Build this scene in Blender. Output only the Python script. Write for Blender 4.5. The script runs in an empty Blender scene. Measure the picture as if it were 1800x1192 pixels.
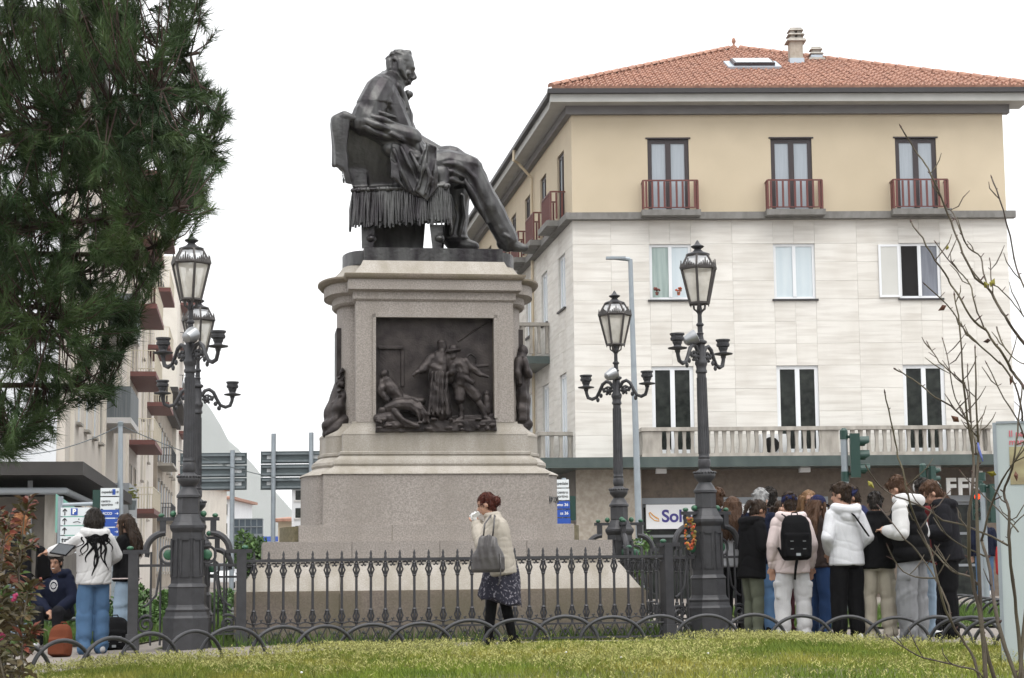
import bpy, math, random
import numpy as np
from mathutils import Vector, Matrix, noise
random.seed(7); np.random.seed(7)
R = math.radians
SC = bpy.context.scene
COL = SC.collection
# ------------------------------------------------------------------ camera, sky, sun, exposure
CAMZ, FPX, ROLL, PITCH = 0.85, 3300.0, 0.0095, math.atan(404/3300.0)
cam = bpy.data.cameras.new('camera'); camo = bpy.data.objects.new('camera', cam); COL.objects.link(camo)
cam.sensor_width = 36; cam.lens = FPX/1800*36; cam.clip_start = 0.1; cam.clip_end = 12000
CAMR = Matrix.Rotation(R(90)+PITCH, 3, 'X') @ Matrix.Rotation(-ROLL, 3, 'Z')
camo.matrix_world = Matrix.Translation((0,0,CAMZ)) @ CAMR.to_4x4()
SC.camera = camo
world = bpy.data.worlds.new('World'); SC.world = world; world.use_nodes = True
wn, wl = world.node_tree.nodes, world.node_tree.links
SUN_EL, SUN_AZ = R(68), R(160)
sky = wn.new('ShaderNodeTexSky'); sky.sky_type = 'NISHITA'; sky.sun_disc = False
sky.sun_elevation = SUN_EL; sky.sun_rotation = SUN_AZ; sky.air_density = 1.0; sky.dust_density = 6.0
hs = wn.new('ShaderNodeHueSaturation'); hs.inputs['Saturation'].default_value = 0.12
wl.new(sky.outputs[0], hs.inputs['Color'])
mx = wn.new('ShaderNodeMix'); mx.data_type = 'RGBA'; mx.inputs['Factor'].default_value = 0.86   # even cloud cover
wl.new(hs.outputs[0], mx.inputs['A']); mx.inputs['B'].default_value = (8.9, 9.0, 9.2, 1)
bgn = wn['Background']; bgn.inputs['Strength'].default_value = 0.098
wl.new(mx.outputs['Result'], bgn.inputs['Color'])
sun = bpy.data.lights.new('sun', 'SUN'); sun.energy = 1.5; sun.angle = R(60); sun.color = (1, .97, .92)
suno = bpy.data.objects.new('sun', sun); COL.objects.link(suno)
suno.rotation_euler = (R(90)-SUN_EL, 0, R(180)-SUN_AZ)
vs = SC.view_settings; vs.view_transform = 'Standard'; vs.look = 'None'; vs.gamma = 1; vs.use_curve_mapping = False
vs.exposure = 1.0
SC.cycles.volume_bounces = 1

def W(px, py, Y):
    """world point seen at photo pixel (px,py) at depth Y"""
    d = CAMR @ Vector(((px-900)/FPX, (596-py)/FPX, -1.0))
    t = Y/d.y
    return Vector((d.x*t, Y, CAMZ+d.z*t))
def sstep(a, b, x):
    t = min(1, max(0, (x-a)/(b-a))); return t*t*(3-2*t)
def G(x, y):
    """height of the paved ground"""
    return -0.10*sstep(-2.5, -5.5, x)

# ------------------------------------------------------------------ mesh helpers
class MB:
    def __init__(s): s.v = []; s.f = []
    def add(s, vs, fs, M=None):
        o = len(s.v)
        if M is not None: vs = [M @ Vector(p) for p in vs]
        s.v.extend([tuple(p) for p in vs]); s.f.extend([tuple(i+o for i in f) for f in fs]); return s
    def box(s, c, d, M=None, taper=1.0):
        x, y, z = d[0]/2, d[1]/2, d[2]/2; t = taper
        vs = [(-x,-y,-z),(x,-y,-z),(x,y,-z),(-x,y,-z),(-x*t,-y*t,z),(x*t,-y*t,z),(x*t,y*t,z),(-x*t,y*t,z)]
        vs = [Vector(p)+Vector(c) for p in vs]
        return s.add(vs, [(3,2,1,0),(4,5,6,7),(0,1,5,4),(1,2,6,5),(2,3,7,6),(3,0,4,7)], M)
    def bb(s, a, b, M=None):
        a = Vector(a); b = Vector(b)
        return s.box((a+b)/2, [abs(q) for q in (b-a)], M)
    def loft(s, rings, caps=True, M=None, closed=True):
        n = len(rings[0]); vs = [p for r in rings for p in r]; fs = []
        for i in range(len(rings)-1):
            for j in range(n if closed else n-1):
                k = (j+1) % n
                fs.append((i*n+j, i*n+k, (i+1)*n+k, (i+1)*n+j))
        if caps:
            fs.append(tuple(range(n-1,-1,-1))); fs.append(tuple((len(rings)-1)*n+j for j in range(n)))
        return s.add(vs, fs, M)
    def lathe(s, prof, n=16, c=(0,0,0), M=None, ph=0.0, sq=1.0):
        rings = []
        for r, z in prof:
            rings.append([(c[0]+r*math.cos(ph+2*math.pi*j/n), c[1]+r*sq*math.sin(ph+2*math.pi*j/n), c[2]+z) for j in range(n)])
        return s.loft(rings, True, M)
    def tube(s, pts, rad, n=8, M=None, caps=True, flat=1.0):
        pts = [Vector(p) for p in pts]; m = len(pts)
        if not isinstance(rad, (list, tuple)): rad = [rad]*m
        T = []
        for i in range(m):
            d = pts[min(i+1,m-1)]-pts[max(i-1,0)]; T.append(d.normalized() if d.length > 1e-9 else Vector((0,0,1)))
        u = T[0].orthogonal().normalized(); rings = []
        for i in range(m):
            u = (u - T[i]*u.dot(T[i]))
            u = u.normalized() if u.length > 1e-6 else T[i].orthogonal().normalized()
            w = T[i].cross(u)
            rings.append([pts[i]+rad[i]*(math.cos(2*math.pi*j/n)*u+flat*math.sin(2*math.pi*j/n)*w) for j in range(n)])
        return s.loft(rings, caps, M)
    def ell(s, c, r, n=12, M=None, rot=None):
        if not isinstance(r, (list, tuple)): r = (r, r, r)
        m = max(4, n//2+1); rings = []; c = Vector(c)
        for i in range(m+1):
            a = -math.pi/2+math.pi*(i if 0 < i < m else (0.08 if i == 0 else m-0.08))/m
            rg = []
            for j in range(n):
                b = 2*math.pi*j/n
                p = Vector((r[0]*math.cos(a)*math.cos(b), r[1]*math.cos(a)*math.sin(b), r[2]*math.sin(a)))
                if rot is not None: p = rot @ p
                rg.append(p+c)
            rings.append(rg)
        return s.loft(rings, True, M)
    def cap(s, p, q, r1, r2, n=12, M=None, flat=1.0):
        p = Vector(p); q = Vector(q); d = q-p; L = d.length
        if L < 1e-6: return s.ell(p, r1, n, M)
        d /= L; pts = []; rr = []
        for a in (80, 55, 28): pts.append(p-d*r1*math.sin(R(a))); rr.append(r1*math.cos(R(a)))
        for t in (0, .33, .66, 1): pts.append(p.lerp(q, t)); rr.append(r1+(r2-r1)*t)
        for a in (28, 55, 80): pts.append(q+d*r2*math.sin(R(a))); rr.append(r2*math.cos(R(a)))
        return s.tube(pts, rr, n, M, True, flat)
    def chain(s, pts, rad, n=12, M=None):
        for i in range(len(pts)-1): s.cap(pts[i], pts[i+1], rad[i], rad[i+1], n, M)
        return s
    def prism(s, poly, z0, z1, M=None):
        n = len(poly)
        return s.loft([[(x,y,z0) for x,y in poly], [(x,y,z1) for x,y in poly]], True, M)
    def mesh(s, name='mesh'):
        me = bpy.data.meshes.new(name); me.from_pydata(s.v, [], s.f); me.update(); return me

def fix_normals(me):
    import bmesh
    bm = bmesh.new(); bm.from_mesh(me); bmesh.ops.recalc_face_normals(bm, faces=bm.faces); bm.to_mesh(me); bm.free()
def smooth(me, ang=None):
    me.polygons.foreach_set('use_smooth', [True]*len(me.polygons))
    if ang: me.set_sharp_from_angle(angle=R(ang))
def OB(name, me, mat=None, parent=None, M=None, sm=None, fix=True):
    """link one mesh object; sm: None flat, 0 smooth, >0 smooth below that angle"""
    if isinstance(me, MB):
        me = me.mesh(name)
        if fix: fix_normals(me)
        if sm is not None: smooth(me, sm)
    if mat is not None and not me.materials: me.materials.append(MT[mat] if isinstance(mat, str) else mat)
    o = bpy.data.objects.new(name, me); COL.objects.link(o)
    if parent is not None: o.parent = parent
    if M is not None: o.matrix_local = M
    return o
def TAG(o, label=None, cat=None, group=None, kind=None):
    if label: o['label'] = label
    if cat: o['category'] = cat
    if group: o['group'] = group
    if kind: o['kind'] = kind
    return o
def EM(name, label=None, cat=None, loc=(0,0,0), rz=0, group=None, parent=None):
    o = bpy.data.objects.new(name, None); COL.objects.link(o); o.empty_display_size = .2
    o.location = loc; o.rotation_euler = (0,0,rz)
    if parent is not None: o.parent = parent
    return TAG(o, label, cat, group)
def CP(o, parent=None):
    c = o.copy(); COL.objects.link(c); c.parent = parent
    for ch in list(o.children): CP(ch, c)
    return c
TSC = bpy.data.scenes.new('workbench')
def bake(o):
    """evaluated mesh of an object in a small side scene"""
    TSC.collection.objects.link(o); vl = TSC.view_layers[0]; vl.update(); me = bpy.data.meshes.new_from_object(o.evaluated_get(vl.depsgraph)); return me
def RM(mb, voxel, sm=3, fac=.5, disp=None):
    """fuse overlapping closed volumes into one continuous smooth surface"""
    me = mb.mesh('tmp'); o = bpy.data.objects.new('tmp', me)
    fix_normals(me)
    m = o.modifiers.new('r', 'REMESH'); m.mode = 'VOXEL'; m.voxel_size = voxel; m.use_smooth_shade = True
    if sm:
        q = o.modifiers.new('s', 'SMOOTH'); q.iterations = sm; q.factor = fac
    me2 = bake(o)
    bpy.data.objects.remove(o); bpy.data.meshes.remove(me)
    if disp is not None:
        n = len(me2.vertices); co = np.empty(n*3); me2.vertices.foreach_get('co', co); co = co.reshape(-1,3)
        no = np.empty(n*3); me2.vertices.foreach_get('normal', no); no = no.reshape(-1,3)
        co = co + no*disp(co)[:,None]; me2.vertices.foreach_set('co', co.ravel()); me2.update()
    smooth(me2); return me2
def folds(amp, sx, sz, seed=0.0, yw=1.0):
    """smooth pseudo-random cloth wrinkles from warped sines"""
    def f(co):
        x, y, z = co[:,0], co[:,1]*yw, co[:,2]
        w = 1.7*np.sin(x*sx*.5+seed)+1.3*np.sin(y*sx*.6+2*seed+z*sz*.2)
        a = np.sin(z*sz+x*sx*.7+w+seed*3)+.7*np.sin(z*sz*1.7-y*sx*.9+1.3*w+seed)+.6*np.sin(x*sx*1.3+y*sx*1.1+z*sz*.6+w)
        return amp*a/2
    return f
def creases(amp, seed=0.0, leg=False):
    """cloth: broad soft folds plus narrow creases"""
    def f(co):
        x, y, z = co[:,0], co[:,1], co[:,2]
        w = 1.5*np.sin(x*6+seed)+1.3*np.sin(y*7+2*seed+z*3)+1.0*np.sin(z*5+seed*1.7)
        if leg:
            mk = np.exp(-((z-.10)/.11)**2)+.55*np.exp(-((z-.50)/.09)**2)+.5*np.exp(-((z-.84)/.08)**2)+.18
            r1 = (1-np.abs(np.sin(z*15+x*9+w+seed)))**2.5; r2 = (1-np.abs(np.sin(z*11-x*14-w*.7+seed*2)))**2.5; r3 = (1-np.abs(np.sin(x*16+y*13+z*2+w*.6)))**3
            return amp*(mk*(.9*np.sin(z*30+w*1.3+x*12)-1.3*r1-1.1*r2)-.5*r3+.3)
        lo = np.exp(-((z-.92)/.13)**2); sh = np.exp(-((z-1.3)/.10)**2)
        r1 = (1-np.abs(np.sin(y*15+x*12+z*5+w*1.1+seed)))**5; r2 = (1-np.abs(np.sin(z*8-y*13+x*6-w+seed*2.3)))**5; r3 = (1-np.abs(np.sin(z*19+w*1.2+y*5)))**4
        br = np.sin(y*10+z*6+w+seed)+.8*np.sin(x*9-y*8+z*7+w*.8)
        return amp*(.30*br-1.0*r1*(.4+lo)-1.0*r2*(.5+.5*sh)-.9*r3*lo+.3)
    return f
def TX(s, size=1.0, depth=0.004, align='CENTER', bold=0.0):
    """lettering as a mesh in the XZ plane facing -Y"""
    c = bpy.data.curves.new('t', 'FONT'); c.body = s; c.size = size; c.extrude = depth/2; c.align_x = align; c.align_y = 'CENTER'; c.offset = bold
    o = bpy.data.objects.new('t', c); me = bake(o); bpy.data.objects.remove(o)
    me.transform(Matrix.Rotation(R(90), 4, 'X')); return me
def TR(x, y, z, rz=0): return Matrix.Translation((x,y,z)) @ Matrix.Rotation(rz, 4, 'Z')

# ------------------------------------------------------------------ materials
MT = {}
def mat(name, c, rough=.6, metal=0.0, c2=None, sc=8.0, amt=.5, bump=0.0, bsc=40.0, objvar=0.0, spec=.5, stretch=None, coord='Object',
        c3=None, sc3=1.0, amt3=.5, emit=None, alpha=None, trans=0.0, detail=6.0, det3=4.0, lo=.35, hi=.65, sub=0.0, st3=None):
    m = bpy.data.materials.new(name); m.use_nodes = True; n = m.node_tree.nodes; l = m.node_tree.links
    b = n['Principled BSDF']; b.inputs['Roughness'].default_value = rough; b.inputs['Metallic'].default_value = metal
    b.inputs['Specular IOR Level'].default_value = spec
    b.inputs['Base Color'].default_value = (*c, 1)
    if trans: b.inputs['Transmission Weight'].default_value = trans
    if emit: b.inputs['Emission Color'].default_value = (*emit[0],1); b.inputs['Emission Strength'].default_value = emit[1]
    if alpha is not None: b.inputs['Alpha'].default_value = alpha
    if sub: b.inputs['Subsurface Weight'].default_value = sub; b.inputs['Subsurface Radius'].default_value = (.02,.01,.005)
    col = None
    need = c2 or c3 or bump
    if need:
        if coord == 'World':
            g = n.new('ShaderNodeNewGeometry'); vec = g.outputs['Position']
            if objvar:
                oi = n.new('ShaderNodeObjectInfo'); ad = n.new('ShaderNodeVectorMath'); ad.operation = 'MULTIPLY_ADD'
                l.new(oi.outputs['Random'], ad.inputs[0]); ad.inputs[1].default_value = (17,23,31); l.new(vec, ad.inputs[2]); vec = ad.outputs[0]
        else:
            t = n.new('ShaderNodeTexCoord'); vec = t.outputs[coord]
        if stretch:
            mp = n.new('ShaderNodeMapping'); mp.inputs['Scale'].default_value = stretch; l.new(vec, mp.inputs[0]); vec2 = mp.outputs[0]
        else: vec2 = vec
    def layer(base, cc, scale, a, v, det):
        t = n.new('ShaderNodeTexNoise'); t.inputs['Scale'].default_value = scale; t.inputs['Detail'].default_value = det; l.new(v, t.inputs['Vector'])
        mr = n.new('ShaderNodeMapRange'); mr.inputs[1].default_value = lo; mr.inputs[2].default_value = hi; mr.inputs[3].default_value = 0; mr.inputs[4].default_value = a
        l.new(t.outputs['Fac'], mr.inputs[0])
        x = n.new('ShaderNodeMix'); x.data_type = 'RGBA'; l.new(mr.outputs[0], x.inputs['Factor'])
        if base is None: x.inputs['A'].default_value = (*c, 1)
        else: l.new(base, x.inputs['A'])
        x.inputs['B'].default_value = (*cc, 1); return x.outputs['Result']
    if c2: col = layer(col, c2, sc, amt, vec2, detail)
    if c3:
        v3 = vec
        if st3: mp3 = n.new('ShaderNodeMapping'); mp3.inputs['Scale'].default_value = st3; l.new(vec, mp3.inputs[0]); v3 = mp3.outputs[0]
        col = layer(col, c3, sc3, amt3, v3, det3)
    if objvar:
        oi = n.new('ShaderNodeObjectInfo'); mr = n.new('ShaderNodeMapRange'); mr.inputs[3].default_value = 1-objvar; mr.inputs[4].default_value = 1+objvar
        l.new(oi.outputs['Random'], mr.inputs[0])
        hv = n.new('ShaderNodeHueSaturation'); l.new(mr.outputs[0], hv.inputs['Value'])
        if col is None: hv.inputs['Color'].default_value = (*c,1)
        else: l.new(col, hv.inputs['Color'])
        col = hv.outputs[0]
    if col is not None: l.new(col, b.inputs['Base Color'])
    if bump:
        t = n.new('ShaderNodeTexNoise'); t.inputs['Scale'].default_value = bsc; t.inputs['Detail'].default_value = 5; l.new(vec2, t.inputs['Vector'])
        bp = n.new('ShaderNodeBump'); bp.inputs['Strength'].default_value = bump; bp.inputs['Distance'].default_value = .02
        l.new(t.outputs['Fac'], bp.inputs['Height']); l.new(bp.outputs[0], b.inputs['Normal'])
    MT[name] = m; return m
mat('granite', (.375,.34,.312), .8, c2=(.19,.17,.155), sc=55, amt=.75, bump=.25, bsc=90, c3=(.23,.205,.18), sc3=1.5, amt3=.45, det3=9, st3=(2.2,2.2,.45))
mat('granite_pale', (.41,.382,.348), .8, c2=(.25,.225,.19), sc=60, amt=.55, bump=.2, bsc=90, c3=(.235,.21,.165), sc3=1.6, amt3=.7, det3=9, st3=(2.4,2.4,.7))
mat('granite_dark', (.27,.225,.19), .82, c2=(.15,.125,.10), sc=50, amt=.7, bump=.3, bsc=80, c3=(.16,.14,.09), sc3=1.8, amt3=.75, det3=8)
mat('granite_moss', (.17,.145,.085), .9, c2=(.09,.08,.045), sc=20, amt=.8, bump=.35, bsc=60)
mat('bronze', (.040,.036,.040), .34, .65, c2=(.016,.014,.016), sc=5, amt=.85, bump=.3, bsc=22, spec=.4, c3=(.12,.122,.118), sc3=2.2, amt3=.75, det3=9, st3=(2.6,2.6,.5))
mat('bronze_relief', (.036,.030,.030), .5, .55, c2=(.016,.013,.013), sc=9, amt=.8, bump=.3, bsc=40, spec=.4, c3=(.09,.077,.073), sc3=5, amt3=.6, det3=7)
mat('iron', (.052,.053,.058), .48, .2, c2=(.03,.03,.033), sc=14, amt=.7, bump=.08, bsc=60, c3=(.075,.075,.08), sc3=3, amt3=.5, spec=.35)
mat('iron_brown', (.075,.068,.066), .55, .2, c2=(.05,.046,.044), sc=18, amt=.7)
mat('green_knob', (.035,.13,.07), .4, c2=(.02,.07,.04), sc=30, amt=.7)
mat('lamp_glass', (.78,.75,.68), .12, c2=(.42,.39,.33), sc=6, amt=.6, alpha=.62)
mat('lamp_glass_top', (.8,.82,.85), .08, alpha=.45)
mat('alu', (.34,.35,.36), .35, .7)
mat('galv', (.30,.34,.37), .45, .3, c2=(.24,.27,.30), sc=6, amt=.6)
mat('galv_dark', (.16,.19,.20), .5, .2, c2=(.11,.13,.14), sc=8, amt=.6)
mat('travertine', (.71,.69,.645), .55, c2=(.50,.47,.425), sc=1.5, amt=.7, stretch=(.5,.5,6), coord='World', objvar=.018, c3=(.50,.465,.41), sc3=.9, amt3=.4, det3=8, st3=(1.2,1.2,.35), detail=8, lo=.42, hi=.72)
mat('joint', (.52,.50,.46), .8)
mat('yellow_plaster', (.57,.485,.355), .75, c2=(.49,.415,.30), sc=1.1, amt=.5, coord='World', bump=.1, bsc=60, c3=(.43,.36,.25), sc3=.35, amt3=.45, det3=7)
mat('grey_stone', (.20,.195,.185), .75, c2=(.12,.115,.105), sc=6, amt=.7, coord='World', stretch=(1,1,.5))
mat('cornice_paint', (.17,.165,.165), .7, c2=(.13,.125,.125), sc=1.5, amt=.5, coord='World')
mat('fascia', (.42,.42,.40), .6, c2=(.33,.33,.31), sc=2, amt=.5, coord='World')
mat('gutter', (.028,.026,.028), .5)
mat('tile', (.34,.175,.125), .85, c2=(.22,.11,.082), sc=2.6, amt=.8, c3=(.47,.28,.20), sc3=9, amt3=.6, coord='World')
mat('lead', (.42,.48,.54), .45, .3)
mat('brown_frame', (.030,.020,.022), .45)
mat('white_frame', (.74,.76,.78), .4)
mat('red_rail', (.13,.034,.028), .5, c2=(.09,.024,.02), sc=9, amt=.5)
mat('curtain', (.33,.37,.41), .3, c2=(.26,.30,.34), sc=3, amt=.6, stretch=(9,9,.4), spec=.8)
mat('dark_glass', (.008,.009,.009), .1, c2=(.045,.052,.045), sc=4.5, amt=.8, spec=.14, detail=9, c3=(.02,.024,.022), sc3=1.2, amt3=.6)  # blotches put the reflections of trees into the glass colour
mat('curtain_green', (.34,.42,.40), .2, c2=(.20,.27,.25), sc=2.5, amt=.7, stretch=(5,5,.4), spec=.6)
mat('sash_glass', (.56,.56,.53), .15, c2=(.48,.48,.45), sc=2, amt=.5)
mat('grey_glass', (.13,.14,.17), .12, c2=(.22,.24,.28), sc=1.6, amt=.7, stretch=(4,4,.4), spec=.5)
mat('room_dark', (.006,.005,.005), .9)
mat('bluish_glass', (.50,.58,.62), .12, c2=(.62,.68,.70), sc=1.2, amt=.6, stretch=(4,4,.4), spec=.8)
mat('balc_concrete', (.40,.375,.335), .8, c2=(.22,.205,.18), sc=5, amt=.75, coord='World', stretch=(1,1,.35), bump=.15, bsc=30)
mat('green_marble', (.040,.058,.055), .35, c2=(.075,.10,.092), sc=3, amt=.7, coord='World', stretch=(1,1,.4))
mat('brown_stone', (.135,.105,.08), .75, c2=(.075,.058,.045), sc=7, amt=.8, coord='World', bump=.25, bsc=20, c3=(.24,.19,.15), sc3=14, amt3=.35)
mat('pale_stone', (.42,.375,.315), .75, c2=(.29,.25,.20), sc=9, amt=.8, coord='World', bump=.2, bsc=22)
mat('shop_white', (.80,.81,.82), .35)
mat('logo_blue', (.045,.035,.22), .4); mat('logo_orange', (.75,.36,.05), .4)
mat('letter_white', (.85,.85,.83), .45)
mat('concrete', (.165,.15,.13), .85, c2=(.10,.09,.078), sc=2.5, amt=.7, bump=.15, bsc=20, coord='World')
mat('asphalt', (.20,.175,.155), .9, c2=(.14,.12,.105), sc=3, amt=.6, bump=.2, bsc=120, coord='World', c3=(.25,.225,.2), sc3=40, amt3=.4)
mat('road', (.07,.07,.072), .9, c2=(.05,.05,.052), sc=3, amt=.6, coord='World', bump=.15, bsc=100)
mat('soil', (.10,.095,.035), .95, c2=(.055,.07,.018), sc=3, amt=.8, coord='World', bump=.4, bsc=40)
mat('apt_beige', (.62,.57,.51), .8, c2=(.50,.455,.40), sc=.8, amt=.5, coord='World', stretch=(1,1,.25))
mat('apt_white', (.70,.72,.74), .8, c2=(.60,.62,.65), sc=.7, amt=.5, coord='World', bump=.2, bsc=8)
mat('apt_pale', (.68,.64,.57), .8, c2=(.52,.48,.42), sc=.7, amt=.5, coord='World')
mat('old_plaster', (.36,.31,.25), .85, c2=(.25,.21,.165), sc=1.2, amt=.7, coord='World')
mat('red_soffit', (.145,.055,.047), .7, c2=(.15,.05,.042), sc=2, amt=.5)
mat('cream_rail', (.64,.59,.47), .6)
mat('white_slab', (.62,.61,.60), .7, c2=(.45,.44,.43), sc=2, amt=.5)
mat('awning_dark', (.09,.105,.115), .7, c2=(.19,.21,.22), sc=1.5, amt=.8, stretch=(14,14,.3))
mat('grey_metal', (.26,.28,.30), .5)
mat('shutter', (.52,.56,.60), .6)
mat('roof_dark', (.030,.027,.026), .7, c2=(.05,.046,.043), sc=2, amt=.5)
mat('sign_back', (.075,.095,.10), .45, .2, c2=(.055,.07,.075), sc=2, amt=.5)
mat('sign_white', (.68,.72,.74), .4); mat('sign_blue', (.02,.075,.36), .4); mat('sign_green', (.16,.36,.30), .4)
mat('ink', (.02,.022,.025), .5); mat('sticker', (.62,.64,.64), .5, c2=(.35,.37,.38), sc=40, amt=.8)
mat('tl_green', (.012,.045,.036), .4); mat('tl_lens', (.02,.022,.02), .15)
mat('tl_red', (.8,.08,.02), .3, emit=((1,.05,.006), 1.6))
mat('billboard_glass', (.075,.105,.135), .2, c2=(.11,.145,.18), sc=1.2, amt=.6)
mat('car_white', (.72,.74,.76), .25); mat('car_glass', (.05,.06,.07), .08); mat('rubber', (.02,.02,.02), .8)
mat('mountain', (.085,.11,.09), .95, c2=(.14,.15,.14), sc=.004, amt=.8, coord='World', detail=10)
mat('panel_board', (.42,.475,.48), .35, c2=(.36,.415,.42), sc=2, amt=.5)
mat('poster', (.36,.33,.19), .5, c2=(.20,.155,.09), sc=3, amt=.9, stretch=(1,1,2.4))
mat('poster_ink', (.55,.13,.16), .5)
# ------------------------------------------------------------------ the setting: ground, lawn, road, mountain
def st(name, mb, m, sm=None, kind='structure', label=None, cat=None):
    o = OB(name, mb, m, None, None, sm); TAG(o, label, cat, None, kind); return o
def grid_mesh(xs, ys, zf):
    mb = MB(); n = len(xs)
    vs = [(x, y, zf(x, y)) for y in ys for x in xs]
    fs = [(j*n+i, j*n+i+1, (j+1)*n+i+1, (j+1)*n+i) for j in range(len(ys)-1) for i in range(n-1)]
    return mb.add(vs, fs)
xs = [-6000,-1500,-400,-120,-60,-30,-15]+[-10+.5*i for i in range(41)]+[15,30,60,120,400,1500,6000]
ys = [-200,-40,-10,0]+[2+1.0*i for i in range(45)]+[55,70,100,160,300,700,1800,5000]
st('ground', grid_mesh(xs, ys, G), 'asphalt', 0)
# hoop line between lawn and path: polyline in plan
HOOP = [(-7.4,11.5),(-5.6,14.6),(-4.3,16.6),(-2.9,18.5),(-1.6,19.45),(0,19.95),(1.6,20.3),(3.1,20.5),(4.3,20.55),(4.62,20.2),(4.95,19.0),(5.4,17.2),(6.0,14.6),(6.6,12)]
def edge_y(x):
    for (a,b),(c,d) in zip(HOOP, HOOP[1:]):
        if a <= x <= c: return b+(d-b)*(x-a)/(c-a)
    return 11.5
def lawn_z(x, t, y):
    """t: 0 at the hoops, growing towards the camera"""
    crest = .0+.055*sstep(-2, 1.0, x)*(1-sstep(2.2, 4.0, x))
    return G(x, y)+.006+crest*(1-.25*sstep(.0,.5,abs(t-.08)))-.02*sstep(.3,1,t)
mb = MB(); NX = 90; NT = 30; lv = []
for j in range(NT):
    for i in range(NX):
        x = -7.2+13.7*i/(NX-1); e = edge_y(x)+.05; t = j/(NT-1); y = e+(6.0-e)*t**1.3
        lv.append((x, y, lawn_z(x, t, y)+(.03*noise.noise(Vector((x*1.3, y*1.3, 0))) if j else 0)))
mb.add(lv, [(j*NX+i, j*NX+i+1, (j+1)*NX+i+1, (j+1)*NX+i) for j in range(NT-1) for i in range(NX-1)])
st('lawn', mb, 'soil', 0)
def lawn_at(x, y):
    e = edge_y(x)+.05; t = max(0, (e-y)/(e-6.0))**(1/1.3); return lawn_z(x, t, y)+.03*noise.noise(Vector((x*1.3, y*1.3, 0)))
def patch(name, x0, x1, y0, y1, dz, m, n=14, round_=True):
    xs = [x0+(x1-x0)*i/n for i in range(n+1)]; ys = [y0+(y1-y0)*i/n for i in range(n+1)]
    return st(name, grid_mesh(xs, ys, lambda x,y: G(x,y)+dz+.03*noise.noise(Vector((x*.8,y*.8,3)))*0), m, 0)
patch('verge', -7.2, -4.9, 24.6, 34, .02, 'soil'); patch('verge', 3.6, 12.5, 25.5, 36, .03, 'soil')
patch('monument_bed', -4.3, 1.9, 22.6, 27.5, .012, 'soil')
mb = MB(); q = [(-8.5,34.5),(40,38.5),(40,48.5),(-10,44)]; mb.add([(x,y,G(x,y)+.006) for x,y in q], [(0,1,2,3)])
mb.add([(-9.2,44,G(-9,44)+.006),(1.0,44.6,.006),(-7.5,140,.006-.1),(-18.5,140,-.094)], [(0,1,2,3)])
st('road', mb, 'road')
# mountain beyond the town
prof = [(-1500,80),(250,640),(300,640),(345,688),(365,715),(385,745),(402,775),(420,788),(440,808),(460,832),(490,868),(520,905),(560,935),(620,960),(700,985)]
mb = MB(); rings = []
for k,(dy,hf) in enumerate([(-500,0),(-250,.45),(-80,.86),(0,1.0),(300,.8),(700,0)]):
    rg = []
    for i in range(len(prof)-1):
        for s_ in range(6):
            a, b = prof[i], prof[i+1]; t = s_/6; px = a[0]+(b[0]-a[0])*t; py = a[1]+(b[1]-a[1])*t
            p = W(px, py, 2600); nz = noise.fractal(Vector((p.x*.01, k*1.7, 0)), 1, 2, 5)
            rg.append((p.x*(2600+dy)/2600, 2600+dy+40*nz, -12+(max(p.z,5)+12)*hf+(8*nz*hf if k != 3 else 3*nz)))
    rings.append(rg)
mb.loft(rings, False, None, False); st('mountain', mb, 'mountain', 0)

# ------------------------------------------------------------------ corner building on the right
BY = 51.0; BX = (1010-900)/FPX*BY
ua = R(1.5); U = Vector((math.cos(ua), math.sin(ua), 0)); V = Vector((-.1425,.9898,0)).normalized()
BW, BL = 12.06, 40.0
C0 = Vector((BX, BY, 0))
def zf(py, Y=BY, px=1012): return W(px, py, Y).z
Zslab0, Zslab1, Zstr0, Zstr1, Ztop = zf(826), zf(806), zf(388), zf(376), zf(203)
bld = EM('corner_building', 'cream travertine corner building with yellow top storey and red tiled roof', 'building', (BX, BY, 0), 0)
MF = Matrix(((U.x, -U.y, 0, 0), (U.y, U.x, 0, 0), (0,0,1,0), (0,0,0,1)))          # front frame: x along the wall, y inward
vang = math.atan2(V.y, V.x)
MS = Matrix.Rotation(vang, 4, 'Z') @ Matrix.Scale(-1, 4, (0,1,0))                   # side frame: x along the side, y inward (mirrored)
MS = Matrix(((V.x, V.y*1.0, 0, 0), (V.y, -V.x, 0, 0), (0,0,1,0), (0,0,0,1)))        # x -> V, y -> inward normal
cu = [2.68, 6.11, 9.59]
sv = [1.85+3.15*i for i in range(12)]
wr = {'top': (zf(378), zf(245)), 'mid': (zf(528), zf(430)), 'low': (zf(803), zf(645))}
HWn = .575
def wall_cells(L, cols, z0, z1, rows):
    """rectangles of a wall with window holes: rows list of (zlow,zhigh)"""
    xb = [0.0]
    for c in cols: xb += [c-HWn, c+HWn]
    xb.append(L); zb = sorted({z0, z1, *[z for r in rows for z in r if z0 < z < z1]})
    out = []
    for i in range(len(xb)-1):
        for j in range(len(zb)-1):
            hole = (i % 2 == 1) and any(r[0]-1e-4 <= zb[j] and zb[j+1] <= r[1]+1e-4 for r in rows)
            if not hole: out.append((xb[i], xb[i+1], zb[j], zb[j+1]))
    return out
# yellow top storey
def cellwall(M, L, cols, z0, z1, rows, th=.3, y0=0.0):
    mb = MB()
    for a,b,c,d in wall_cells(L, cols, z0, z1, rows): mb.bb((a, y0, c), (b, y0+th, d), M)
    return mb
wf = OB('wall', cellwall(MF, BW, cu, Zstr1, Ztop+.3, [wr['top']]), 'yellow_plaster', bld)
ws = OB('wall', cellwall(MS, BL, sv, Zstr1, Ztop+.3, [wr['top']]), 'yellow_plaster', bld)
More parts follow.
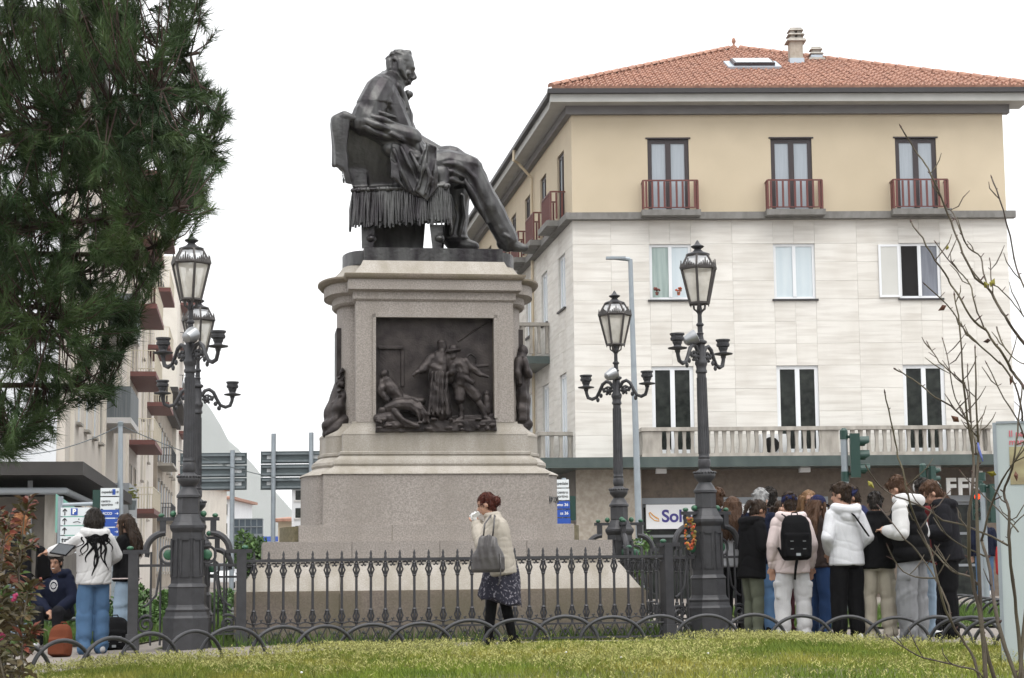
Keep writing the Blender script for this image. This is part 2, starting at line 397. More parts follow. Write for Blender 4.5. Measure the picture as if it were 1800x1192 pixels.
# travertine backing (joint colour, set back 3 cm) with slabs on it
tb = OB('wall', cellwall(MF, BW-.04, cu, Zslab1-.02, Zstr0+.02, [wr['mid'], wr['low']], .25, .035), 'joint', bld)
sb_ = OB('wall', cellwall(MS, BL, sv, Zslab1-.02, Zstr0+.02, [wr['mid'], wr['low']], .25, .035), 'joint', bld)
slab_cache = {}
def slabs(M, parent, xb, zb, holes, skipx=None):
    for i in range(len(xb)-1):
        for j in range(len(zb)-1):
            x0, x1, z0, z1 = xb[i], xb[i+1], zb[j], zb[j+1]
            if any(x0 > h[0]-.02 and x1 < h[1]+.02 and z0 > h[2]-.02 and z1 < h[3]+.02 for h in holes): continue
            key = (round(x1-x0,3), round(z1-z0,3))
            if key not in slab_cache:
                mb = MB(); g = .002; mb.bb((g, 0, g), (key[0]-g, .034, key[1]-g)); me = mb.mesh('panel'); fix_normals(me); me.materials.append(MT['travertine']); slab_cache[key] = me
            o = OB('panel', slab_cache[key], None, parent); o.matrix_local = M @ Matrix.Translation((x0, random.uniform(-.004,.003), z0))
def rowbreaks():
    l0, l1 = wr['low']; m0, m1 = wr['mid']
    def sp(a, b, n): return [a+(b-a)*k/n for k in range(n)]
    return sp(Zslab1, l0, 1)+sp(l0, l1, 4)+sp(l1, m0, 3)+sp(m0, m1, 3)+sp(m1, Zstr0, 1)+[Zstr0] if l0 > Zslab1+.1 else sp(Zslab1, l1, 4)+sp(l1, m0, 3)+sp(m0, m1, 3)+sp(m1, Zstr0, 1)+[Zstr0]
if wr['low'][0] < Zslab1+.1: wr['low'] = (Zslab1, wr['low'][1])
zb = rowbreaks()
holes = [(c-HWn, c+HWn, *wr[k]) for c in cu for k in ('mid','low')]
slabs(MF, tb, [0,1.05,cu[0]-HWn,cu[0],cu[0]+HWn,4.4,cu[1]-HWn,cu[1],cu[1]+HWn,7.85,cu[2]-HWn,cu[2],cu[2]+HWn,11.1,BW], zb, holes)
xs_ = [0.0]
for c in sv[:5]: xs_ += [c-HWn, c, c+HWn, c+HWn+1.0]
slabs(MS, sb_, xs_, zb, [(c-HWn, c+HWn, *wr[k]) for c in sv for k in ('mid','low')])
mb = MB(); 
for a,b,c,d in wall_cells(BL-xs_[-1], [c-xs_[-1] for c in sv if c > xs_[-1]], Zslab1, Zstr0, [wr['mid'], wr['low']]):
    mb.bb((a+xs_[-1], 0, c), (b+xs_[-1], .034, d), MS)
OB('wall_cladding', mb, 'travertine', bld)
# core behind the walls so that nothing is hollow
mb = MB(); mb.add([Vector((0,0,0))+U*.3+V*.3, U*(BW-.02)+V*.3, U*(BW-.02)+V*(BL-.1), U*.3+V*(BL-.1)], [(0,1,2,3)]); base = mb.v[:]
mb = MB(); mb.loft([[(p[0],p[1],z) for p in base] for z in (Zslab0+.02, Ztop)]); OB('core', mb, 'room_dark', bld)
mb = MB(); mb.bb((.36,3.2,-.1),(BW-.1,3.5,Zslab0), MF); OB('shop_back_wall', mb, 'concrete', bld)
mb = MB(); mb.bb((BW-.03,.04,Zslab1),(BW,BL,Ztop), MF); OB('wall', mb, 'travertine', bld)
# string course and sills
mb = MB(); o = .22
mb.bb((-.0,-o,Zstr0),(BW+.2,.02,Zstr1), MF); OB('string_course', mb, 'grey_stone', bld)
mb = MB(); mb.bb((-o,-o,Zstr0),(BL,.02,Zstr1-.002), MS); OB('string_course', mb, 'grey_stone', bld)
def window(M, x, z0, z1, fm, gm, w=1.15, rec=.06, sill=None, fw=.075, bottom=None, parent=bld, mid=True):
    f = EM('window', None, None, parent=parent); f.matrix_local = M @ Matrix.Translation((x, 0, 0))
    h = w/2; mb = MB(); y0, y1 = rec, rec+.06
    for a,b,c,d in [(-h,-h+fw,z0,z1),(h-fw,h,z0,z1)]: mb.bb((a,y0,c),(b,y1,d))
    mb.bb((-h+fw,y0,z1-fw),(h-fw,y1,z1)); mb.bb((-h+fw,y0,z0),(h-fw,y1,z0+(bottom or fw)))
    if mid: mb.bb((-fw*.62,y0-.015,z0+(bottom or fw)),(fw*.62,y1-.005,z1-fw))
    OB('frame', mb, fm, f)
    for s in (-1,1):
        mb = MB(); a, b = sorted((s*fw*.62, s*(h-fw))); mb.bb((a, y1-.03, z0+fw),(b, y1-.01, z1-fw)); OB('pane', mb, gm[(s+1)//2] if isinstance(gm,(list,tuple)) else gm, f)
    if sill:
        mb = MB(); mb.bb((-h-.06,-.06,z0-.05),(h+.06,.06,z0)); OB('sill', mb, sill, f)
    return f
def rail_balcony(M, x, z, w=1.5, d=.42, h=.86, mesh=[None, None]):
    e = EM('balcony', None, None, parent=bld); e.matrix_local = M @ Matrix.Translation((x, 0, z))
    mb = MB(); mb.box((0,-d/2-.03,-.07),(w+.12,d+.2,.16)); OB('slab', mb, 'grey_stone', e)
    mb = MB(); mb.bb((-w/2,-d-.02,h-.04),(w/2,-d+.02,h))
    for s in (-1,1): mb.bb((s*w/2-.02,-d+.02,h-.04),(s*w/2+.02,0,h))
    mb.bb((-w/2,-d-.015,.07),(w/2,-d+.015,.10)); OB('rail', mb, 'red_rail', e)
    if mesh[0] is None:
        m1 = MB(); m1.box((0,0,.44),(.055,.03,.74)); mesh[0] = m1.mesh('baluster'); fix_normals(mesh[0]); mesh[0].materials.append(MT['red_rail'])
        m1 = MB(); m1.box((0,0,.42),(.045,.045,.82)); mesh[1] = m1.mesh('post'); fix_normals(mesh[1]); mesh[1].materials.append(MT['red_rail'])
    for i in range(9):
        o = OB('baluster', mesh[0], None, e); o.location = (-w/2+w*(i+.5)/9, -d, .0)
    for s in (-1,1):
        for k in range(3):
            o = OB('baluster' if k else 'post', mesh[0] if k else mesh[1], None, e); o.location = (s*w/2, -d+d*k/2.6, 0); o.rotation_euler = (0,0,R(90))
for i, c in enumerate(cu):
    window(MF, c, *wr['top'], 'brown_frame', 'curtain', fw=.12, rec=.05)
    if i < 2: window(MF, c, *wr['mid'], 'white_frame', ['curtain_green','bluish_glass'] if i == 0 else ['bluish_glass','bluish_glass'], sill='gutter')
    else:
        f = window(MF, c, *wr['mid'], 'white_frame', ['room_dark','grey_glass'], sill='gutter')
        mb = MB(); mb.bb((-1.12,-.05,wr['mid'][0]+.06),(-.6,-.02,wr['mid'][1]-.08)); OB('open_sash', mb, 'sash_glass', f)
        mb = MB(); z0, z1 = wr['mid'][0]+.03, wr['mid'][1]-.05
        for a,b,cc,d in [(-1.15,-1.09,z0,z1),(-.63,-.57,z0,z1),(-1.09,-.63,z1-.06,z1),(-1.09,-.63,z0,z0+.06)]: mb.bb((a,-.065,cc),(b,-.012,d))
        OB('sash_frame', mb, 'white_frame', f)
    window(MF, c, *wr['low'], 'white_frame', 'dark_glass', fw=.1, bottom=.22)
    rail_balcony(MF, c, Zstr1+.0)
    mb = MB(); mb.bb((c-HWn-.05,-.03,wr['top'][1]),(c+HWn+.05,.05,wr['top'][1]+.04), MF); OB('lintel', mb, 'brown_frame', bld)
for i, c in enumerate(sv[:9]):
    window(MS, c, *wr['top'], 'brown_frame', 'bluish_glass' if i < 2 else 'dark_glass', fw=.1)
    window(MS, c, *wr['mid'], 'white_frame', 'bluish_glass', sill='gutter'); window(MS, c, *wr['low'], 'white_frame', 'bluish_glass', fw=.1)
    if i < 6: rail_balcony(MS, c, Zstr1+.0)
# geranium pots on a sill
for k, (px, c_) in enumerate([(1155,'dark'),(1193,'red')]):
    p = W(px, 519, BY-.06); mb = MB()
    mb.lathe([(.035,0),(.05,.09)], 8, p)
    for j in range(14):
        a = random.uniform(0,6.28); mb.ell(p+Vector((.07*math.cos(a),.04*math.sin(a),.11+random.uniform(0,.09))), .03, 6)
    if k == 0: mat('pot_red', (.55,.05,.02), .6, c2=(.06,.09,.03), sc=14, amt=.9); mat('pot_dark', (.06,.05,.04), .7, c2=(.25,.04,.03), sc=16, amt=.8)
    TAG(OB('potted_flower', mb, 'pot_'+c_), 'potted '+('red geranium' if c_ == 'red' else 'dark wilted plant')+' on the sill of the left middle-storey window', 'flower pot')
# cornice: moulding, fascia, gutter, soffit
Y1 = BY-.6; Zfa0, Zfa1, Zgu = zf(179, Y1), zf(165, Y1), zf(157, Y1)
OV = .6
mb = MB()
mb.bb((-.16,-.16,Ztop),(BW+.16,.1,Ztop+.25), MF); mb.bb((-.36,-.36,Ztop+.25),(BW+.36,.1,Zfa0+.05), MF)
OB('cornice', mb, 'cornice_paint', bld)
mb = MB(); mb.bb((.12,-.16,Ztop),(BL,.1,Ztop+.25), MS); mb.bb((.1,-.36,Ztop+.25),(BL,.1,Zfa0+.048), MS); OB('cornice', mb, 'cornice_paint', bld)
mb = MB(); mb.bb((-OV,-OV,Zfa0),(BW+OV,.4,Zfa1), MF); OB('fascia', mb, 'fascia', bld)
mb = MB(); mb.bb((-.2,-OV+.03,Zfa0+.004),(BL,.2,Zfa1-.004), MS); OB('fascia', mb, 'fascia', bld)
mb = MB(); mb.bb((-OV-.08,-OV-.12,Zfa1),(BW+OV+.1,.3,Zgu), MF); OB('gutter', mb, 'gutter', bld)
mb = MB(); mb.bb((-.3,-OV-.1,Zfa1+.002),(BL,.2,Zgu-.002), MS); OB('gutter', mb, 'gutter', bld)
for x in (6.5, 12.5, 20.5):
    mb = MB(); mb.tube([MS@Vector((x,-OV-.06,Zfa1)), MS@Vector((x,-OV-.08,Zfa0-.1)), MS@Vector((x+.2,-.5,Ztop+.1)), MS@Vector((x+.3,-.08,Ztop-.35)), MS@Vector((x+.3,-.08,Zslab1))], .05, 6); OB('downpipe', mb, 'gutter' if x > 7 else 'yellow_plaster', bld)
# hipped roof
ap = W(1290, 88, 57.6)-C0
E = [Vector((0,0,Zgu))-U*(OV+.05)-V*(OV+.1), U*(BW+OV+.1)-V*(OV+.1)+Vector((0,0,Zgu)), U*(BW+OV+.1)+V*BL+Vector((0,0,Zgu)), -U*(OV+.05)+V*BL+Vector((0,0,Zgu))]
ap2 = ap+V*(BL-14)
mb = MB(); mb.add([*E, ap, ap2], [(0,1,4),(1,2,5,4),(2,3,5),(3,0,4,5)]); roof = OB('roof', mb, 'tile', bld, fix=False)
mb = MB()
def tiles(A, B, C, n_h, n_w):
    """rows of double-wave tiles over triangle A-B (eave) to C"""
    nrm = (B-A).cross(C-A).normalized(); ex = (B-A).normalized()
    up = nrm.cross(ex).normalized(); Lw = (B-A).length; H = (C-A).dot(up); cx = (C-A).dot(ex)
    rw = H/n_h; tw = Lw/n_w
    for r in range(n_h):
        h0 = r*rw; h1 = h0+rw*1.12; xa = cx*h0/H; xb2 = Lw-(Lw-cx)*h0/H
        for k in range(n_w):
            x0 = k*tw; x1 = x0+tw
            if x1 < xa+.03 or x0 > xb2-.03: continue
            j0 = random.uniform(-.008,.012); pts = []
            prof = [(0,.055),(.22,.015),(.36,.06),(.5,.07),(.64,.06),(.78,.015),(1,.05)]
            for hh, lift in ((h0, .045),(h1, .008)):
                for t, z in prof:
                    pts.append(A+ex*(x0+t*tw)+up*(hh)+nrm*(z*1.1+lift+j0))
            for t, z in prof: pts.append(A+ex*(x0+t*tw)+up*h0+nrm*.0)
            n = len(prof); mb.add(pts, [(i,i+1,n+i+1,n+i) for i in range(n-1)]+[(i+1,i,2*n+i,2*n+i+1) for i in range(n-1)])
tiles(E[0], E[1], ap, 21, 62)
o = OB('roof_tiles', mb, 'tile', roof, fix=False); TAG(o, kind='stuff')
rt = MB(); rt.loft([[(.0+s*.36, .12*math.cos(a)*(1-.2*s), .10*math.sin(a)+.02*s) for a in [math.pi*i/6-.2 for i in range(7)]] for s in (0,1)], True); rtm = rt.mesh('ridge_tile'); fix_normals(rtm); rtm.materials.append(MT['tile'])
for A, B in ((E[0], ap), (E[1], ap), (ap, ap2)):
    d = (B-A); L = d.length; n = int(L/.42); d.normalize()
    if A is ap: n = 6
    xq = d; zq = Vector((0,0,1)); zq = (zq-xq*zq.dot(xq)).normalized(); yq = zq.cross(xq)
    for i in range(n):
        p = A+d*(.42*i)+zq*.06
        o = OB('ridge_tile', rtm, None, roof); o.matrix_local = Matrix(((xq.x,yq.x,zq.x,p.x),(xq.y,yq.y,zq.y,p.y),(xq.z,yq.z,zq.z,p.z),(0,0,0,1)))
mb = MB(); mb.lathe([(.05,0),(.05,.12),(.03,.2),(.07,.26),(.06,.34),(.02,.4)], 8, ap); OB('finial', mb, 'tile', roof, sm=40)
# skylight
nrm = (E[1]-E[0]).cross(ap-E[0]).normalized(); ex = U; up = nrm.cross(ex).normalized()
def onroof(px, py):
    d = CAMR @ Vector(((px-900)/FPX, (596-py)/FPX, -1.0)); o = Vector((0,0,CAMZ))-C0
    t = (E[0]-o).dot(nrm)/d.dot(nrm); return o+d*t
p = onroof(1322, 121); MR = Matrix(((ex.x,up.x,nrm.x,p.x),(ex.y,up.y,nrm.y,p.y),(ex.z,up.z,nrm.z,p.z),(0,0,0,1)))
sk = EM('skylight', None, None, parent=roof); sk.matrix_local = MR
mb = MB(); mb.box((0,0,.10),(1.55,1.15,.10)); OB('flashing', mb, 'lead', sk)
mb = MB(); mb.bb((-.6,-.45,.1),(.6,.45,.24)); OB('frame', mb, 'brown_frame', sk)
mb = MB(); mb.bb((-.53,-.38,.242),(.53,.40,.26)); OB('pane', mb, 'bluish_glass', sk)
def chimney(px, py, w, h, name):
    p = onroof(px, py); c = EM('chimney', None, None, parent=roof); c.matrix_local = TR(*(p+Vector((0,w*.3,-.15))), ua)
    mb = MB(); mb.box((0,0,h/2),(w,w,h)); OB('shaft', mb, 'pale_stone', c)
    mb = MB(); mb.box((0,0,h+.03),(w+.2,w+.2,.07), taper=.9); mb.box((0,0,h+.085),(w+.04,w+.04,.05))
    for k in range(2):
        z = h+.10+.14*k
        for sx in (-1,1):
            for sy in (-1,1): mb.box((sx*(w/2-.09),sy*(w/2-.09),z+.045),(.12,.12,.1))
        mb.box((0,0,z+.115),(w+.12-.05*k,w+.12-.05*k,.05), taper=.85)
    mb.box((0,0,h+.40),(w-.04,w-.04,.04)); OB('cap', mb, 'balc_concrete', c)
    mb = MB(); mb.box((0,-.02,.25),(w+.05,w+.05,.16)); OB('flashing', mb, 'lead', c)
chimney(1400, 114, .38, .86, 'c'); chimney(1435, 108, .3, .18, 'c')
# first-floor slab and balustrade
mb = MB(); mb.bb((-1.0,-1.0,Zslab0),(BW+.25,.3,Zslab1-.03), MF); OB('slab', mb, 'green_marble', bld)
mb = MB(); mb.bb((.12,-1.0,Zslab0+.003),(BL,.3,Zslab1-.033), MS); OB('slab', mb, 'green_marble', bld)
bal_me = {}
def balustrade(M, x0, x1, z, d, h, step, ends=True, gap=.5, dep=None):
    e = EM('balustrade', None, None, parent=bld); e.matrix_local = M @ Matrix.Translation((0,0,z)); dep = dep or d
    mb = MB(); mb.bb((x0-.08,-d-.11,h-.10),(x1+.08,-d+.11,h))
    if ends:
        mb.bb((x0-.09,-d+.11,h-.10),(x0+.13,0,h)); mb.bb((x1-.13,-d+.11,h-.10),(x1+.09,0,h))
    OB('handrail', mb, 'balc_concrete', e)
    mb = MB(); mb.bb((x0-.06,-d-.09,0),(x1+.06,-d+.09,.09)); OB('base_rail', mb, 'balc_concrete', e)
    key = (h, step)
    if key not in bal_me:
        mb = MB(); w0, w1 = step*.54, step*.36
        mb.loft([[(-a/2,-.05,zz),(a/2,-.05,zz),(a/2,.05,zz),(-a/2,.05,zz)] for a, zz in ((w0,.08),(w1*1.0,.3),(w1,h-.34),(w0*.95,h-.12),(w0,h-.09))]); bal_me[key] = mb.mesh('baluster'); fix_normals(bal_me[key]); bal_me[key].materials.append(MT['balc_concrete'])
    n = int((x1-x0)/step)
    for i in range(n+1):
        o = OB('baluster', bal_me[key], None, e); o.location = (x0+(x1-x0)*i/n, -d, 0)
    if ends:
        m = max(1, int(d/step))
        for xx in (x0, x1):
            for i in range(m):
                o = OB('baluster', bal_me[key], None, e); o.location = (xx, -d+d*(i+1)/(m+.3), 0); o.rotation_euler = (0,0,R(90))
Yb = BY-.92; hb = W(1400, 749, Yb).z-(Zslab1-.03)
balustrade(MF, 1.78, 11.05, Zslab1-.03, .9, hb, .215)
balustrade(MS, .5, 9.5, Zslab1-.03, .82, hb, .215)
zs2 = W(950, 640, 55.2).z
mb = MB(); mb.bb((4.1,-.85,zs2),(10.2,.2,zs2+.22), MS); OB('balcony_slab', mb, 'green_marble', bld)
balustrade(MS, 4.2, 10.1, zs2+.22, .78, 1.0, .215)
# solid end panels of the balustrade
for x in (1.95, 6.7):
    mb = MB(); mb.bb((x-.16,-.96,Zslab1+.06),(x+.3,-.85,Zslab1+hb-.14), MF); OB('pier', mb, 'balc_concrete', bld)
# air conditioner behind the balustrade
mb = MB(); a = MF @ Vector((0,0,0)); mb.bb((5.0,-.36,Zslab1),(5.75,-.02,Zslab1+.6), MF); acu = OB('housing', mb, 'shop_white', None)
ac = EM('air_conditioner', 'white air conditioner unit standing behind the stone balustrade', 'air conditioner', (BX,BY,0)); acu.parent = ac
mb = MB(); Mx = MF @ Matrix.Translation((5.28,-.362,Zslab1+.3)) @ Matrix.Rotation(R(90),4,'X'); mb.lathe([(.22,0),(.22,.01),(.2,.015)], 20, (0,0,0), Mx); OB('fan_grille', mb, 'room_dark', ac)
# ground floor: pale corner pier, brown stone, shopfronts
mb = MB(); mb.bb((.0,.02,-.2),(1.78,.35,Zslab0), MF); OB('ground_wall', mb, 'pale_stone', bld)
mb = MB(); mb.bb((.05,.02,-.2),(BL,.35,Zslab0+.001), MS); OB('ground_wall', mb, 'concrete', bld)
Zl = zf(884)
mb = MB(); mb.bb((1.78,.3,Zl),(BW,.6,Zslab0), MF); mb.bb((6.9,.3,-.2),(8.9,.6,Zl), MF); mb.bb((11.1,.02,-.2),(BW,.6,Zl), MF); OB('ground_wall', mb, 'brown_stone', bld)
mb = MB(); mb.bb((1.78,.26,zf(887)),(6.9,.34,zf(876)), MF); mb.bb((8.9,.26,zf(887)),(11.1,.34,zf(876)), MF); OB('lintel', mb, 'grey_metal', bld)
for a, b in ((1.78,3.3),(3.3,5.1),(5.1,6.9),(8.9,10.0),(10.0,11.1)):
    f = EM('shop_window', None, None, parent=bld); f.matrix_local = MF @ Matrix.Translation((a,.42,-.1)); w = b-a; z1 = zf(887)+.1
    mb = MB()
    for q in ((0,.07,0,z1),(w-.07,w,0,z1)): mb.bb((q[0],-.04,q[2]),(q[1],.04,q[3]))
    for zz in (.0,.9,z1-.9,z1-.08): mb.bb((.07,-.04,zz),(w-.07,.04,zz+.07))
    OB('frame', mb, 'grey_metal', f); mb = MB(); mb.bb((.07,0,.07),(w-.07,.02,z1-.08)); OB('pane', mb, 'dark_glass', f)
for x in (2.05+.1, 6.05+.0, 9.6):
    mb = MB(); mb.bb((x,-.35,Zslab0-.13),(x+.28,-.1,Zslab0-.005), MF); OB('soffit_light', mb, 'shop_white', bld)
# shop sign
s_ = EM('shop_sign', 'white shop sign with dark blue lettering above the dark shopfront', 'sign', C0)
mb = MB(); zs0, zs1 = zf(931), zf(888); mb.bb((1.9,.12,zs0),(6.85,.3,zs1), MF); OB('board', mb, 'shop_white', s_)
zc = (zs0+zs1)/2
t = OB('lettering', TX('SoloAffitti', .46, .01, 'LEFT', .012), 'logo_blue', s_); t.matrix_local = MF @ Matrix.Translation((2.32,.112,zc))
mb = MB(); pts = [(-.13,.10),(-.10,.12),(.0,.02),(.12,-.05),(.14,-.12),(.02,-.10),(-.1,.0),(-.13,.10)]
mb.tube([(x,0,z) for x,z in pts], .014, 6, MF @ Matrix.Translation((2.11,.108,zc))); mb.tube([(-.06,0,.07),(.05,0,-.02),(.11,0,-.05)], .016, 6, MF @ Matrix.Translation((2.11,.108,zc))); OB('logo', mb, 'logo_orange', s_)
# CAFFE' letters
cf = EM('cafe_letters', "white block letters reading CAFFE' on the brown stone wall", 'sign', C0)
for i, ch in enumerate("CAFFE'"):
    px = [1618,1644,1671,1692,1712,1724][i]; p = W(px, 857 if i < 5 else 846, BY+.3)-C0
    o = OB('letter', TX(ch, .62, .06, 'CENTER', .022), 'letter_white', cf); o.matrix_local = TR(p.x, p.y-.02, p.z, ua)
# ------------------------------------------------------------------ street on the left: apartment block, old house, pavilion
SD = Vector((-.1425,.9898,0)).normalized()               # street direction
SN = Vector((.9898,.1425,0))                             # from the facades towards the street
def SP(px, D): return W(px, 900, D).xy.to_3d()
A0 = SP(112, 56.0)
MSt = Matrix(((SD.x, -SN.x, 0, 0),(SD.y, -SN.y, 0, 0),(0,0,1,0),(0,0,0,1)))   # x along the street, y into the block
apt = EM('apartment_block', 'tall beige apartment block with stacked balconies behind the pine tree', 'building', A0)
def ZA(py, D, px=200): return W(px, py, D).z
HT = 17.6
mb = MB(); mb.bb((0,0,-.3),(56,14,HT), MSt); OB('wall', mb, 'apt_beige', apt)
mb = MB(); mb.bb((-.06,.25,2.6),(.0,14,HT), MSt); OB('gable', mb, 'apt_white', apt)
mb = MB(); mb.bb((-.4,-.5,HT),(56.3,14,HT+.35), MSt); OB('roof', mb, 'roof_dark', apt)
FL = 3.1
def slat_rail(M, x0, x1, d, z, h, m, parent, step=.16, bar=.03):
    mb = MB(); mb.bb((x0,-d-.02,z+h-.04),(x1,-d+.02,z+h), M)
    for xx in (x0, x1): mb.bb((xx-.02,-d+.02,z+h-.04),(xx+.02,0,z+h), M)
    n = int((x1-x0)/step)
    for i in range(n+1): x = x0+(x1-x0)*i/n; mb.bb((x-bar/2,-d-.012,z+.06),(x+bar/2,-d+.012,z+h-.04), M)
    n = max(2, int(d/step*1.3))
    for i in range(1, n):
        y = -d*i/n
        for xx in (x0, x1): mb.bb((xx-.012,y-bar/2,z+.06),(xx+.012,y+bar/2,z+h-.04), M)
    return OB('railing', mb, m, parent)
def apt_balcony(par, M, x0, L, z, d, slabm, railm, kind):
    b = EM('balcony', None, None, parent=par)
    mb = MB(); mb.bb((x0,-d,z-.22),(x0+L,0,z), M); OB('slab', mb, slabm, b)
    if kind == 'rail': slat_rail(M, x0+.05, x0+L-.05, d-.06, z, 1.0, railm, b)
    else:
        mb = MB(); mb.bb((x0+.02,-d+.02,z),(x0+.06,-.02,z+1.2), M); mb.bb((x0+.06,-d+.02,z),(x0+L,-d+.06,z+1.2), M); OB('screen', mb, railm, b)
    return b
# white framed slab balconies nearer the corner, red ones further along
zb0 = ZA(828-.0, 73.5)-.0
for k, z in enumerate((W(190, 905, 72).z, W(190, 735, 72).z, W(190, 735, 72).z+3.6)):
    apt_balcony(apt, MSt, 15.8, 5.5, z, 1.0, 'white_slab', 'grey_metal' if k == 0 else 'awning_dark', 'screen')
for k in range(6):
    z = W(275, 775, 90).z-.2+FL*1.02*(k-1)
    apt_balcony(apt, MSt, 30.5, 8.0, z, 1.25, 'red_soffit', 'cream_rail', 'rail')
    if k > 1: apt_balcony(apt, MSt, 46.5, 6.5, z, 1.25, 'red_soffit', 'cream_rail', 'rail')
for k in range(6):
    for x in (4.0, 7.2, 10.6, 13.5, 24.5, 33.0, 36.5, 42.5, 49.0):
        z = W(150, 815, 62).z-2.0+FL*k*1.03-(.0)
        w = 1.0; h = 1.5
        if 30 < x < 40 or x > 46: h, z = 2.1, W(275, 775, 90).z-.2+FL*1.02*(k-1)+.02
        f = EM('window', None, None, parent=apt); f.matrix_local = MSt @ Matrix.Translation((x, 0, z))
        mb = MB(); mb.bb((-w/2,-.03,0),(w/2,.05,h)); OB('shutter', mb, 'shutter' if x < 12 else 'dark_glass', f)
        mb = MB()
        for q in ((-w/2-.06,-w/2,0,h),(w/2,w/2+.06,0,h),(-w/2-.06,w/2+.06,h,h+.06)): mb.bb((q[0],-.06,q[2]),(q[1],.02,q[3]))
        OB('frame', mb, 'apt_pale', f)
        mb = MB(); mb.bb((-w/2-.1,-.16,-.1),(w/2+.1,.02,-.02)); OB('sill', mb, 'balc_concrete', f)
for x in (1.6, 15.0, 22.6, 29.4, 45.0):
    mb = MB(); mb.bb((x,-.12,2),(x+.35,.02,HT), MSt); OB('pilaster', mb, 'apt_pale', apt)
for p_ in range(2):
    pp = W(232-6*p_, 880, 71+p_); e = EM('balcony_plant', ('yellow-green potted plant on the lowest white balcony' if p_ == 0 else 'dark potted plant beside the yellow-green one on the lowest white balcony'), 'plant'); mb = MB(); mb.lathe([(.13,-.35),(.17,0)], 10, pp); OB('pot', mb, 'galv_dark', e); mb = MB()
    for j in range(40): mb.ell(pp+Vector((random.gauss(0,.12),random.gauss(0,.12),.1+abs(random.gauss(0,.16)))), (.06,.05,.03), 5)
    mat('pot_plant%d' % p_, (.10,.13,.03) if p_ == 0 else (.05,.06,.04), .7, c2=(.22,.2,.03), sc=8, amt=.7)
    TAG(OB('foliage', mb, 'pot_plant%d' % p_, e), kind='stuff')
# old house with shutters and deep eaves
O0 = A0+SD*57.5
old = EM('old_house', 'old plaster house with deep dark eaves and shuttered balconies further down the street', 'building', O0)
ho = ZA(700, 118, 300)
mb = MB(); mb.bb((0,-.15,-.3),(26,10,ho), MSt); OB('wall', mb, 'old_plaster', old)
mb = MB(); mb.bb((-.4,-1.35,ho-.1),(26.5,10,ho+.2), MSt); mb.bb((.2,-.7,ho-.45),(26,-.14,ho-.1), MSt); OB('roof', mb, 'roof_dark', old)
for k in range(3):
    for j in range(6):
        f = EM('window', None, None, parent=old); f.matrix_local = MSt @ Matrix.Translation((2+4.2*j, -.15, .9+3.35*k))
        mb = MB(); mb.bb((-.5,-.04,0),(.5,.02,2.1)); OB('shutter', mb, 'grey_metal', f)
        mb = MB(); mb.bb((-.65,-.12,2.1),(.65,.02,2.3)); OB('lintel', mb, 'balc_concrete', f); mb = MB(); mb.bb((-.7,-.3,-.18),(.7,.02,-.06)); OB('sill', mb, 'balc_concrete', f)
    b = EM('balcony', None, None, parent=old); z = .7+3.35*k
    if k:
        mb = MB(); mb.bb((.6,-1.1,z-.15),(8,-.15,z), MSt); OB('slab', mb, 'balc_concrete', b); slat_rail(MSt, .7, 7.9, 1.0, z, .95, 'ink', b, .2)
# taller block rising behind the old house
T0 = A0+SD*86
tall = EM('tower_block', 'pale yellow tower block rising behind the old house, balconies to its right', 'building', T0)
ht = ZA(497, 150, 305)
mb = MB(); mb.bb((-4,-.4,-.3),(14,12,ht), MSt); OB('wall', mb, 'apt_pale', tall)
for k in range(7):
    z = ht-2.6-3.3*k; b = EM('balcony', None, None, parent=tall)
    mb = MB(); mb.bb((2,-1.7,z-.2),(9,-.4,z), MSt); OB('slab', mb, 'red_soffit', b); slat_rail(MSt, 2.1, 8.9, 1.6, z, 1.0, 'ink', b, .35, .05)
# more street fronts into the distance
def far_house(name, label, px0, px1, py, D, depth, m, rows, cols, roofm='tile', pitch=.12):
    a = W(px0, py, D); b = W(px1, py, D); w = b.x-a.x
    e = EM(name, label, 'building', (a.x, D, G(a.x,D)))
    mb = MB(); mb.bb((0,0,-.5),(w,depth,a.z)); OB('wall', mb, m, e)
    mb = MB(); h = a.z; q = .5
    mb.add([(-q,-q,h),(w+q,-q,h),(w+q,depth+q,h),(-q,depth+q,h),(w/2,depth*.3,h+w*pitch),(w/2,depth*.7,h+w*pitch),(-q,-q,h-.25),(w+q,-q,h-.25),(w+q,depth+q,h-.25),(-q,depth+q,h-.25)],
           [(0,1,4),(1,2,5,4),(2,3,5),(3,0,4,5),(6,7,1,0),(7,8,2,1),(8,9,3,2),(9,6,0,3),(9,8,7,6)]); OB('roof', mb, roofm, e)
    fh = (h-.8)/rows
    for r in range(rows):
        for c in range(cols):
            cx = w*(c+.5)/cols; z = .9+fh*r; ww = min(1.3, w/cols*.5)
            f = EM('window', None, None, parent=e); f.location = (cx, 0, z)
            mb = MB(); mb.bb((-ww/2,-.03,0),(ww/2,.03,fh*.55)); OB('pane', mb, 'dark_glass', f)
            mb = MB(); mb.bb((-ww/2-.1,-.1,-.12),(ww/2+.1,.0,0)); OB('sill', mb, 'white_slab', f)
    return e
far_house('town_house', 'white town house with red roof at the far end of the street', 356, 404, 872, 185, 16, 'apt_white', 4, 3)
far_house('town_house', 'narrow pale house left of the white town house in the far street', 330, 356, 845, 165, 14, 'apt_pale', 4, 2)
far_house('flat_block', 'white block of flats with dark loggias just left of the pedestal', 513, 566, 848, 150, 14, 'apt_white', 5, 2, 'roof_dark', .0)
far_house('yellow_house', 'small yellow house between the road sign post and the pedestal', 489, 514, 910, 170, 10, 'yellow_plaster', 2, 2, 'tile', .2)
far_house('low_shop', 'long low white shop building far down the street', 400, 500, 945, 230, 10, 'apt_white', 1, 7, 'roof_dark', .0)
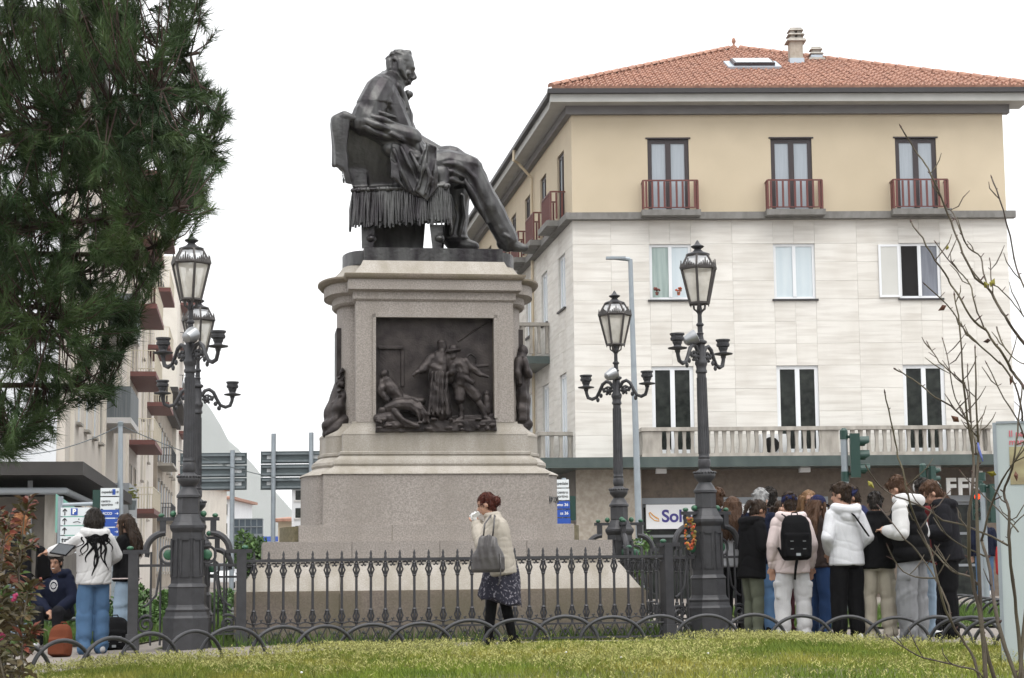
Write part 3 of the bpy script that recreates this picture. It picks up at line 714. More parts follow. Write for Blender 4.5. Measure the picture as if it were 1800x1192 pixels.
for i, (px, py, w, h, m, lab) in enumerate([(463,952,27,9,'sign_blue','blue fascia sign on the far white shop'),(463,966,22,6,'poster_ink','red fascia strip below the blue sign on the far shop')]):
    a = W(px, py, 228); b = W(px+w, py-h, 228); mb = MB(); mb.bb((a.x,227.6,a.z),(b.x,228,b.z)); 
    TAG(OB('fascia_sign', mb, m), lab, 'sign')
# pavilion with dark flat roof
P0 = SP(100, 36.0); pav = EM('pavilion', 'low grey concrete pavilion with wide dark flat roof on the left', 'building', P0)
zr = W(113, 827, 36).z
mb = MB(); mb.bb((0,.0,-.3),(14,9,zr-.5), MSt); OB('wall', mb, 'concrete', pav)
mb = MB(); mb.bb((-.9,-.55,zr-.13),(15,10,zr+.12), MSt); OB('roof', mb, 'roof_dark', pav)
mb = MB(); mb.tube([MSt@Vector((-.6,9,zr-.42)), MSt@Vector((-.6,-.2,zr-.42)), MSt@Vector((14,-.2,zr-.42))], .07, 8); OB('gutter', mb, 'grey_metal', pav, sm=50)
for y in (.5, 2.0): 
    mb = MB(); mb.tube([MSt@Vector((-.08,y,-.1)), MSt@Vector((-.08,y,zr-.2))], .05, 8); OB('pipe', mb, 'grey_metal', pav, sm=50)
mb = MB(); mb.bb((-.1,.0,-.2),(.0,.22,zr-.45), MSt); OB('pilaster', mb, 'balc_concrete', pav)
for k in range(4):
    mb = MB(); mb.bb((2+2.8*k,-.08,zr-1.2),(3.8+2.8*k,.02,zr-.6), MSt); OB('window', mb, 'dark_glass', pav)
mb = MB(); a = W(98,868,34.5); b = W(150,905,34.5); mb.add([(a.x,34.5,a.z),(b.x,34.5,b.z),(b.x,34.5,b.z-.5),(a.x,34.5,a.z-.7)],[(0,1,2,3)]); mb.add([(p[0],p[1]+.03,p[2]) for p in mb.v],[(3,2,1,0)]); mb.f += [(0,4,5,1),(1,5,6,2),(2,6,7,3),(3,7,4,0)]
OB('green_canopy', mb, 'sign_green', pav, M=Matrix.Translation(-P0))
# ------------------------------------------------------------------ road signs, poles, traffic lights
def sign_arrow(mb, cx, cz, s, y, kind='up'):
    M = Matrix.Translation((cx,y,cz)) @ (Matrix.Rotation(R(90),4,'Y') if kind == 'right' else Matrix.Identity(4))
    mb.bb((-.06*s,-.004,-.5*s),(.06*s,.004,.3*s), M); 
    for q in (-1,1): mb.add([(0,-.004,.5*s),(0,-.004,.32*s),(q*.32*s,-.004,.02*s),(q*.32*s,-.004,.2*s),(0,.004,.5*s),(0,.004,.32*s),(q*.32*s,.004,.02*s),(q*.32*s,.004,.2*s)],[(0,1,2,3),(4,5,6,7),(0,3,7,4),(1,2,6,5)], M)
DS = 31.0; k1 = DS/FPX
p0 = W(152, 958, DS); gz = G(p0.x, DS)
sg = EM('direction_sign', 'white direction sign with up arrows, a blue P and the word tribunale', 'road sign', (p0.x, DS, gz))
def bz(py): return W(152, py, DS).z-gz
for px in (104, 200):
    mb = MB(); x = (px-152)*k1; mb.tube([(x,.05,0),(x,.05,bz(872 if px == 104 else 885))], .045, 10); OB('post', mb, 'galv', sg, sm=50)
mb = MB(); mb.tube([(-.46,.05,bz(887)),(.3,.05,bz(885))], .03, 8); OB('crossbar', mb, 'galv', sg, sm=50)
for i, (y0, y1, tx) in enumerate([(892,907,'IL P'),(909,923,''),(925,940,'museo'),(942,957,'tribunale'),(959,972,'')]):
    mb = MB(); mb.bb((-.43,-.02,bz(y1)),(.46,.02,bz(y0))); pl = OB('plate', mb, 'sign_white', sg); zc = (bz(y0)+bz(y1))/2; m2 = MB()
    if i < 3: sign_arrow(m2, -.36, zc, .11, -.024)
    if i == 1: m2.tube([(-.22,-.024,zc-.02),(-.15,-.024,zc-.005),(-.1,-.024,zc-.025)], .006, 5); m2.ell((-.13,-.024,zc+.03),(.012,.004,.012),6)
    if m2.v: OB('symbol', m2, 'ink', pl)
    if i == 0:
        m2 = MB(); m2.bb((-.26,-.026,zc-.055),(-.15,-.02,zc+.055)); OB('symbol', m2, 'sign_blue', pl); o = OB('lettering', TX('P', .11, .004, 'CENTER', .006), 'letter_white', pl); o.matrix_local = Matrix.Translation((-.205,-.029,zc))
        tx = '8.00'
    if tx: o = OB('lettering', TX(tx, .135 if i == 3 else .11, .004, 'LEFT' if i == 3 else 'CENTER', .003), 'ink', pl); o.matrix_local = Matrix.Translation((-.41 if i == 3 else .18, -.024, zc))
DS2 = 30.2; p0 = W(192, 900, DS2); gz2 = G(p0.x, DS2)
s2 = EM('direction_sign', 'stack of two white and three blue direction plates beside a thin grey pole', 'road sign', (p0.x, DS2, gz2))
k2 = DS2/FPX
def bz2(py): return W(192, py, DS2).z-gz2
mb = MB(); mb.tube([(-.21,.06,0),(-.21,.06,bz2(862))], .05, 10); OB('post', mb, 'tl_green', s2, sm=50)
mb = MB(); mb.bb((-.27,.0,bz2(893)),(-.14,.14,bz2(861))); OB('signal_box', mb, 'tl_green', s2)
for i, (y0, y1, m, tx, arrow) in enumerate([(858,872,'sign_white','ospedale',1),(874,894,'sign_white','centro\nsportivo',1),(896,910,'sign_blue','LECCO',1),(912,926,'sign_blue','36',1),(928,942,'sign_blue','ERBA',1)]):
    mb = MB(); mb.bb((-.14,-.02,bz2(y1)),(.155,.02,bz2(y0))); pl = OB('plate', mb, m, s2); zc = (bz2(y0)+bz2(y1))/2
    ink = 'ink' if m == 'sign_white' else 'letter_white'
    o = OB('lettering', TX(tx, .055, .003, 'LEFT', .001), ink, pl); o.matrix_local = Matrix.Translation((-.125, -.023, zc))
    m2 = MB(); sign_arrow(m2, .125, zc, .055, -.023, 'right'); OB('symbol', m2, ink, pl)
    if i == 0: m2 = MB(); m2.bb((.05,-.024,zc-.045),(.1,-.02,zc+.045)); OB('symbol', m2, 'sign_blue', pl)
# sign stack at the right of the pedestal
DS3 = 33.0; p0 = W(992, 900, DS3); s3 = EM('direction_sign', 'direction plates half hidden behind the right edge of the pedestal', 'road sign', (p0.x, DS3, G(p0.x,DS3)))
def bz3(py): return W(992, py, DS3).z-G(p0.x,DS3)
mb = MB(); mb.tube([(.0,.06,0),(.0,.06,bz3(840))], .04, 10); OB('post', mb, 'galv', s3, sm=50)
mb = MB(); mb.bb((.1,-.0,bz3(915)),(.2,.15,bz3(872))); mb.bb((.03,.04,bz3(905)),(.1,.1,bz3(895))); OB('signal_box', mb, 'tl_green', s3)
for i, (y0, y1, m, tx) in enumerate([(843,857,'sign_white','ospedale'),(859,879,'sign_white','centro\nsportivo'),(881,894,'sign_blue','como 36'),(896,909,'sign_blue','ss 36'),(911,922,'sign_blue','')]):
    mb = MB(); mb.bb((-.24,-.02,bz3(y1)),(.085+.006*i,.02,bz3(y0))); pl = OB('plate', mb, m, s3); zc = (bz3(y0)+bz3(y1))/2
    if tx: o = OB('lettering', TX(tx, .07, .003, 'RIGHT', .001), 'ink' if m == 'sign_white' else 'letter_white', pl); o.matrix_local = Matrix.Translation((.07, -.023, zc))
# backs of two big road signs
def big_sign(label, px0, px1, py0, py1, posts, D, stick):
    a = W(px0, py1, D); b = W(px1, py0, D); gz = G(a.x, D)
    e = EM('road_sign', label, 'road sign', (a.x, D, gz)); w = b.x-a.x; z0, z1 = a.z-gz, b.z-gz; h = (z1-z0)/3
    for k in range(3):
        mb = MB(); mb.bb((0,0,z0+h*k+.012),(w,.04,z0+h*(k+1)-.012))
        mb.bb((.0,-.025,z0+h*k+.012),(w,.0,z0+h*k+.04)); mb.bb((.0,-.025,z0+h*(k+1)-.04),(w,.0,z0+h*(k+1)-.012)); pl = OB('panel', mb, 'sign_back', e)
        for q in (.22,.78): 
            mb = MB(); mb.bb((.05,-.06,z0+h*(k+q)-.03),(w-.05,-.001,z0+h*(k+q)+.03)); OB('rail', mb, 'galv_dark', pl)
        for sx in stick: 
            mb = MB(); mb.bb((sx*w,-.004,z0+h*(k+.38)),(sx*w+.2,.0,z0+h*(k+.66))); OB('sticker', mb, 'sticker', pl)
    for px, py in posts:
        t = W(px, py, D); mb = MB(); mb.tube([(t.x-a.x,-.13,0),(t.x-a.x,-.13,t.z-gz)], .07, 12); OB('post', mb, 'galv', e, sm=50)
    return e
big_sign('grey back of a big road sign behind the left street lamp', 316, 434, 795, 863, [(410,792),(330,792)], 55.0, (.82,.1))
big_sign('grey back of a big road sign beside the pedestal, posts rising above it', 458, 566, 792, 862, [(482,763),(548,761)], 56.0, (.1,.84))
# gridded sign further off
D = 75.0; a = W(410, 958, D); b = W(462, 912, D); gz = G(a.x,D)
e = EM('gantry_panel', 'blue-grey gridded panel on a thin post far behind the left lamp', 'billboard', (a.x, D, gz)); w = b.x-a.x; z0, z1 = a.z-gz, b.z-gz
mb = MB(); mb.bb((0,0,z0),(w,.25,z1)); OB('panel', mb, 'billboard_glass', e)
mb = MB()
for i in range(6): mb.bb((w*i/5-.015,-.03,z0),(w*i/5+.015,0,z1))
for i in (0,.32,.4,.7,1): zz = z0+(z1-z0)*i; mb.bb((0,-.045,zz-.02),(w,-.03,zz+.02))
OB('grid', mb, 'galv', e); mb = MB(); mb.bb((0,-.06,z0+(z1-z0)*.3),(w,-.046,z0+(z1-z0)*.4)); OB('band', mb, 'galv', e)
mb = MB(); mb.tube([(w*.85,.1,0),(w*.85,.1,z0)], .06, 8); OB('post', mb, 'galv', e, sm=50)
# plain poles
def pole(name, label, pts, r, D, m='galv', cat='pole', arm=None):
    t = W(*pts[0], D); b = W(*pts[1], D); z0 = G(b.x, D)-.1
    bx = b.x+(b.x-t.x)*(z0-b.z)/(b.z-t.z)
    e = EM(name, label, cat, (bx, D, z0))
    mb = MB(); mb.tube([(0,0,0),((t.x-bx)*.5,0,(t.z-z0)*.5),(t.x-bx,0,t.z-z0)], [r*1.15,r,r*.72], 12); OB('shaft', mb, m, e, sm=50)
    if arm: mb = MB(); a = Vector((t.x-bx,0,t.z-z0)); mb.tube([a-Vector((0,0,.05)), a+Vector((-.02,0,.0)), a+Vector(arm)], [.05,.05,.04], 8); mb.box(a+Vector(arm)*.75+Vector((0,0,.0)), (.42,.16,.05)); OB('lamp_head', mb, m, e, sm=40)
    else: mb = MB(); mb.lathe([(r*.95,-.05),(r*.95,.03),(r*.3,.06)], 12, (t.x-bx,0,t.z-z0)); OB('top_cap', mb, 'galv_dark', e, sm=40)
    return e
pole('lamp_pole', 'tall pale grey street lamp pole with short arm in front of the cream building', [(1108,456),(1122,900)], .068, 40.0, 'galv', 'street lamp', (-.42,0,.04))
pole('wire_pole', 'thin grey pole with wires in front of the apartment block', [(212,745),(211,960)], .07, 42.0)
wt = W(212, 748, 42)
for q, lab in ((W(-40, 790, 50), 'sagging overhead wire running left from the thin grey pole'), (W(600, 850, 62), 'sagging overhead wire running right from the thin grey pole')):
    pts = [wt.lerp(q, t)-Vector((0,0,.35*4*t*(1-t))) for t in [i/12 for i in range(13)]]
    mb = MB(); mb.tube(pts, .012, 5); TAG(OB('overhead_wire', mb, 'galv_dark'), lab, 'wire')
# traffic lights
def tl_head(e, c, ax, lit=None, s=1.0):
    """three-lamp head, lenses facing direction ax (in plan)"""
    rz = math.atan2(ax[1], ax[0]); M = Matrix.Translation(c) @ Matrix.Rotation(rz,4,'Z') @ Matrix.Scale(s,4)
    mb = MB(); mb.box((0,0,0),(.2,.28,.92)); h = OB('signal_head', mb, 'tl_green', e, M)
    for k in range(3):
        z = .29-.29*k
        mb = MB(); mb.tube([(.1,0,z),(.115,0,z)], .1, 14); OB('lens', mb, 'tl_red' if lit == k else 'tl_lens', h)
        mb = MB(); rings = []
        for x in (.1,.3):
            rings.append([(x-(.09 if math.sin(a) < -.2 and x > .2 else 0), .115*math.cos(a), z+.115*math.sin(a)) for a in [R(-50)+R(280)*i/14 for i in range(15)]])
        mb.loft(rings, False, None, False); rr = [[(p[0],p[1]*.93,z+(p[2]-z)*.93) for p in r] for r in rings]; mb.loft(rr, False, None, False); OB('visor', mb, 'tl_green', h, fix=False)
def traffic_light(label, px, pytop, D, hpx, hpy, ax, lit=None, s=1.0):
    t = W(px, pytop, D); g0 = G(t.x, D)
    e = EM('traffic_light', label, 'traffic light', (t.x, D, g0))
    mb = MB(); mb.tube([(0,0,0),(0,0,t.z-g0)], .055, 12); OB('post', mb, 'galv', e, sm=50)
    mb = MB(); mb.lathe([(.065,-.14),(.065,.0),(.03,.04)], 12, (0,0,t.z-g0)); OB('cap', mb, 'tl_green', e, sm=40); mb = MB(); z1 = W(px, 838, D).z-g0; mb.lathe([(.065,-.08),(.065,.08)], 12, (0,0,z1)); OB('clamp', mb, 'tl_green', e, sm=40)
    h = W(hpx, hpy, D); c = Vector((h.x-t.x, 0, h.z-g0)); tl_head(e, c, ax, lit, s)
    mb = MB(); mb.tube([(0,0,c.z+.4*s),(c.x,0,c.z+.4*s)], .025, 6); mb.tube([(0,0,c.z-.38*s),(c.x,0,c.z-.38*s)], .025, 6); OB('bracket', mb, 'tl_green', e)
    return e
traffic_light('dark green traffic light seen from the side on a grey post above the students', 1483, 757, 30.0, 1503, 801, (1,-.12), None, .76)
traffic_light('dark green traffic light with its hood to the right of the CAFFE letters', 1622, 818, 34.0, 1638, 842, (1,.3), None, .5)
traffic_light('rear traffic light near the red-capped passer-by, facing right', 1727, 853, 36.0, 1745, 885, (1,.1), None, .8)
traffic_light('traffic light glowing red behind the bare branches', 1722, 845, 38.0, 1717, 889, (-.1,-1), 0, .62)
# parked car by the left lamp
def car(label, p, rz):
    e = EM('parked_car', label, 'car', p, rz)
    prof = [(-2.0,.35),(-2.05,.75),(-1.85,.9),(-1.5,.95),(-.95,1.42),(.35,1.45),(1.0,1.0),(1.85,.82),(2.05,.6),(2.05,.35)]
    rings = [[(x,y,z if z < .95 else z) for x,z in [(a, b) for a,b in prof]] for y in ()]
    mb = MB()
    def ring(y, ins, hz): return [(x*(1-ins*.02), y*(1 if z < 1.0 else .8), .35+(z-.35)*hz) for x,z in prof]
    mb.loft([ring(-.82,1.5,.97), ring(-.7,0,1), ring(.7,0,1), ring(.82,1.5,.97)]); OB('body', mb, 'car_white', e, sm=40)
    mb = MB(); mb.add([(1.0,-.5,1.03),(1.0,.5,1.03),(.42,.5,1.42),(.42,-.5,1.42)],[(0,1,2,3)], Matrix.Translation((.03,0,.02))); OB('windscreen', mb, 'car_glass', e)
    mb = MB(); mb.add([(-1.42,-.5,1.03),(-1.42,.5,1.03),(-1.0,.5,1.4),(-1.0,-.5,1.4)],[(3,2,1,0)], Matrix.Translation((-.04,0,.02))); OB('rear_window', mb, 'car_glass', e)
    for s in (-1,1):
        mb = MB(); mb.add([(-1.2,s*.80,1.0),(.8,s*.80,1.0),(.3,s*.68,1.38),(-.9,s*.68,1.38)],[(0,1,2,3)]); OB('side_window', mb, 'car_glass', e)
        for x in (-1.3,1.3):
            mb = MB(); M = Matrix.Translation((x,s*.74,.32)) @ Matrix.Rotation(R(90),4,'X'); mb.lathe([(.2,-.09),(.32,-.08),(.32,.08),(.2,.09)], 18, (0,0,0), M); w = OB('wheel', mb, 'rubber', e, sm=40)
            mb = MB(); mb.lathe([(.05,-.1),(.19,-.095),(.19,.095),(.05,.1)], 12, (0,0,0), M); OB('rim', mb, 'alu', w, sm=40)
        mb = MB(); mb.ell((1.93,s*.55,.66),(.1,.16,.08),8); OB('headlight', mb, 'lamp_glass', e, sm=0)
        mb = MB(); mb.ell((-1.99,s*.6,.72),(.06,.1,.1),8); OB('tail_light', mb, 'poster_ink', e, sm=0)
    return e
pc = W(388, 1030, 110); car('white parked car between the left lamp base and the monument', (pc.x, 110, G(pc.x,110)), R(-82))
# ------------------------------------------------------------------ monument: granite pedestal
PHI = R(8); MC = Vector((-1.1, 24.5, 0)); cP, sP = math.cos(PHI), math.sin(PHI)
MM = TR(MC.x, MC.y, 0, PHI)
def zM(py, b): return W(757, py, 24.5-b).z
def ML(x, y): p = MM @ Vector((x,y,0)); return p.x, p.y
def S(px, py, v=0.0):
    """point in the monument frame seen at pixel (px,py), v = distance behind the middle plane"""
    w = W(px, py, 1.0); kx = w.x; kz = w.z-CAMZ
    x = (kx*(MC.y+v*cP)-MC.x+v*sP)/(cP-kx*sP); Y = MC.y+x*sP+v*cP
    return Vector((x, v, CAMZ+kz*Y))
def plan(hw, b, X, s=.26):
    q = [(-hw,-b),(hw,-b),(hw,-b+s)]; m = 13; d = b-s-.06
    right = [(hw-.0+(X-hw)*math.cos(t), d*math.sin(t)) for t in [R(-90)+math.pi*i/(m-1) for i in range(m)]]
    return q+right+[(hw,b-s),(hw,b),(-hw,b),(-hw,b-s)]+[(-x,-y) for x,y in right]+[(-hw,-b+s)]
ped = EM('monument_pedestal', 'stepped pink-grey granite pedestal with rounded sides carrying the bronze statue', 'pedestal', (MC.x,MC.y,0), PHI)
def tier(name, m, lv, sm=None, s=.26):
    mb = MB(); mb.loft([[(x,y,zM(py,b)) for x,y in plan(hw,b,X,s)] for py,hw,b,X in lv]); o = OB(name, mb, m, ped, sm=sm); return o
def course(name, m, hw, b, y0, y1, front, inset=.03, top=None):
    """course of separate blocks on all sides round a core"""
    z0, z1 = zM(y0,b), zM(y1,b); mb = MB(); mb.bb((-hw+inset*8,-b+inset*8,z0),(hw-inset*8,b-inset*8,z1-.01)); OB('core', mb, m, ped); g = .003
    w = 2*hw/front
    for s_ in (-1,1):
        for i in range(front):
            mb = MB(); a = -hw+w*i+g; c = -hw+w*(i+1)-g; yy = sorted((s_*b, s_*(b-.3))); t = top or 0
            j = random.uniform(-.002,.002)
            ro = b-t; mb.loft([[(a,yy[0],z0),(c,yy[0],z0),(c,yy[1],z0),(a,yy[1],z0)] if 1 else 0, [(a if i or not t else a+t,yy[0]+(t if s_ < 0 else 0)+j,z1),(c if i < front-1 or not t else c-t,yy[0]+(t if s_ < 0 else 0)+j,z1),(c if i < front-1 or not t else c-t,yy[1]-(t if s_ > 0 else 0)+j,z1),(a if i or not t else a+t,yy[1]-(t if s_ > 0 else 0)+j,z1)]]); OB('block', mb, m, ped)
        for i in range(2):
            mb = MB(); d = (2*b-.6)/2; y0_ = -b+.3+d*i+g; y1_ = -b+.3+d*(i+1)-g; x = sorted((s_*hw, s_*(hw-.3))); t = top or 0
            mb.loft([[(x[0],y0_,z0),(x[1],y0_,z0),(x[1],y1_,z0),(x[0],y1_,z0)], [(x[0]+(t if s_ < 0 else 0),y0_,z1),(x[1]-(t if s_ > 0 else 0),y0_,z1),(x[1]-(t if s_ > 0 else 0),y1_,z1),(x[0]+(t if s_ < 0 else 0),y1_,z1)]]); OB('block', mb, m, ped)
course('base', 'granite_dark', 2.49, 1.75, 1125, 1041, 4)
course('base', 'granite_pale', 2.46, 1.72, 1041, 984, 4, .03, .28)
tier('lip', 'granite_dark', [(1043,2.47,1.73,2.47),(1037,2.47,1.73,2.47)])
course('step', 'granite', 2.15, 1.40, 988, 951, 4)
course('step', 'granite', 1.71, 1.18, 953, 922, 3)
tier('step_side', 'granite_moss', [(953,1.70,1.17,1.93),(923,1.70,1.17,1.93)], 30)
tier('block', 'granite', [(923,1.41,1.08,1.66),(832,1.41,1.08,1.66)], 30)
tier('moulding', 'granite_pale', [(832.5,1.43,1.10,1.68),(830,1.42,1.09,1.67),(824,1.33,1.02,1.57),(820,1.28,.99,1.52),(819,1.27,.98,1.51),(815,1.285,.995,1.525),(810,1.28,.99,1.52),(805,1.24,.96,1.48),(801,1.2,.93,1.44),(800.5,1.19,.93,1.43),(798,1.205,.945,1.445),(794,1.205,.945,1.445),(793,1.19,.935,1.43)], 35)
tier('block', 'granite_pale', [(793.5,1.165,.93,1.42),(763,1.165,.93,1.42)], 30)
tier('moulding', 'granite_pale', [(763.5,1.17,.935,1.425),(760,1.165,.93,1.42),(752,1.09,.905,1.33),(744,1.045,.90,1.27),(741,1.045,.90,1.26)], 35)
zd0, zd1 = zM(742,.9), zM(529,.9)
mb = MB(); mb.loft([[(x,y,z) for x,y in plan(.985,.76,1.20,.2)] for z in (zd0,zd1)]); OB('dado', mb, 'granite', ped, sm=30)
zo0, zo1 = zM(760,.9), zM(557,.9)
for a,b_,c,d in ((-1.0,-.765,zd0,zd1),(.765,1.0,zd0,zd1),(-.765,.765,zo1,zd1)):
    mb = MB(); mb.bb((a,-.905,c),(b_,-.62,d)); OB('frame', mb, 'granite', ped)
for a,b_,c,d in ((-.79,-.75,zd0+.05,zo1+.03),(.75,.79,zd0+.05,zo1+.03),(-.79,.79,zo1-.01,zo1+.035)):
    mb = MB(); mb.bb((a,-.925,c),(b_,-.86,d)); OB('fillet', mb, 'granite', ped)
mb = MB(); mb.bb((-.76,-.77,zd0),(.76,-.745,zo1)); OB('niche', mb, 'granite_dark', ped)
tier('frieze', 'granite', [(530,1.01,.91,1.24),(526,1.035,.935,1.265),(514,1.035,.935,1.265),(513,1.05,.95,1.28),(510,1.09,.99,1.33),(508.5,1.10,1.0,1.34)], 35)
tier('cornice', 'granite', [(509,1.10,1.0,1.37),(491,1.10,1.0,1.37)], 30)
tier('cornice_lip', 'granite_dark', [(491.2,1.105,1.005,1.38),(489,1.13,1.03,1.42),(484,1.15,1.05,1.45),(481,1.15,1.05,1.45),(480.5,1.0,.9,1.28)], 35)
tier('cap', 'granite_pale', [(481,1.02,.92,1.30),(478,1.0,.9,1.28),(466,.93,.84,1.18),(459,.905,.80,1.14)], 35)
zP = zM(436,.78)
# small letters on the right side block
o = OB('lettering', TX("L'EPOCA", .10, .02, 'LEFT', .002), 'bronze', ped); o.matrix_local = TR(1.43,-.82,zM(878,1.0),R(60))
# ------------------------------------------------------------------ bronze statue of a seated man
sta = EM('bronze_statue', 'dark bronze statue of a man seated in a fringed armchair, facing right', 'statue', (MC.x,MC.y,zP), PHI)
SZ = Matrix.Translation((0,0,-zP))
mb = MB(); zq0 = zM(459.5,.8)
mb.loft([[(x,y,z-zP) for x,y in plan(.89,.78,1.13,.2)] for z in (zq0,zP)]); OB('plinth', mb, 'bronze', sta, sm=30)
class SB(MB):
    """volumes placed by silhouette pixel and depth"""
    def c(s, a, b, r1, r2, n=12): return s.cap(S(*a), S(*b), r1, r2, n, SZ)
    def ch(s, pts, rad, n=12):
        for i in range(len(pts)-1): s.c(pts[i], pts[i+1], rad[i], rad[i+1], n)
        return s
    def e(s, a, r, ry=0, rx=0, rz=0, n=14): return s.ell(S(*a), r, n, SZ, (Matrix.Rotation(R(rz),3,'Z')@Matrix.Rotation(R(ry),3,'Y')@Matrix.Rotation(R(rx),3,'X')))
    def slabv(s, poly, vf, th):
        return s.loft([[S(px,py,vf(py)) for px,py in poly], [S(px,py,vf(py)+th) for px,py in poly]], True, SZ)
    def slab(s, poly, v0, v1):
        return s.loft([[S(px,py,v0) for px,py in poly], [S(px,py,v1) for px,py in poly]], True, SZ)
b = SB()
# torso in a frock coat
b.e((742,292,0),(.32,.42,.28)); b.ch([(728,285,0),(702,245,0),(686,205,0),(682,172,0)],[.27,.24,.24,.23])
for v in (-.2,.2): b.ch([(722,280,v),(698,235,v*1.1),(681,190,v*1.3),(674,160,v*1.5)],[.25,.23,.22,.18])
b.ch([(708,245,-.08),(704,205,-.05),(698,175,0)],[.16,.16,.12])                 # chest
b.ch([(672,150,-.3),(690,143,0),(690,147,.3)],[.16,.15,.15])                    # shoulders
b.ch([(690,150,0),(696,130,0)],[.17,.15])                                       # neck
b.ch([(674,136,-.16),(686,141,-.22),(700,153,-.24),(709,170,-.2),(717,195,-.2),(722,228,-.22)],[.055,.06,.055,.05,.045,.04])
b.ch([(694,160,-.3),(706,180,-.29),(716,208,-.27)],[.03,.04,.02],8); b.ch([(700,165,-.34),(696,190,-.4),(700,225,-.4),(716,258,-.4)],[.02,.035,.04,.03],8)   # collar and lapel
b.ch([(676,133,.0),(674,137,-.12)],[.07,.07]); b.ch([(676,133,0),(678,137,.14)],[.07,.07])
b.e((716,168,0),(.05,.14,.07)); b.e((719,166,-.06),(.06,.05,.05))
# near arm
b.ch([(668,160,-.36),(652,188,-.47),(641,214,-.52)],[.205,.20,.195]); b.ch([(643,216,-.52),(676,231,-.55),(708,240,-.55),(722,243,-.55)],[.175,.165,.15,.15])
b.ch([(724,246,-.56),(735,264,-.57),(738,272,-.57)],[.085,.075,.07])
for i,(dx,L) in enumerate([(-5,13),(-1,16),(3,16),(7,13)]):
    b.ch([(735+dx*.7,270,-.60+.02*i),(736+dx*1.1,278,-.66+.02*i),(734+dx*1.1,270+L,-.62+.02*i)],[.032,.03,.024],8)
b.ch([(742,266,-.52),(746,275,-.56),(743,283,-.6)],[.034,.03,.024],8)
for q in (((646,203,-.66),(672,209,-.70),(690,216,-.66)),((640,211,-.68),(662,220,-.72),(684,228,-.70)),((655,195,-.62),(676,200,-.6),(694,206,-.5)),((688,235,-.70),(703,244,-.69),(716,250,-.64)),((640,222,-.66),(664,236,-.68),(690,243,-.66)),((652,165,-.5),(660,180,-.6),(672,196,-.56)),((675,160,-.5),(684,180,-.48),(690,205,-.40))):
    b.ch(q,[.03,.045,.025],8)
# far arm, hand on the knee holding a cloth
b.ch([(685,160,.36),(704,212,.44),(718,245,.42)],[.17,.155,.15]); b.ch([(718,245,.42),(775,272,.34),(800,286,.28)],[.145,.12,.09])
b.ch([(796,284,.26),(812,289,.22),(820,292,.2)],[.085,.075,.055]); 
for i in range(4): b.ch([(815,289+1.5*i,.26-.05*i),(823,290+1.5*i,.26-.05*i),(827,294+1.5*i,.25-.05*i)],[.03,.026,.02],8)
# legs
b.ch([(745,303,-.26),(785,292,-.26),(826,297,-.26)],[.25,.225,.185]); b.ch([(826,299,-.26),(850,345,-.26),(884,405,-.26),(893,421,-.26)],[.18,.17,.15,.145])
b.ch([(760,292,.2),(792,283,.24),(816,296,.24)],[.22,.2,.18]); b.ch([(812,300,.26),(804,350,.26),(802,400,.26),(800,418,.26)],[.19,.175,.16,.165])
b.ch([(887,423,-.26),(905,432,-.27),(921,437.5,-.28)],[.095,.085,.062]); b.ch([(884,428,-.26),(893,432,-.26)],[.085,.08])
b.ch([(797,425,.24),(817,430,.22),(833,433,.2)],[.1,.085,.06]); b.e((889,418,-.26),(.17,.16,.07),32); b.e((800,420,.26),(.19,.18,.06))
for q in (((812,290,-.42),(835,312,-.42),(850,345,-.38),(872,388,-.36)),((818,318,-.42),(834,345,-.40),(856,392,-.36)),((770,300,-.48),(795,303,-.47),(818,312,-.42)),((772,313,-.46),(796,316,-.45),(815,322,-.4)),((778,288,-.46),(800,289,-.46),(822,297,-.40)),((800,330,-.10),(815,326,-.2),(826,328,-.3)),((790,345,.06),(797,380,.06),(793,410,.08)),((812,345,.06),(815,380,.08),(808,412,.09))):
    b.ch(q,[.03]+[.045]*(len(q)-2)+[.025],8)
# coat skirts falling over the chair arm, with the pale flap
b.slab([(690,252),(712,254),(742,272),(764,292),(766,312),(757,345),(748,352),(722,341),(706,330),(698,300),(686,275)], -.66, -.50)
b.slab([(750,250),(767,258),(770,300),(766,334),(751,355),(730,335),(739,300),(745,270)], -.73, -.60)
b.slab([(685,278),(699,290),(703,318),(711,330),(700,322),(688,312)], -.72, -.56)
for q in (((692,262,-.68),(706,300,-.72),(722,336,-.68)),((705,258,-.68),(722,296,-.72),(738,330,-.70)),((722,268,-.68),(735,292,-.72),(742,316,-.7)),((752,256,-.74),(744,295,-.76),(736,330,-.74)),((766,268,-.70),(766,300,-.74),(756,346,-.74)),((750,290,-.76),(756,312,-.77),(748,340,-.76))):
    b.ch(q,[.016,.028,.016],8)
b.ch([(690,262,-.5),(715,275,-.5),(740,290,-.5)],[.14,.16,.14])
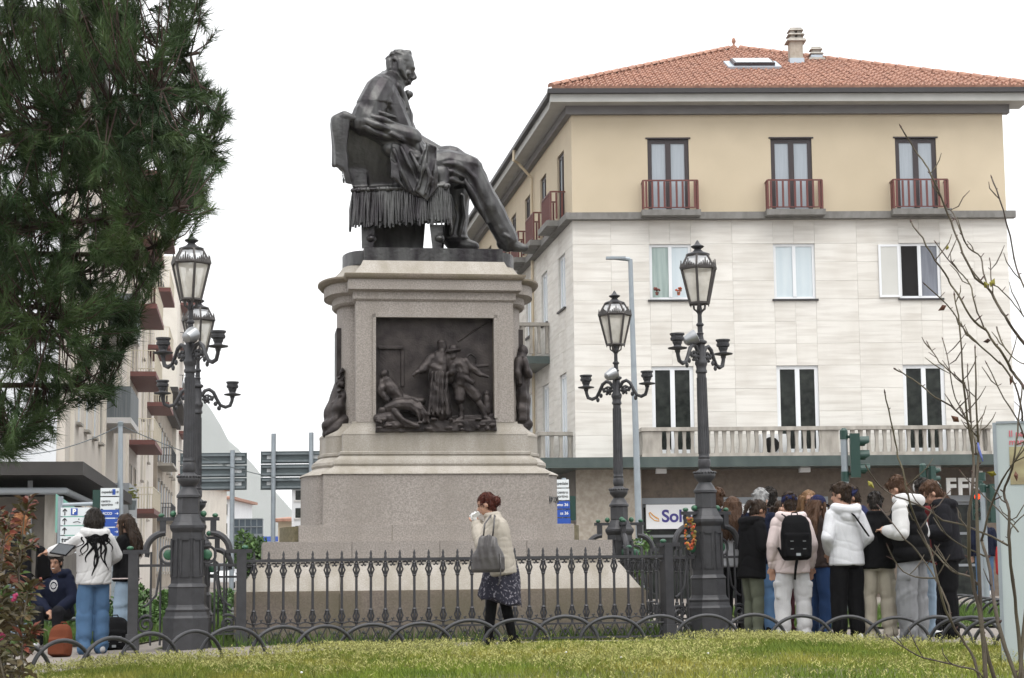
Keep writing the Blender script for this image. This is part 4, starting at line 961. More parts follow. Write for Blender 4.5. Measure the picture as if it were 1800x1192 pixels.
# head
b.ch([(698,128,0),(702,118,0)],[.155,.16])
b.e((703,108,0),(.185,.16,.165)); b.e((712,116,0),(.13,.135,.17)); b.e((711,131,0),(.10,.105,.12)); b.e((713,146,0),(.052,.06,.045))
b.e((724,121,0),(.05,.10,.035)); b.ch([(725,124,0),(729,136,0),(725,139,0)],[.022,.034,.026],8); b.ch([(726,138,-.02),(726,138,.02)],[.026,.026],8)
b.ch([(719,143,-.04),(721.5,143.5,0),(719,143,.04)],[.022,.024,.022],8); b.ch([(718,147,-.03),(720.5,147,0),(718,147,.03)],[.02,.022,.02],8)
b.e((716,128,-.10),(.05,.03,.04)); b.e((709,121,-.155),(.035,.02,.055),10); b.ch([(703,110,-.15),(705,121,-.16),(709,130,-.145),(714,138,-.12)],[.045,.045,.035,.02],8)
for k in range(26):                                                                # hair
    a = random.uniform(0,6.28); t = random.uniform(.15,1)
    px = 699+20*math.cos(a)*t; py = 104-15*abs(math.sin(a))*1.05+6*(1-t); v = random.choice((-1,1))*.15*math.sqrt(max(0,1-((px-701)/22)**2-((py-106)/24)**2*.7+.0)) if abs(px-701) < 22 else 0
    b.ch([(px,py,v),(px+random.uniform(2,6),py+random.uniform(0,4),v*1.02)],[.022,.014],6)
b.ch([(713,92,-.02),(719,92,-.03),(722,95,-.02)],[.04,.035,.02],8); b.ch([(684,108,-.1),(686,122,-.11),(692,132,-.1)],[.05,.055,.04],8)
OB('figure', RM(b, .0115, 1, .5, lambda co: (folds(.013, 8, 10, 1.0)(co)+folds(.005, 17, 21, 2.0)(co))*(co[:,2] < 1.95)), 'bronze', sta)
# chair
b = SB()
b.slabv([(588,215),(592,207),(601,203),(622,209),(645,222),(690,250),(700,270),(706,333),(622,336),(614,310),(606,290),(596,250)], lambda y: -.60+.26*(y-205)/130, .12)
b.slab([(588,215),(592,207),(601,203),(622,209),(645,222),(690,250),(700,270),(706,333),(622,336),(614,310),(606,290),(596,250)], .40, .50)
b.slab([(588,215),(592,207),(601,203),(618,207),(634,216),(648,335),(622,336),(614,310),(606,290),(596,250)], -.42, .42)
b.ch([(603,211,-.56),(602,210,0),(603,211,.5)],[.075,.08,.075]); b.ch([(604,211,-.56),(645,227,-.56),(692,256,-.54)],[.07,.075,.075])
b.slab([(620,330),(786,322),(788,336),(620,340)], -.60, .56)
b.ch([(776,306,-.48),(776,330,-.48)],[.11,.105]); b.ch([(760,306,-.48),(776,304,-.48),(777,304,.48)],[.11,.105,.105])
b.slab([(700,305),(782,303),(784,332),(700,334)], -.46, .46)
OB('chair', RM(b, .018, 4, .5), 'bronze', sta)
b = SB()                                                                            # cloth hung over the chair back
b.slab([(585,214),(590,205),(602,200),(616,203),(612,230),(609,262),(612,296),(621,327),(606,323),(604,301),(595,293),(588,290),(587,250)], -.665, -.57); b.ch([(590,212,-.6),(606,204,-.62),(630,211,-.62)],[.05,.06,.04])
b.slab([(586,214),(591,206),(602,201),(606,204),(600,225),(598,262),(600,296),(606,322),(603,322),(602,300),(594,293),(588,290),(587,250)], -.48, .56)
for q in (((588,215,-.56),(588,250,-.58),(591,290,-.56)),((597,206,-.57),(594,250,-.6),(600,296,-.57)),((606,208,-.56),(600,250,-.58),(609,312,-.56)),((586,216,-.2),(588,290,-.2)),((586,216,.1),(588,290,.1))):
    b.ch(q,[.035]*len(q),8)
OB('drape', RM(b, .016, 3, .5, folds(.022, 11, 5, 2.2)), 'bronze', sta)
b = SB()                                                                            # tassels
def tas(px, v, y0, y1, fx, fv):
    p0 = S(px, y0, v); p1 = S(px+fx, y1, v+fv); r = random.uniform(.009,.017); mid = p0.lerp(p1,.5)+Vector((random.uniform(-.02,.02),random.uniform(-.02,.0),0))
    b.tube([p0, mid, p1], [r*.7, r, r*1.1], 5, SZ)
for i in range(120):
    px = 622+166*i/119; tas(px, -.58-random.uniform(0,.05), 334-.06*(px-622), 396+random.uniform(-8,5)-(4 if px > 700 else 0), (px-705)*.05+random.uniform(-4,4), -.05+random.uniform(-.02,.02))
for i in range(50):
    v = -.58+1.15*i/49; tas(620, v, 336, 404+random.uniform(-4,4), -5, random.uniform(-.03,.03)); tas(787, v, 326, 398+random.uniform(-4,4), 6, random.uniform(-.03,.03))
b.slab([(628,340),(782,334),(780,392),(624,396)], -.56, .54)
OB('fringe', b, 'bronze', sta, sm=50)
b = SB()
b.ch([(620,335,-.61),(700,331,-.62),(788,326,-.61)],[.03,.03,.03],8)
for px in range(630, 790, 17): b.e((px,334-.04*(px-630),-.63),(.035,.03,.035))
OB('trim', b, 'bronze', sta, sm=0)
b = SB(); b.slab([(655,392),(748,388),(744,437),(660,437)], .1, .5); OB('seat_box', b, 'bronze', sta)
for px, v in ((648,-.5),(768,-.5),(654,.55),(772,.55)):
    b = SB(); b.slab([(px-13,395),(px+11,395),(px+8 if px < 700 else px+8,437),(px-12 if px < 700 else px-8,437)], v-.07, v+.07); b.e((px+4,420,v-.03),(.07,.09,.06)); OB('leg', b, 'bronze', sta)
# ------------------------------------------------------------------ bronze relief on the front
rel = EM('bronze_relief', 'dark bronze relief of a robed bearded man and a youth above lying figures', 'relief', (MC.x,MC.y,zd0), PHI)
SZ = Matrix.Translation((0,0,-zd0)); vb = -.745
mb = MB(); mb.bb((-.75,vb-.03,zd0-.02-zd0),(.75,vb,zo1-zd0)); OB('background', mb, 'bronze_relief', rel)
b = SB()
b.slab([(664,608),(709,607),(709,614),(664,615)], vb-.06, vb); b.slab([(704,613),(711,613),(711,680),(704,680)], vb-.05, vb)
OB('backdrop_doorway', RM(b,.012,0), 'bronze_relief', rel); b = SB()
b.ch([(806,600,vb-.03),(835,580,vb-.03),(860,566,vb-.03)],[.014,.014,.012],6); OB('backdrop_rope', b, 'bronze_relief', rel); b = SB()
b.ch([(818,640,vb-.03),(820,628,vb-.03),(827,622,vb-.03),(836,628,vb-.03),(838,645,vb-.03)],[.014]*5,6)
b.slab([(828,642),(860,640),(860,645),(828,647)], vb-.04, vb)
OB('backdrop_arch', RM(b,.012,0), 'bronze_relief', rel)
b = SB(); v = vb-.14
b.slab([(660,742),(872,738),(873,758),(660,760)], vb-.22, vb)                        # ground ledge
b.slab([(662,738),(872,727),(873,742),(660,745)], vb-.13, vb)
# robed man
b.ch([(776,607,v),(777,612,v)],[.062,.062]); b.ch([(776,618,v-.05),(775,632,v-.05)],[.04,.025]); b.e((776,603,v),(.062,.06,.045))
b.ch([(774,628,v),(771,650,v),(770,680,v),(774,722,v)],[.10,.125,.125,.15]); b.ch([(762,722,v),(788,724,v)],[.06,.06])
b.ch([(758,630,v),(750,642,v-.03),(740,652,v-.07)],[.07,.065,.055]); b.ch([(740,652,v-.07),(732,655,v-.1),(727,660,v-.1)],[.035,.03,.02])
b.ch([(757,645,v-.04),(758,670,v-.02),(759,690,v)],[.045,.035,.015]); b.ch([(790,628,v),(795,645,v),(792,668,v)],[.07,.07,.05])
for px in (758,764,770,777,784): b.ch([(px+2,655,v-.12),(px,690,v-.135),(px-1+(px-770)*.25,728,v-.15)],[.014,.02,.022],6)
# youth with hat
b.e((797,617,v-.03),(.10,.10,.03),-8); b.e((797,612,v-.03),(.06,.06,.05)); b.ch([(796,622,v-.03),(797,628,v-.05)],[.055,.045])
b.ch([(806,640,v-.02),(812,655,v-.02),(810,672,v-.02)],[.10,.105,.09]); b.ch([(818,637,v-.03),(832,650,v-.05),(845,659,v-.06),(858,662,v-.07)],[.06,.05,.035,.018])
b.ch([(800,640,v-.06),(794,655,v-.1),(797,643,v-.11)],[.055,.05,.04]); b.ch([(806,678,v),(808,700,v-.02)],[.085,.075]); b.ch([(808,702,v),(811,720,v),(811,733,v)],[.045,.04,.03]); b.ch([(811,736,v-.02),(803,739,v-.05)],[.03,.025])
b.ch([(820,676,v-.01),(836,697,v-.03)],[.085,.075]); b.ch([(838,700,v-.03),(847,718,v-.02),(852,731,v-.02)],[.045,.04,.03]); b.ch([(852,733,v-.02),(860,737,v-.05)],[.03,.022])
b.ch([(815,662,v-.08),(830,672,v-.07)],[.04,.04])
# seated and lying figures
b.e((676,657,v),(.062,.06,.065)); b.ch([(680,672,v),(690,686,v),(700,700,v)],[.085,.10,.09]); b.ch([(672,672,v-.02),(670,690,v-.05),(680,702,v-.06)],[.05,.045,.04]); b.ch([(700,698,v),(722,704,v),(742,706,v)],[.07,.06,.05])
b.e((672,722,v-.05),(.06,.055,.05)); b.ch([(683,718,v-.05),(700,712,v-.06),(722,712,v-.05)],[.07,.09,.085]); b.ch([(722,712,v-.05),(738,722,v-.06),(748,738,v-.08)],[.09,.085,.05])
b.ch([(693,722,v-.1),(706,738,v-.13),(734,750,v-.14)],[.045,.038,.03]); b.ch([(664,736,v-.04),(684,734,v-.08),(700,738,v-.06)],[.06,.065,.05]); b.ch([(680,746,v-.08),(705,745,v-.08)],[.045,.05])
for q in ((722,706),(730,706),(738,708)): b.ch([(q[0],q[1],v-.1),(q[0]+12,q[1]+20,v-.13),(q[0]+16,q[1]+36,v-.12)],[.014,.02,.016],6)
for k in range(26): b.e((random.uniform(664,870),random.uniform(736,756),v-.1-random.uniform(0,.03)),(random.uniform(.02,.06),.025,random.uniform(.012,.03)))
b.ch([(855,700,v+.04),(856,722,v+.04)],[.05,.06]); b.e((855,692,v+.04),(.04,.04,.05))
OB('figures', RM(b, .0075, 0, .5, folds(.006, 30, 36, .4)), 'bronze_relief', rel)
# bronze groups on the two sides
GR = [None]
def side_group(label, pts_fn):
    g = EM('bronze_group', label, 'sculpture', (MC.x,MC.y,zd0), PHI); GR[0] = g; b = SB(); pts_fn(b); OB('figures', RM(b, .013, 1, .5, folds(.012, 16, 22, 1.7)), 'bronze_relief', g); return g
def leftg(b):
    mb = MB(); mb.bb((-1.215,-.3,.02),(-1.15,.3,zd1-zd0-.28)); OB('panel', mb, 'bronze_relief', GR[0])
    b.ch([(601,668,-.2),(597,700,-.25),(592,735,-.28)],[.07,.14,.18]); b.e((604,660,-.22),.06); b.ch([(606,690,-.34),(596,715,-.42),(590,740,-.42)],[.07,.08,.06])
    b.ch([(594,738,-.3),(582,750,-.35),(574,764,-.35)],[.14,.12,.06]); b.ch([(604,740,-.4),(590,755,-.45),(578,762,-.42)],[.09,.07,.05])
    for k in range(90):
        t = random.random(); px = 602-26*t**2+random.uniform(-5,5); py = 655+105*t+random.uniform(-4,4); b.ch([(px,py,-.3),(px-random.uniform(1,5),py+random.uniform(-7,4),-.3-random.uniform(.03,.16))],[.035,.018],6)
leftsg = side_group('dark bronze figures with flame-like foliage on the left side of the pedestal', leftg)
def rightg(b):
    v = -.35
    b.e((919,617,v),(.07,.065,.085)); b.ch([(916,630,v),(917,650,v),(916,680,v),(917,715,v),(918,745,v)],[.09,.12,.11,.12,.09]); b.ch([(921,634,v-.1),(927,652,v-.14),(930,660,v-.12)],[.055,.05,.04]); b.e((928,655,v-.1),.07)
    b.ch([(911,632,v-.1),(909,655,v-.15),(914,672,v-.15)],[.05,.05,.04]); mb = MB(); mb.bb((1.15,-.3,.02),(1.215,.3,zd1-zd0-.28)); OB('panel', mb, 'bronze_relief', GR[0])
    for k in range(14): px = random.uniform(910,924); b.ch([(px,665,v-.1),(px+random.uniform(-3,3),738,v-.12)],[.022,.03],6)
    b.ch([(908,744,v),(924,748,v)],[.1,.09])
side_group('dark bronze standing figure on the right side of the pedestal', rightg)
# ------------------------------------------------------------------ cast-iron lamps
def lamp_mesh():
    D = 23.0; kx = D/FPX
    def zz(py): return W(1243, py, D).z-G(2.4,D)
    P = {}
    # base: octagonal
    mb = MB()
    prof = [(46,1118),(46,1068),(43,1064),(41,1058),(42,1054),(38,1050),(36,1046),(36,1018),(37.5,1016),(34,1012),(32,1010),(30,925),(33,921),(35,917),(35,913),(30,908),(24,898),(22,894)]
    mb.lathe([(w*kx*.89, max(0,zz(y)) if y < 1110 else 0) for w,y in prof], 8, (0,0,0), None, R(22.5)); P['base'] = (mb, 'iron', None)
    mb = MB()
    for k in range(8):
        M = Matrix.Rotation(R(45*k),4,'Z'); r = 31*kx*.89*.924; z0, z1 = zz(1000), zz(935); w = .058; t = .014
        for a,b_,c,d in ((-w,-w+.018,z0,z1),(w-.018,w,z0,z1),(-w,w,z0,z0+.018),(-w,w,z1-.018,z1)): mb.bb((r-.01,a,c),(r+t,b_,d), M)
    P['base_panel'] = (mb, 'iron', None)
    mb = MB(); mb.lathe([(w*kx,zz(y)) for w,y in [(18,894),(19,893),(19,868),(18,866)]], 8, (0,0,0), None, R(22.5)); P['neck_box'] = (mb, 'iron', None)
    prof = [(17,868),(22,866),(22,862),(19,859),(17,855),(14,851),(12,848),(15,845),(19.5,840),(20.5,836),(20.5,834),(18,830),(12,826),(10,824),(11,822),(12,819),(12,809),(10.5,807),(11.5,804),(10.2,801),(8.6,660),(8.6,657),(11,655),(11,652),(9.5,649),(10,644),(12,640),(12,636),(9,632),(9,612),(8,606),(12.5,603),(12.5,600),(7,597),(5.5,590),(6,588),(7,586),(5,584),(5,574),(7.5,572),(7.5,570),(4.4,567),(4,553),(5,550),(7,548),(5.5,545),(4,536)]
    mb = MB(); mb.lathe([(w*kx*.92,zz(y)) for w,y in prof], 20); P['shaft'] = (mb, 'iron', 35)
    mb = MB()
    for k in range(14):
        a = 2*math.pi*k/14; mb.tube([(9.0*kx*math.cos(a),9.0*kx*math.sin(a),zz(798)),(7.7*kx*math.cos(a),7.7*kx*math.sin(a),zz(664))], .009, 5)
    P['fluting'] = (mb, 'iron', 60)
    mb = MB()
    for k in range(20):
        a = 2*math.pi*k/20; mb.ell((18.6*kx*math.cos(a),18.6*kx*math.sin(a),zz(831)), .017, 6)
    P['beading'] = (mb, 'iron', 0)
    # lantern
    z0, z1, z2, z3 = zz(533), zz(472), zz(449), zz(446); r0, r1, r2 = 18*kx, 33*kx, 20*kx
    def hexr(r, z): return [(r*math.cos(R(60*k)), r*math.sin(R(60*k)), z) for k in range(6)]
    fr = MB(); A, B_, C_ = hexr(r0,z0), hexr(r1,z1), hexr(r2,z2)
    for k in range(6):
        fr.tube([A[k],B_[k]], .017, 5); fr.tube([B_[k],C_[k]], .014, 5); fr.tube([A[k],A[(k+1)%6]], .017, 5); fr.tube([B_[k],B_[(k+1)%6]], .024, 5); fr.tube([C_[k],C_[(k+1)%6]], .018, 5)
        m = (Vector(B_[k])+Vector(B_[(k+1)%6]))/2                                     # crest on the rim
        d = (Vector(B_[(k+1)%6])-Vector(B_[k])).normalized(); o_ = Vector((m.x,m.y,0)).normalized()*.012
        for t, h in ((-.36,.04),(-.24,.055),(-.12,.075),(0,.11),(.12,.075),(.24,.055),(.36,.04)): 
            q = m+d*(t*r1)+o_; fr.tube([q,q+Vector((0,0,h))],[.016,.006],5)
        fr.tube([B_[k],Vector(B_[k])+Vector((0,0,.08))],[.018,.004],5)
        a = R(60*k); fr.tube([(4*kx*math.cos(a),4*kx*math.sin(a),zz(548)),(11*kx*math.cos(a),11*kx*math.sin(a),zz(543)),(12*kx*math.cos(a),12*kx*math.sin(a),zz(534))], .011, 5)
        fr.tube([(A[k][0],A[k][1],z0),(A[k][0]*1.02,A[k][1]*1.02,z0-.04)],[.014,.004],5)
    P['lantern_frame'] = (fr, 'iron_brown', None)
    mb = MB(); mb.lathe([(r2+.01,z2),(r2+.01,z2+.015),(r2*.55,zz(443)),(.05,zz(440)),(.04,zz(438)),(.075,zz(435)),(.085,zz(433)),(.045,zz(430)),(.03,zz(428)),(.02,zz(425)),(.004,zz(422))], 12); P['lantern_cap'] = (mb, 'iron', 40)
    mb = MB(); s = .965
    for k in range(6):
        q = [Vector(A[k])*1,Vector(A[(k+1)%6]),Vector(B_[(k+1)%6]),Vector(B_[k])]; q = [Vector((p.x*s,p.y*s,p.z)) for p in q]; P['pane%d' % k] = (MB().add(q,[(0,1,2,3)]), 'lamp_glass', None)
        q = [Vector(B_[k]),Vector(B_[(k+1)%6]),Vector(C_[(k+1)%6]),Vector(C_[k])]; q = [Vector((p.x*s,p.y*s,p.z)) for p in q]; P['top_pane%d' % k] = (MB().add(q,[(0,1,2,3)]), 'lamp_glass_top', None)
    mb = MB(); mb.lathe([(.05,z0+.02),(.05,z0+.1),(.035,z0+.12),(.075,z0+.2),(.07,z0+.3),(.03,z0+.34)], 12); P['bulb'] = (mb, 'letter_white', 0)
    # candle arm (along +x)
    zb, zt = zz(636), zz(601)
    mb = MB(); h = zt-zb
    pts = [(.05,zb+.10),(.10,zb+.18),(.16,zb+.20),(.22,zb+.16),(.27,zb+.06),(.32,zb-.02),(.39,zb-.045),(.455,zb-.02),(.48,zb+.05),(.485,zb+.10)]
    mb.tube([(x,0,z) for x,z in pts],[.026,.026,.026,.026,.024,.024,.026,.026,.024,.026],8)
    sp = [(.13+.075*(1-t*.75)*math.cos(6.0+t*7.5), zb+.06+.075*(1-t*.75)*math.sin(6.0+t*7.5)) for t in [i/14 for i in range(15)]]
    mb.tube([(x,0,z) for x,z in sp], .013, 6); mb.ell((.13,0,zb+.06),(.04,.03,.04),8)
    for k in range(6): mb.ell((.13+.05*math.cos(k*1.05),0,zb+.06+.05*math.sin(k*1.05)),(.02,.028,.02),6)
    for x, z in ((.2,zb+.08),(.25,zb-.0),(.3,zb-.06)): mb.ell((x,0,z),(.03,.02,.035),6)
    mb.lathe([(.03,.08),(.035,.11),(.115,.125),(.12,.14),(.05,.155),(.045,.17),(.06,.20),(.06,.215),(.082,.23),(.085,.26),(.075,.265),(.075,.285),(.09,.295),(.09,.315),(.02,.32)], 14, (.485,0,zb)); P['arm'] = (mb, 'iron', 40)
    # spot light clamped on the stem
    mb = MB(); M = Matrix.Translation((-.13,-.1,zz(597))) @ Matrix.Rotation(R(65),4,'Y'); mb.lathe([(.03,-.09),(.06,-.07),(.085,.02),(.09,.08),(.08,.085),(.075,.05)], 14, (0,0,0), M); mb.tube([(-.1,-.08,zz(598)),(.0,0,zz(594))], .018, 6); P['spotlight'] = (mb, 'alu', 40)
    # buttress wing (along +x): post, bars, arch, scrolls
    zbar, zlow, z_post = zz(902), zz(957), zz(954)
    mb = MB(); mb.bb((.12,-.035,zbar-.02),(.36,.035,zbar+.02)); mb.bb((.255,-.03,zbar-.16),(.325,.03,zbar-.02))
    c = (.24, zlow); rr = .24; arc = [(.26+.22*math.sin(a), zlow+.22*math.cos(a)) for a in [R(90)*i/8 for i in range(9)]]
    mb.tube([(x,0,z) for x,z in arc], .038, 8); mb.bb((.44,-.04,zlow-.02),(.74,.04,zlow+.025))
    mb.tube([(.22+.10*math.cos(a),0,zz(962)+.10*math.sin(a)) for a in [2*math.pi*i/18 for i in range(19)]], .016, 6)
    mb.tube([(.3,0,zz(975)),(.33,0,zz(1000)),(.36,0,zz(1030)),(.46,0,zz(1046)),(.5,0,zz(1048))], .014, 6)
    sp = [(.47+.11*(1-t*.8)*math.cos(2.2-t*11), zz(1079)+.11*(1-t*.8)*math.sin(2.2-t*11)) for t in [i/30 for i in range(31)]]
    mb.tube([(x,0,z) for x,z in sp], .017, 6); mb.tube([(.28,0,zz(1095)),(.36,0,zz(1094)),(.42,0,zz(1092))], .018, 6)
    for x in (.31,.42): mb.tube([(x,0,.05),(x,0,zlow)], .013, 6)
    mb.bb((.2,-.012,zz(982)),(.62,.012,zz(982)+.03)); mb.bb((.2,-.012,.16),(.62,.012,.185)); mb.tube([(.46,0,zlow),(.47,0,zlow-.06)], .03, 6); P['wing_scroll'] = (mb, 'iron', 40)
    mb = MB(); mb.box((.62,0,zlow/2),(.115,.115,zlow)); mb.box((.62,0,.09),(.15,.15,.18)); P['wing_post'] = (mb, 'iron', None)
    kn = MB()
    kn.ell((.31,0,zbar+.042),(.036,.036,.026),10); P['knob0'] = (kn, 'green_knob', 0)
    kn = MB(); kn.ell((.175,0,zbar+.06),.038,10); P['knob1'] = (kn, 'green_knob', 0)
    kn = MB(); kn.ell((.66,0,zlow+.045),(.04,.04,.026),10); P['knob2'] = (kn, 'green_knob', 0)
    kn = MB(); kn.ell((.22,0,zz(962)),(.062,.018,.062),12); P['medallion'] = (kn, 'green_knob', 0)
    out = {}
    for k, (m, mt, sm) in P.items():
        me = m.mesh(k); fix_normals(me); me.materials.append(MT[mt]); 
        if sm is not None: smooth(me, sm or None)
        out[k] = me
    return out
LP = lamp_mesh()
def lamp(label, x, y, z, arm, wings, lean=(0,0), spot=0):
    e = EM('street_lamp', label, 'street lamp', (x,y,z)); e.rotation_euler = (lean[0], lean[1], 0); e['group'] = 'ornate iron lamps round the monument'
    for k in ('base','base_panel','neck_box','shaft','fluting','beading'): OB(k, LP[k], None, e)
    L = OB('lantern', LP['lantern_frame'], None, e)
    for k in range(6): OB('pane', LP['pane%d' % k], None, L); OB('top_pane', LP['top_pane%d' % k], None, L)
    OB('lantern_cap', LP['lantern_cap'], None, L); OB('bulb', LP['bulb'], None, L); L.rotation_euler = (0,0,R(arm+30))
    for s in (0,180): o = OB('arm', LP['arm'], None, e); o.rotation_euler = (0,0,R(arm+s))
    o = OB('spotlight', LP['spotlight'], None, e); o.rotation_euler = (0,0,R(spot))
    for a in wings:
        w = OB('wing', LP['wing_scroll'], None, e); w.rotation_euler = (0,0,R(a))
        for k in ('wing_post','knob0','knob1','knob2','medallion'): OB('post' if k == 'wing_post' else 'medallion' if k == 'medallion' else 'knob', LP[k], None, w)
    return e
NL, NR = W(330,1000,22.0), W(1245,1000,23.0); FR = W(1091,1000,27.0); FLp = W(344,1000,26.0)
lamp('near left ornate iron lamp, its lantern partly covered by pine needles', NL.x, 22.0, G(NL.x,22), -39, (8,188,98), (0,0.0), 60)
lamp('near right ornate iron lamp standing in front of the group of students', NR.x, 23.0, 0, 49, (212,32,98), (0,R(-.55)), 0)
lamp('rear right ornate iron lamp between the pedestal and the pale grey pole', FR.x, 27.0, -.03, -28, (8,188,278), (0,R(-.3)), 20)
lamp('rear left ornate iron lamp hidden behind the near left lamp', FLp.x, 26.0, G(FLp.x,26)-.12, 18, (8,278), (0,0), -60)
# ------------------------------------------------------------------ iron fence round the pedestal
mb = MB(); mb.tube([(0,0,.2),(0,0,.98)], .0155, 8); mb.lathe([(.016,.98),(.02,1.0),(.012,1.02),(.016,1.05),(.003,1.09)], 6)
for z0, z1, c_ in ((.80,.92,1),(.26,.38,-1)):
    for a in (0,90):
        for s in (-1,1):
            M = Matrix.Rotation(R(a),4,'Z'); zc = (z0+z1)/2; mb.tube([(s*.012,0,z0),(s*.036,0,zc),(s*.014,0,z1)], .0105, 5, M)
    mb.lathe([(.014,z0-.03),(.026,z0-.01),(.014,z0+.01)], 8); mb.lathe([(.014,z1-.01),(.03,z1+.01),(.016,z1+.03)], 8)
for s in (-1,1):
    mb.tube([(s*.03,0,.945),(s*.075,0,.945+.005),(s*.085,0,.925),(s*.07,0,.908),(s*.055,0,.915)], .0105, 5)
    mb.tube([(s*.02,0,.24),(s*.05,0,.255),(s*.08,0,.26),(s*.085,0,.285),(s*.068,0,.295)], .0095, 5)
    mb.tube([(s*.01,0,.2),(s*.085,0,.05)], .009, 5); mb.tube([(s*.02,0,.04),(s*.06,0,.12),(s*.085,0,.13)], .007, 5)
mb.ell((.085,0,.13),(.022,.014,.022),6)
bal_i = mb.mesh('baluster'); fix_normals(bal_i); smooth(bal_i, 50); bal_i.materials.append(MT['iron'])
fen = EM('iron_fence', 'low dark iron fence with ornate balusters around the pedestal', 'fence', (MC.x,MC.y,0))
def fence(a, b, n, parent=fen):
    a = Vector(a); b = Vector(b); d = b-a; L = math.hypot(d.x,d.y); rz = math.atan2(d.y,d.x); sl = d.z/L
    M = Matrix.Translation(a-MC) @ Matrix.Rotation(rz,4,'Z') @ Matrix(((1,0,0,0),(0,1,0,0),(sl,0,1,0),(0,0,0,1)))
    for z, h, w in ((.98,.035,.05),(.20,.022,.03),(.035,.025,.03)):
        mb = MB(); mb.bb((0,-w/2,z-h/2),(L,w/2,z+h/2)); OB('rail', mb, 'iron', parent, M)
    for i in range(n):
        o = OB('baluster', bal_i, None, parent); t = (i+.5)/n; o.matrix_local = Matrix.Translation(a.lerp(b,t)-MC) @ Matrix.Rotation(rz,4,'Z')
def off(p, ang, r): return (p.x+r*math.cos(R(ang)), p.y+r*math.sin(R(ang)))
pa = off(NL,8,.68); pb = off(NR,212,.68)
fence((*pa,G(pa[0],22)), (*pb,.02), 29)
pa = off(NR,98,.68); pb = off(FR,278,.68); fence((*pa,0), (*pb,0), 13)
pa = off(NL,98,.68); pb = off(FLp,278,.68); fence((*pa,G(NL.x,22)), (*pb,G(NL.x,26)), 13)
pa = off(FLp,8,.68); pb = off(FR,188,.68); fence((*pa,-.05), (*pb,0), 26)
# flower wreath on the near right lamp
p = W(1213, 938, 22.75); e = EM('flower_wreath', 'red and yellow flower wreath hung on the near right lamp', 'wreath', p)
mat('wreath_red', (.45,.06,.03), .7, c2=(.55,.30,.03), sc=16, amt=.9, lo=.45, hi=.55, c3=(.05,.10,.03), sc3=20, amt3=.8)
mb = MB()
for k in range(90):
    a = random.uniform(0,6.28); r = 1+random.uniform(-.15,.15); mb.ell((.05*r*math.cos(a)+random.gauss(0,.01),random.gauss(0,.02),.17*r*math.sin(a)),random.uniform(.012,.022),5)
TAG(OB('blooms', mb, 'wreath_red', e), kind='stuff')
# ------------------------------------------------------------------ hoop edging
seg = [(Vector((a,b,0)), Vector((c,d,0))) for (a,b),(c,d) in zip(HOOP, HOOP[1:])]; tot = sum((q-p).length for p,q in seg)
def along(s):
    for p,q in seg:
        L = (q-p).length
        if s <= L: return p.lerp(q, s/L), (q-p).normalized()
        s -= L
    return seg[-1][1], (seg[-1][1]-seg[-1][0]).normalized()
mb = MB(); hw, hh = .36, .295
mb.tube([(-hw,0,-.12),(-hw,0,0)]+[(-hw*math.cos(a),0,hh*math.sin(a)) for a in [math.pi*i/20 for i in range(1,20)]]+[(hw,0,0),(hw,0,-.12)], .0195, 8, None, True)
hoop_me = mb.mesh('border_hoop'); fix_normals(hoop_me); smooth(hoop_me); hoop_me.materials.append(MT['iron'])
s_ = .2; i = 0; ORD = ['first','second','third','fourth','fifth','sixth','seventh','eighth','ninth','tenth','eleventh','twelfth','thirteenth','fourteenth','fifteenth','sixteenth','seventeenth','eighteenth','nineteenth','twentieth','twenty-first','twenty-second','twenty-third','twenty-fourth','twenty-fifth','twenty-sixth']; cnt = {}
while s_ < tot-.2:
    p, d = along(s_); q = W(900,1000,1)
    turn = p.x > 4.5
    o = OB('border_hoop', hoop_me); o.location = (p.x+(.02 if i % 2 else -.02)*d.y, p.y+(.02 if i % 2 else -.02), max(G(p.x,p.y), lawn_z(p.x,0,p.y)-.015)); o.rotation_euler = (0, random.uniform(-.02,.02), math.atan2(d.y,d.x)+random.uniform(-.04,.04)+(R(40) if turn else 0)); o.scale = (1, 1, random.uniform(.97,1.04))
    where = 'on the left path' if p.x < -2.6 else 'in front of the iron fence' if p.x < 2.2 else 'in front of the students' if p.x < 4.45 else 'at the turn by the bare shrub'
    cnt[where] = cnt.get(where,0)+1; TAG(o, ORD[cnt[where]-1]+' lawn edging hoop from the left '+where, 'hoop edging', 'overlapping lawn edging hoops')
    s_ += .52 if not turn else .34; i += 1
# second lawn edging behind the students on the right
for k in range(7):
    p = W(1690+14*k, 1045, 33-1.0*k); o = OB('border_hoop', hoop_me); o.location = (p.x, p.y, .03); o.rotation_euler = (0,0,R(-40)); TAG(o, ORD[k]+' hoop from the left edging the far lawn behind the bare branches', 'hoop edging', 'hoops of the far lawn')
# information totem at the right edge
p = W(1757, 900, 16.0); tt = EM('information_board', 'pale glass information board with red heading and field photo at the right edge', 'information board', (p.x,16.0,0), R(-14))
zt = W(1757,745,16).z; mb = MB(); mb.bb((0,0,.0),(1.0,.09,zt)); OB('board', mb, 'panel_board', tt)
mb = MB(); mb.bb((-.03,-.01,0),(0,.1,zt+.01)); mb.bb((0,-.01,zt),(1.03,.1,zt+.02)); OB('edge', mb, 'galv', tt)
mb = MB(); mb.bb((.10,-.006,zt-.52),(.85,0,zt-.2)); OB('picture', mb, 'poster', tt)
for k, tx in enumerate(('Il paesaggio','manzoniano')): 
    o = OB('lettering', TX(tx, .075, .003, 'LEFT', .001), 'poster_ink', tt); o.matrix_local = Matrix.Translation((.10,-.006,zt-.09-.07*k))
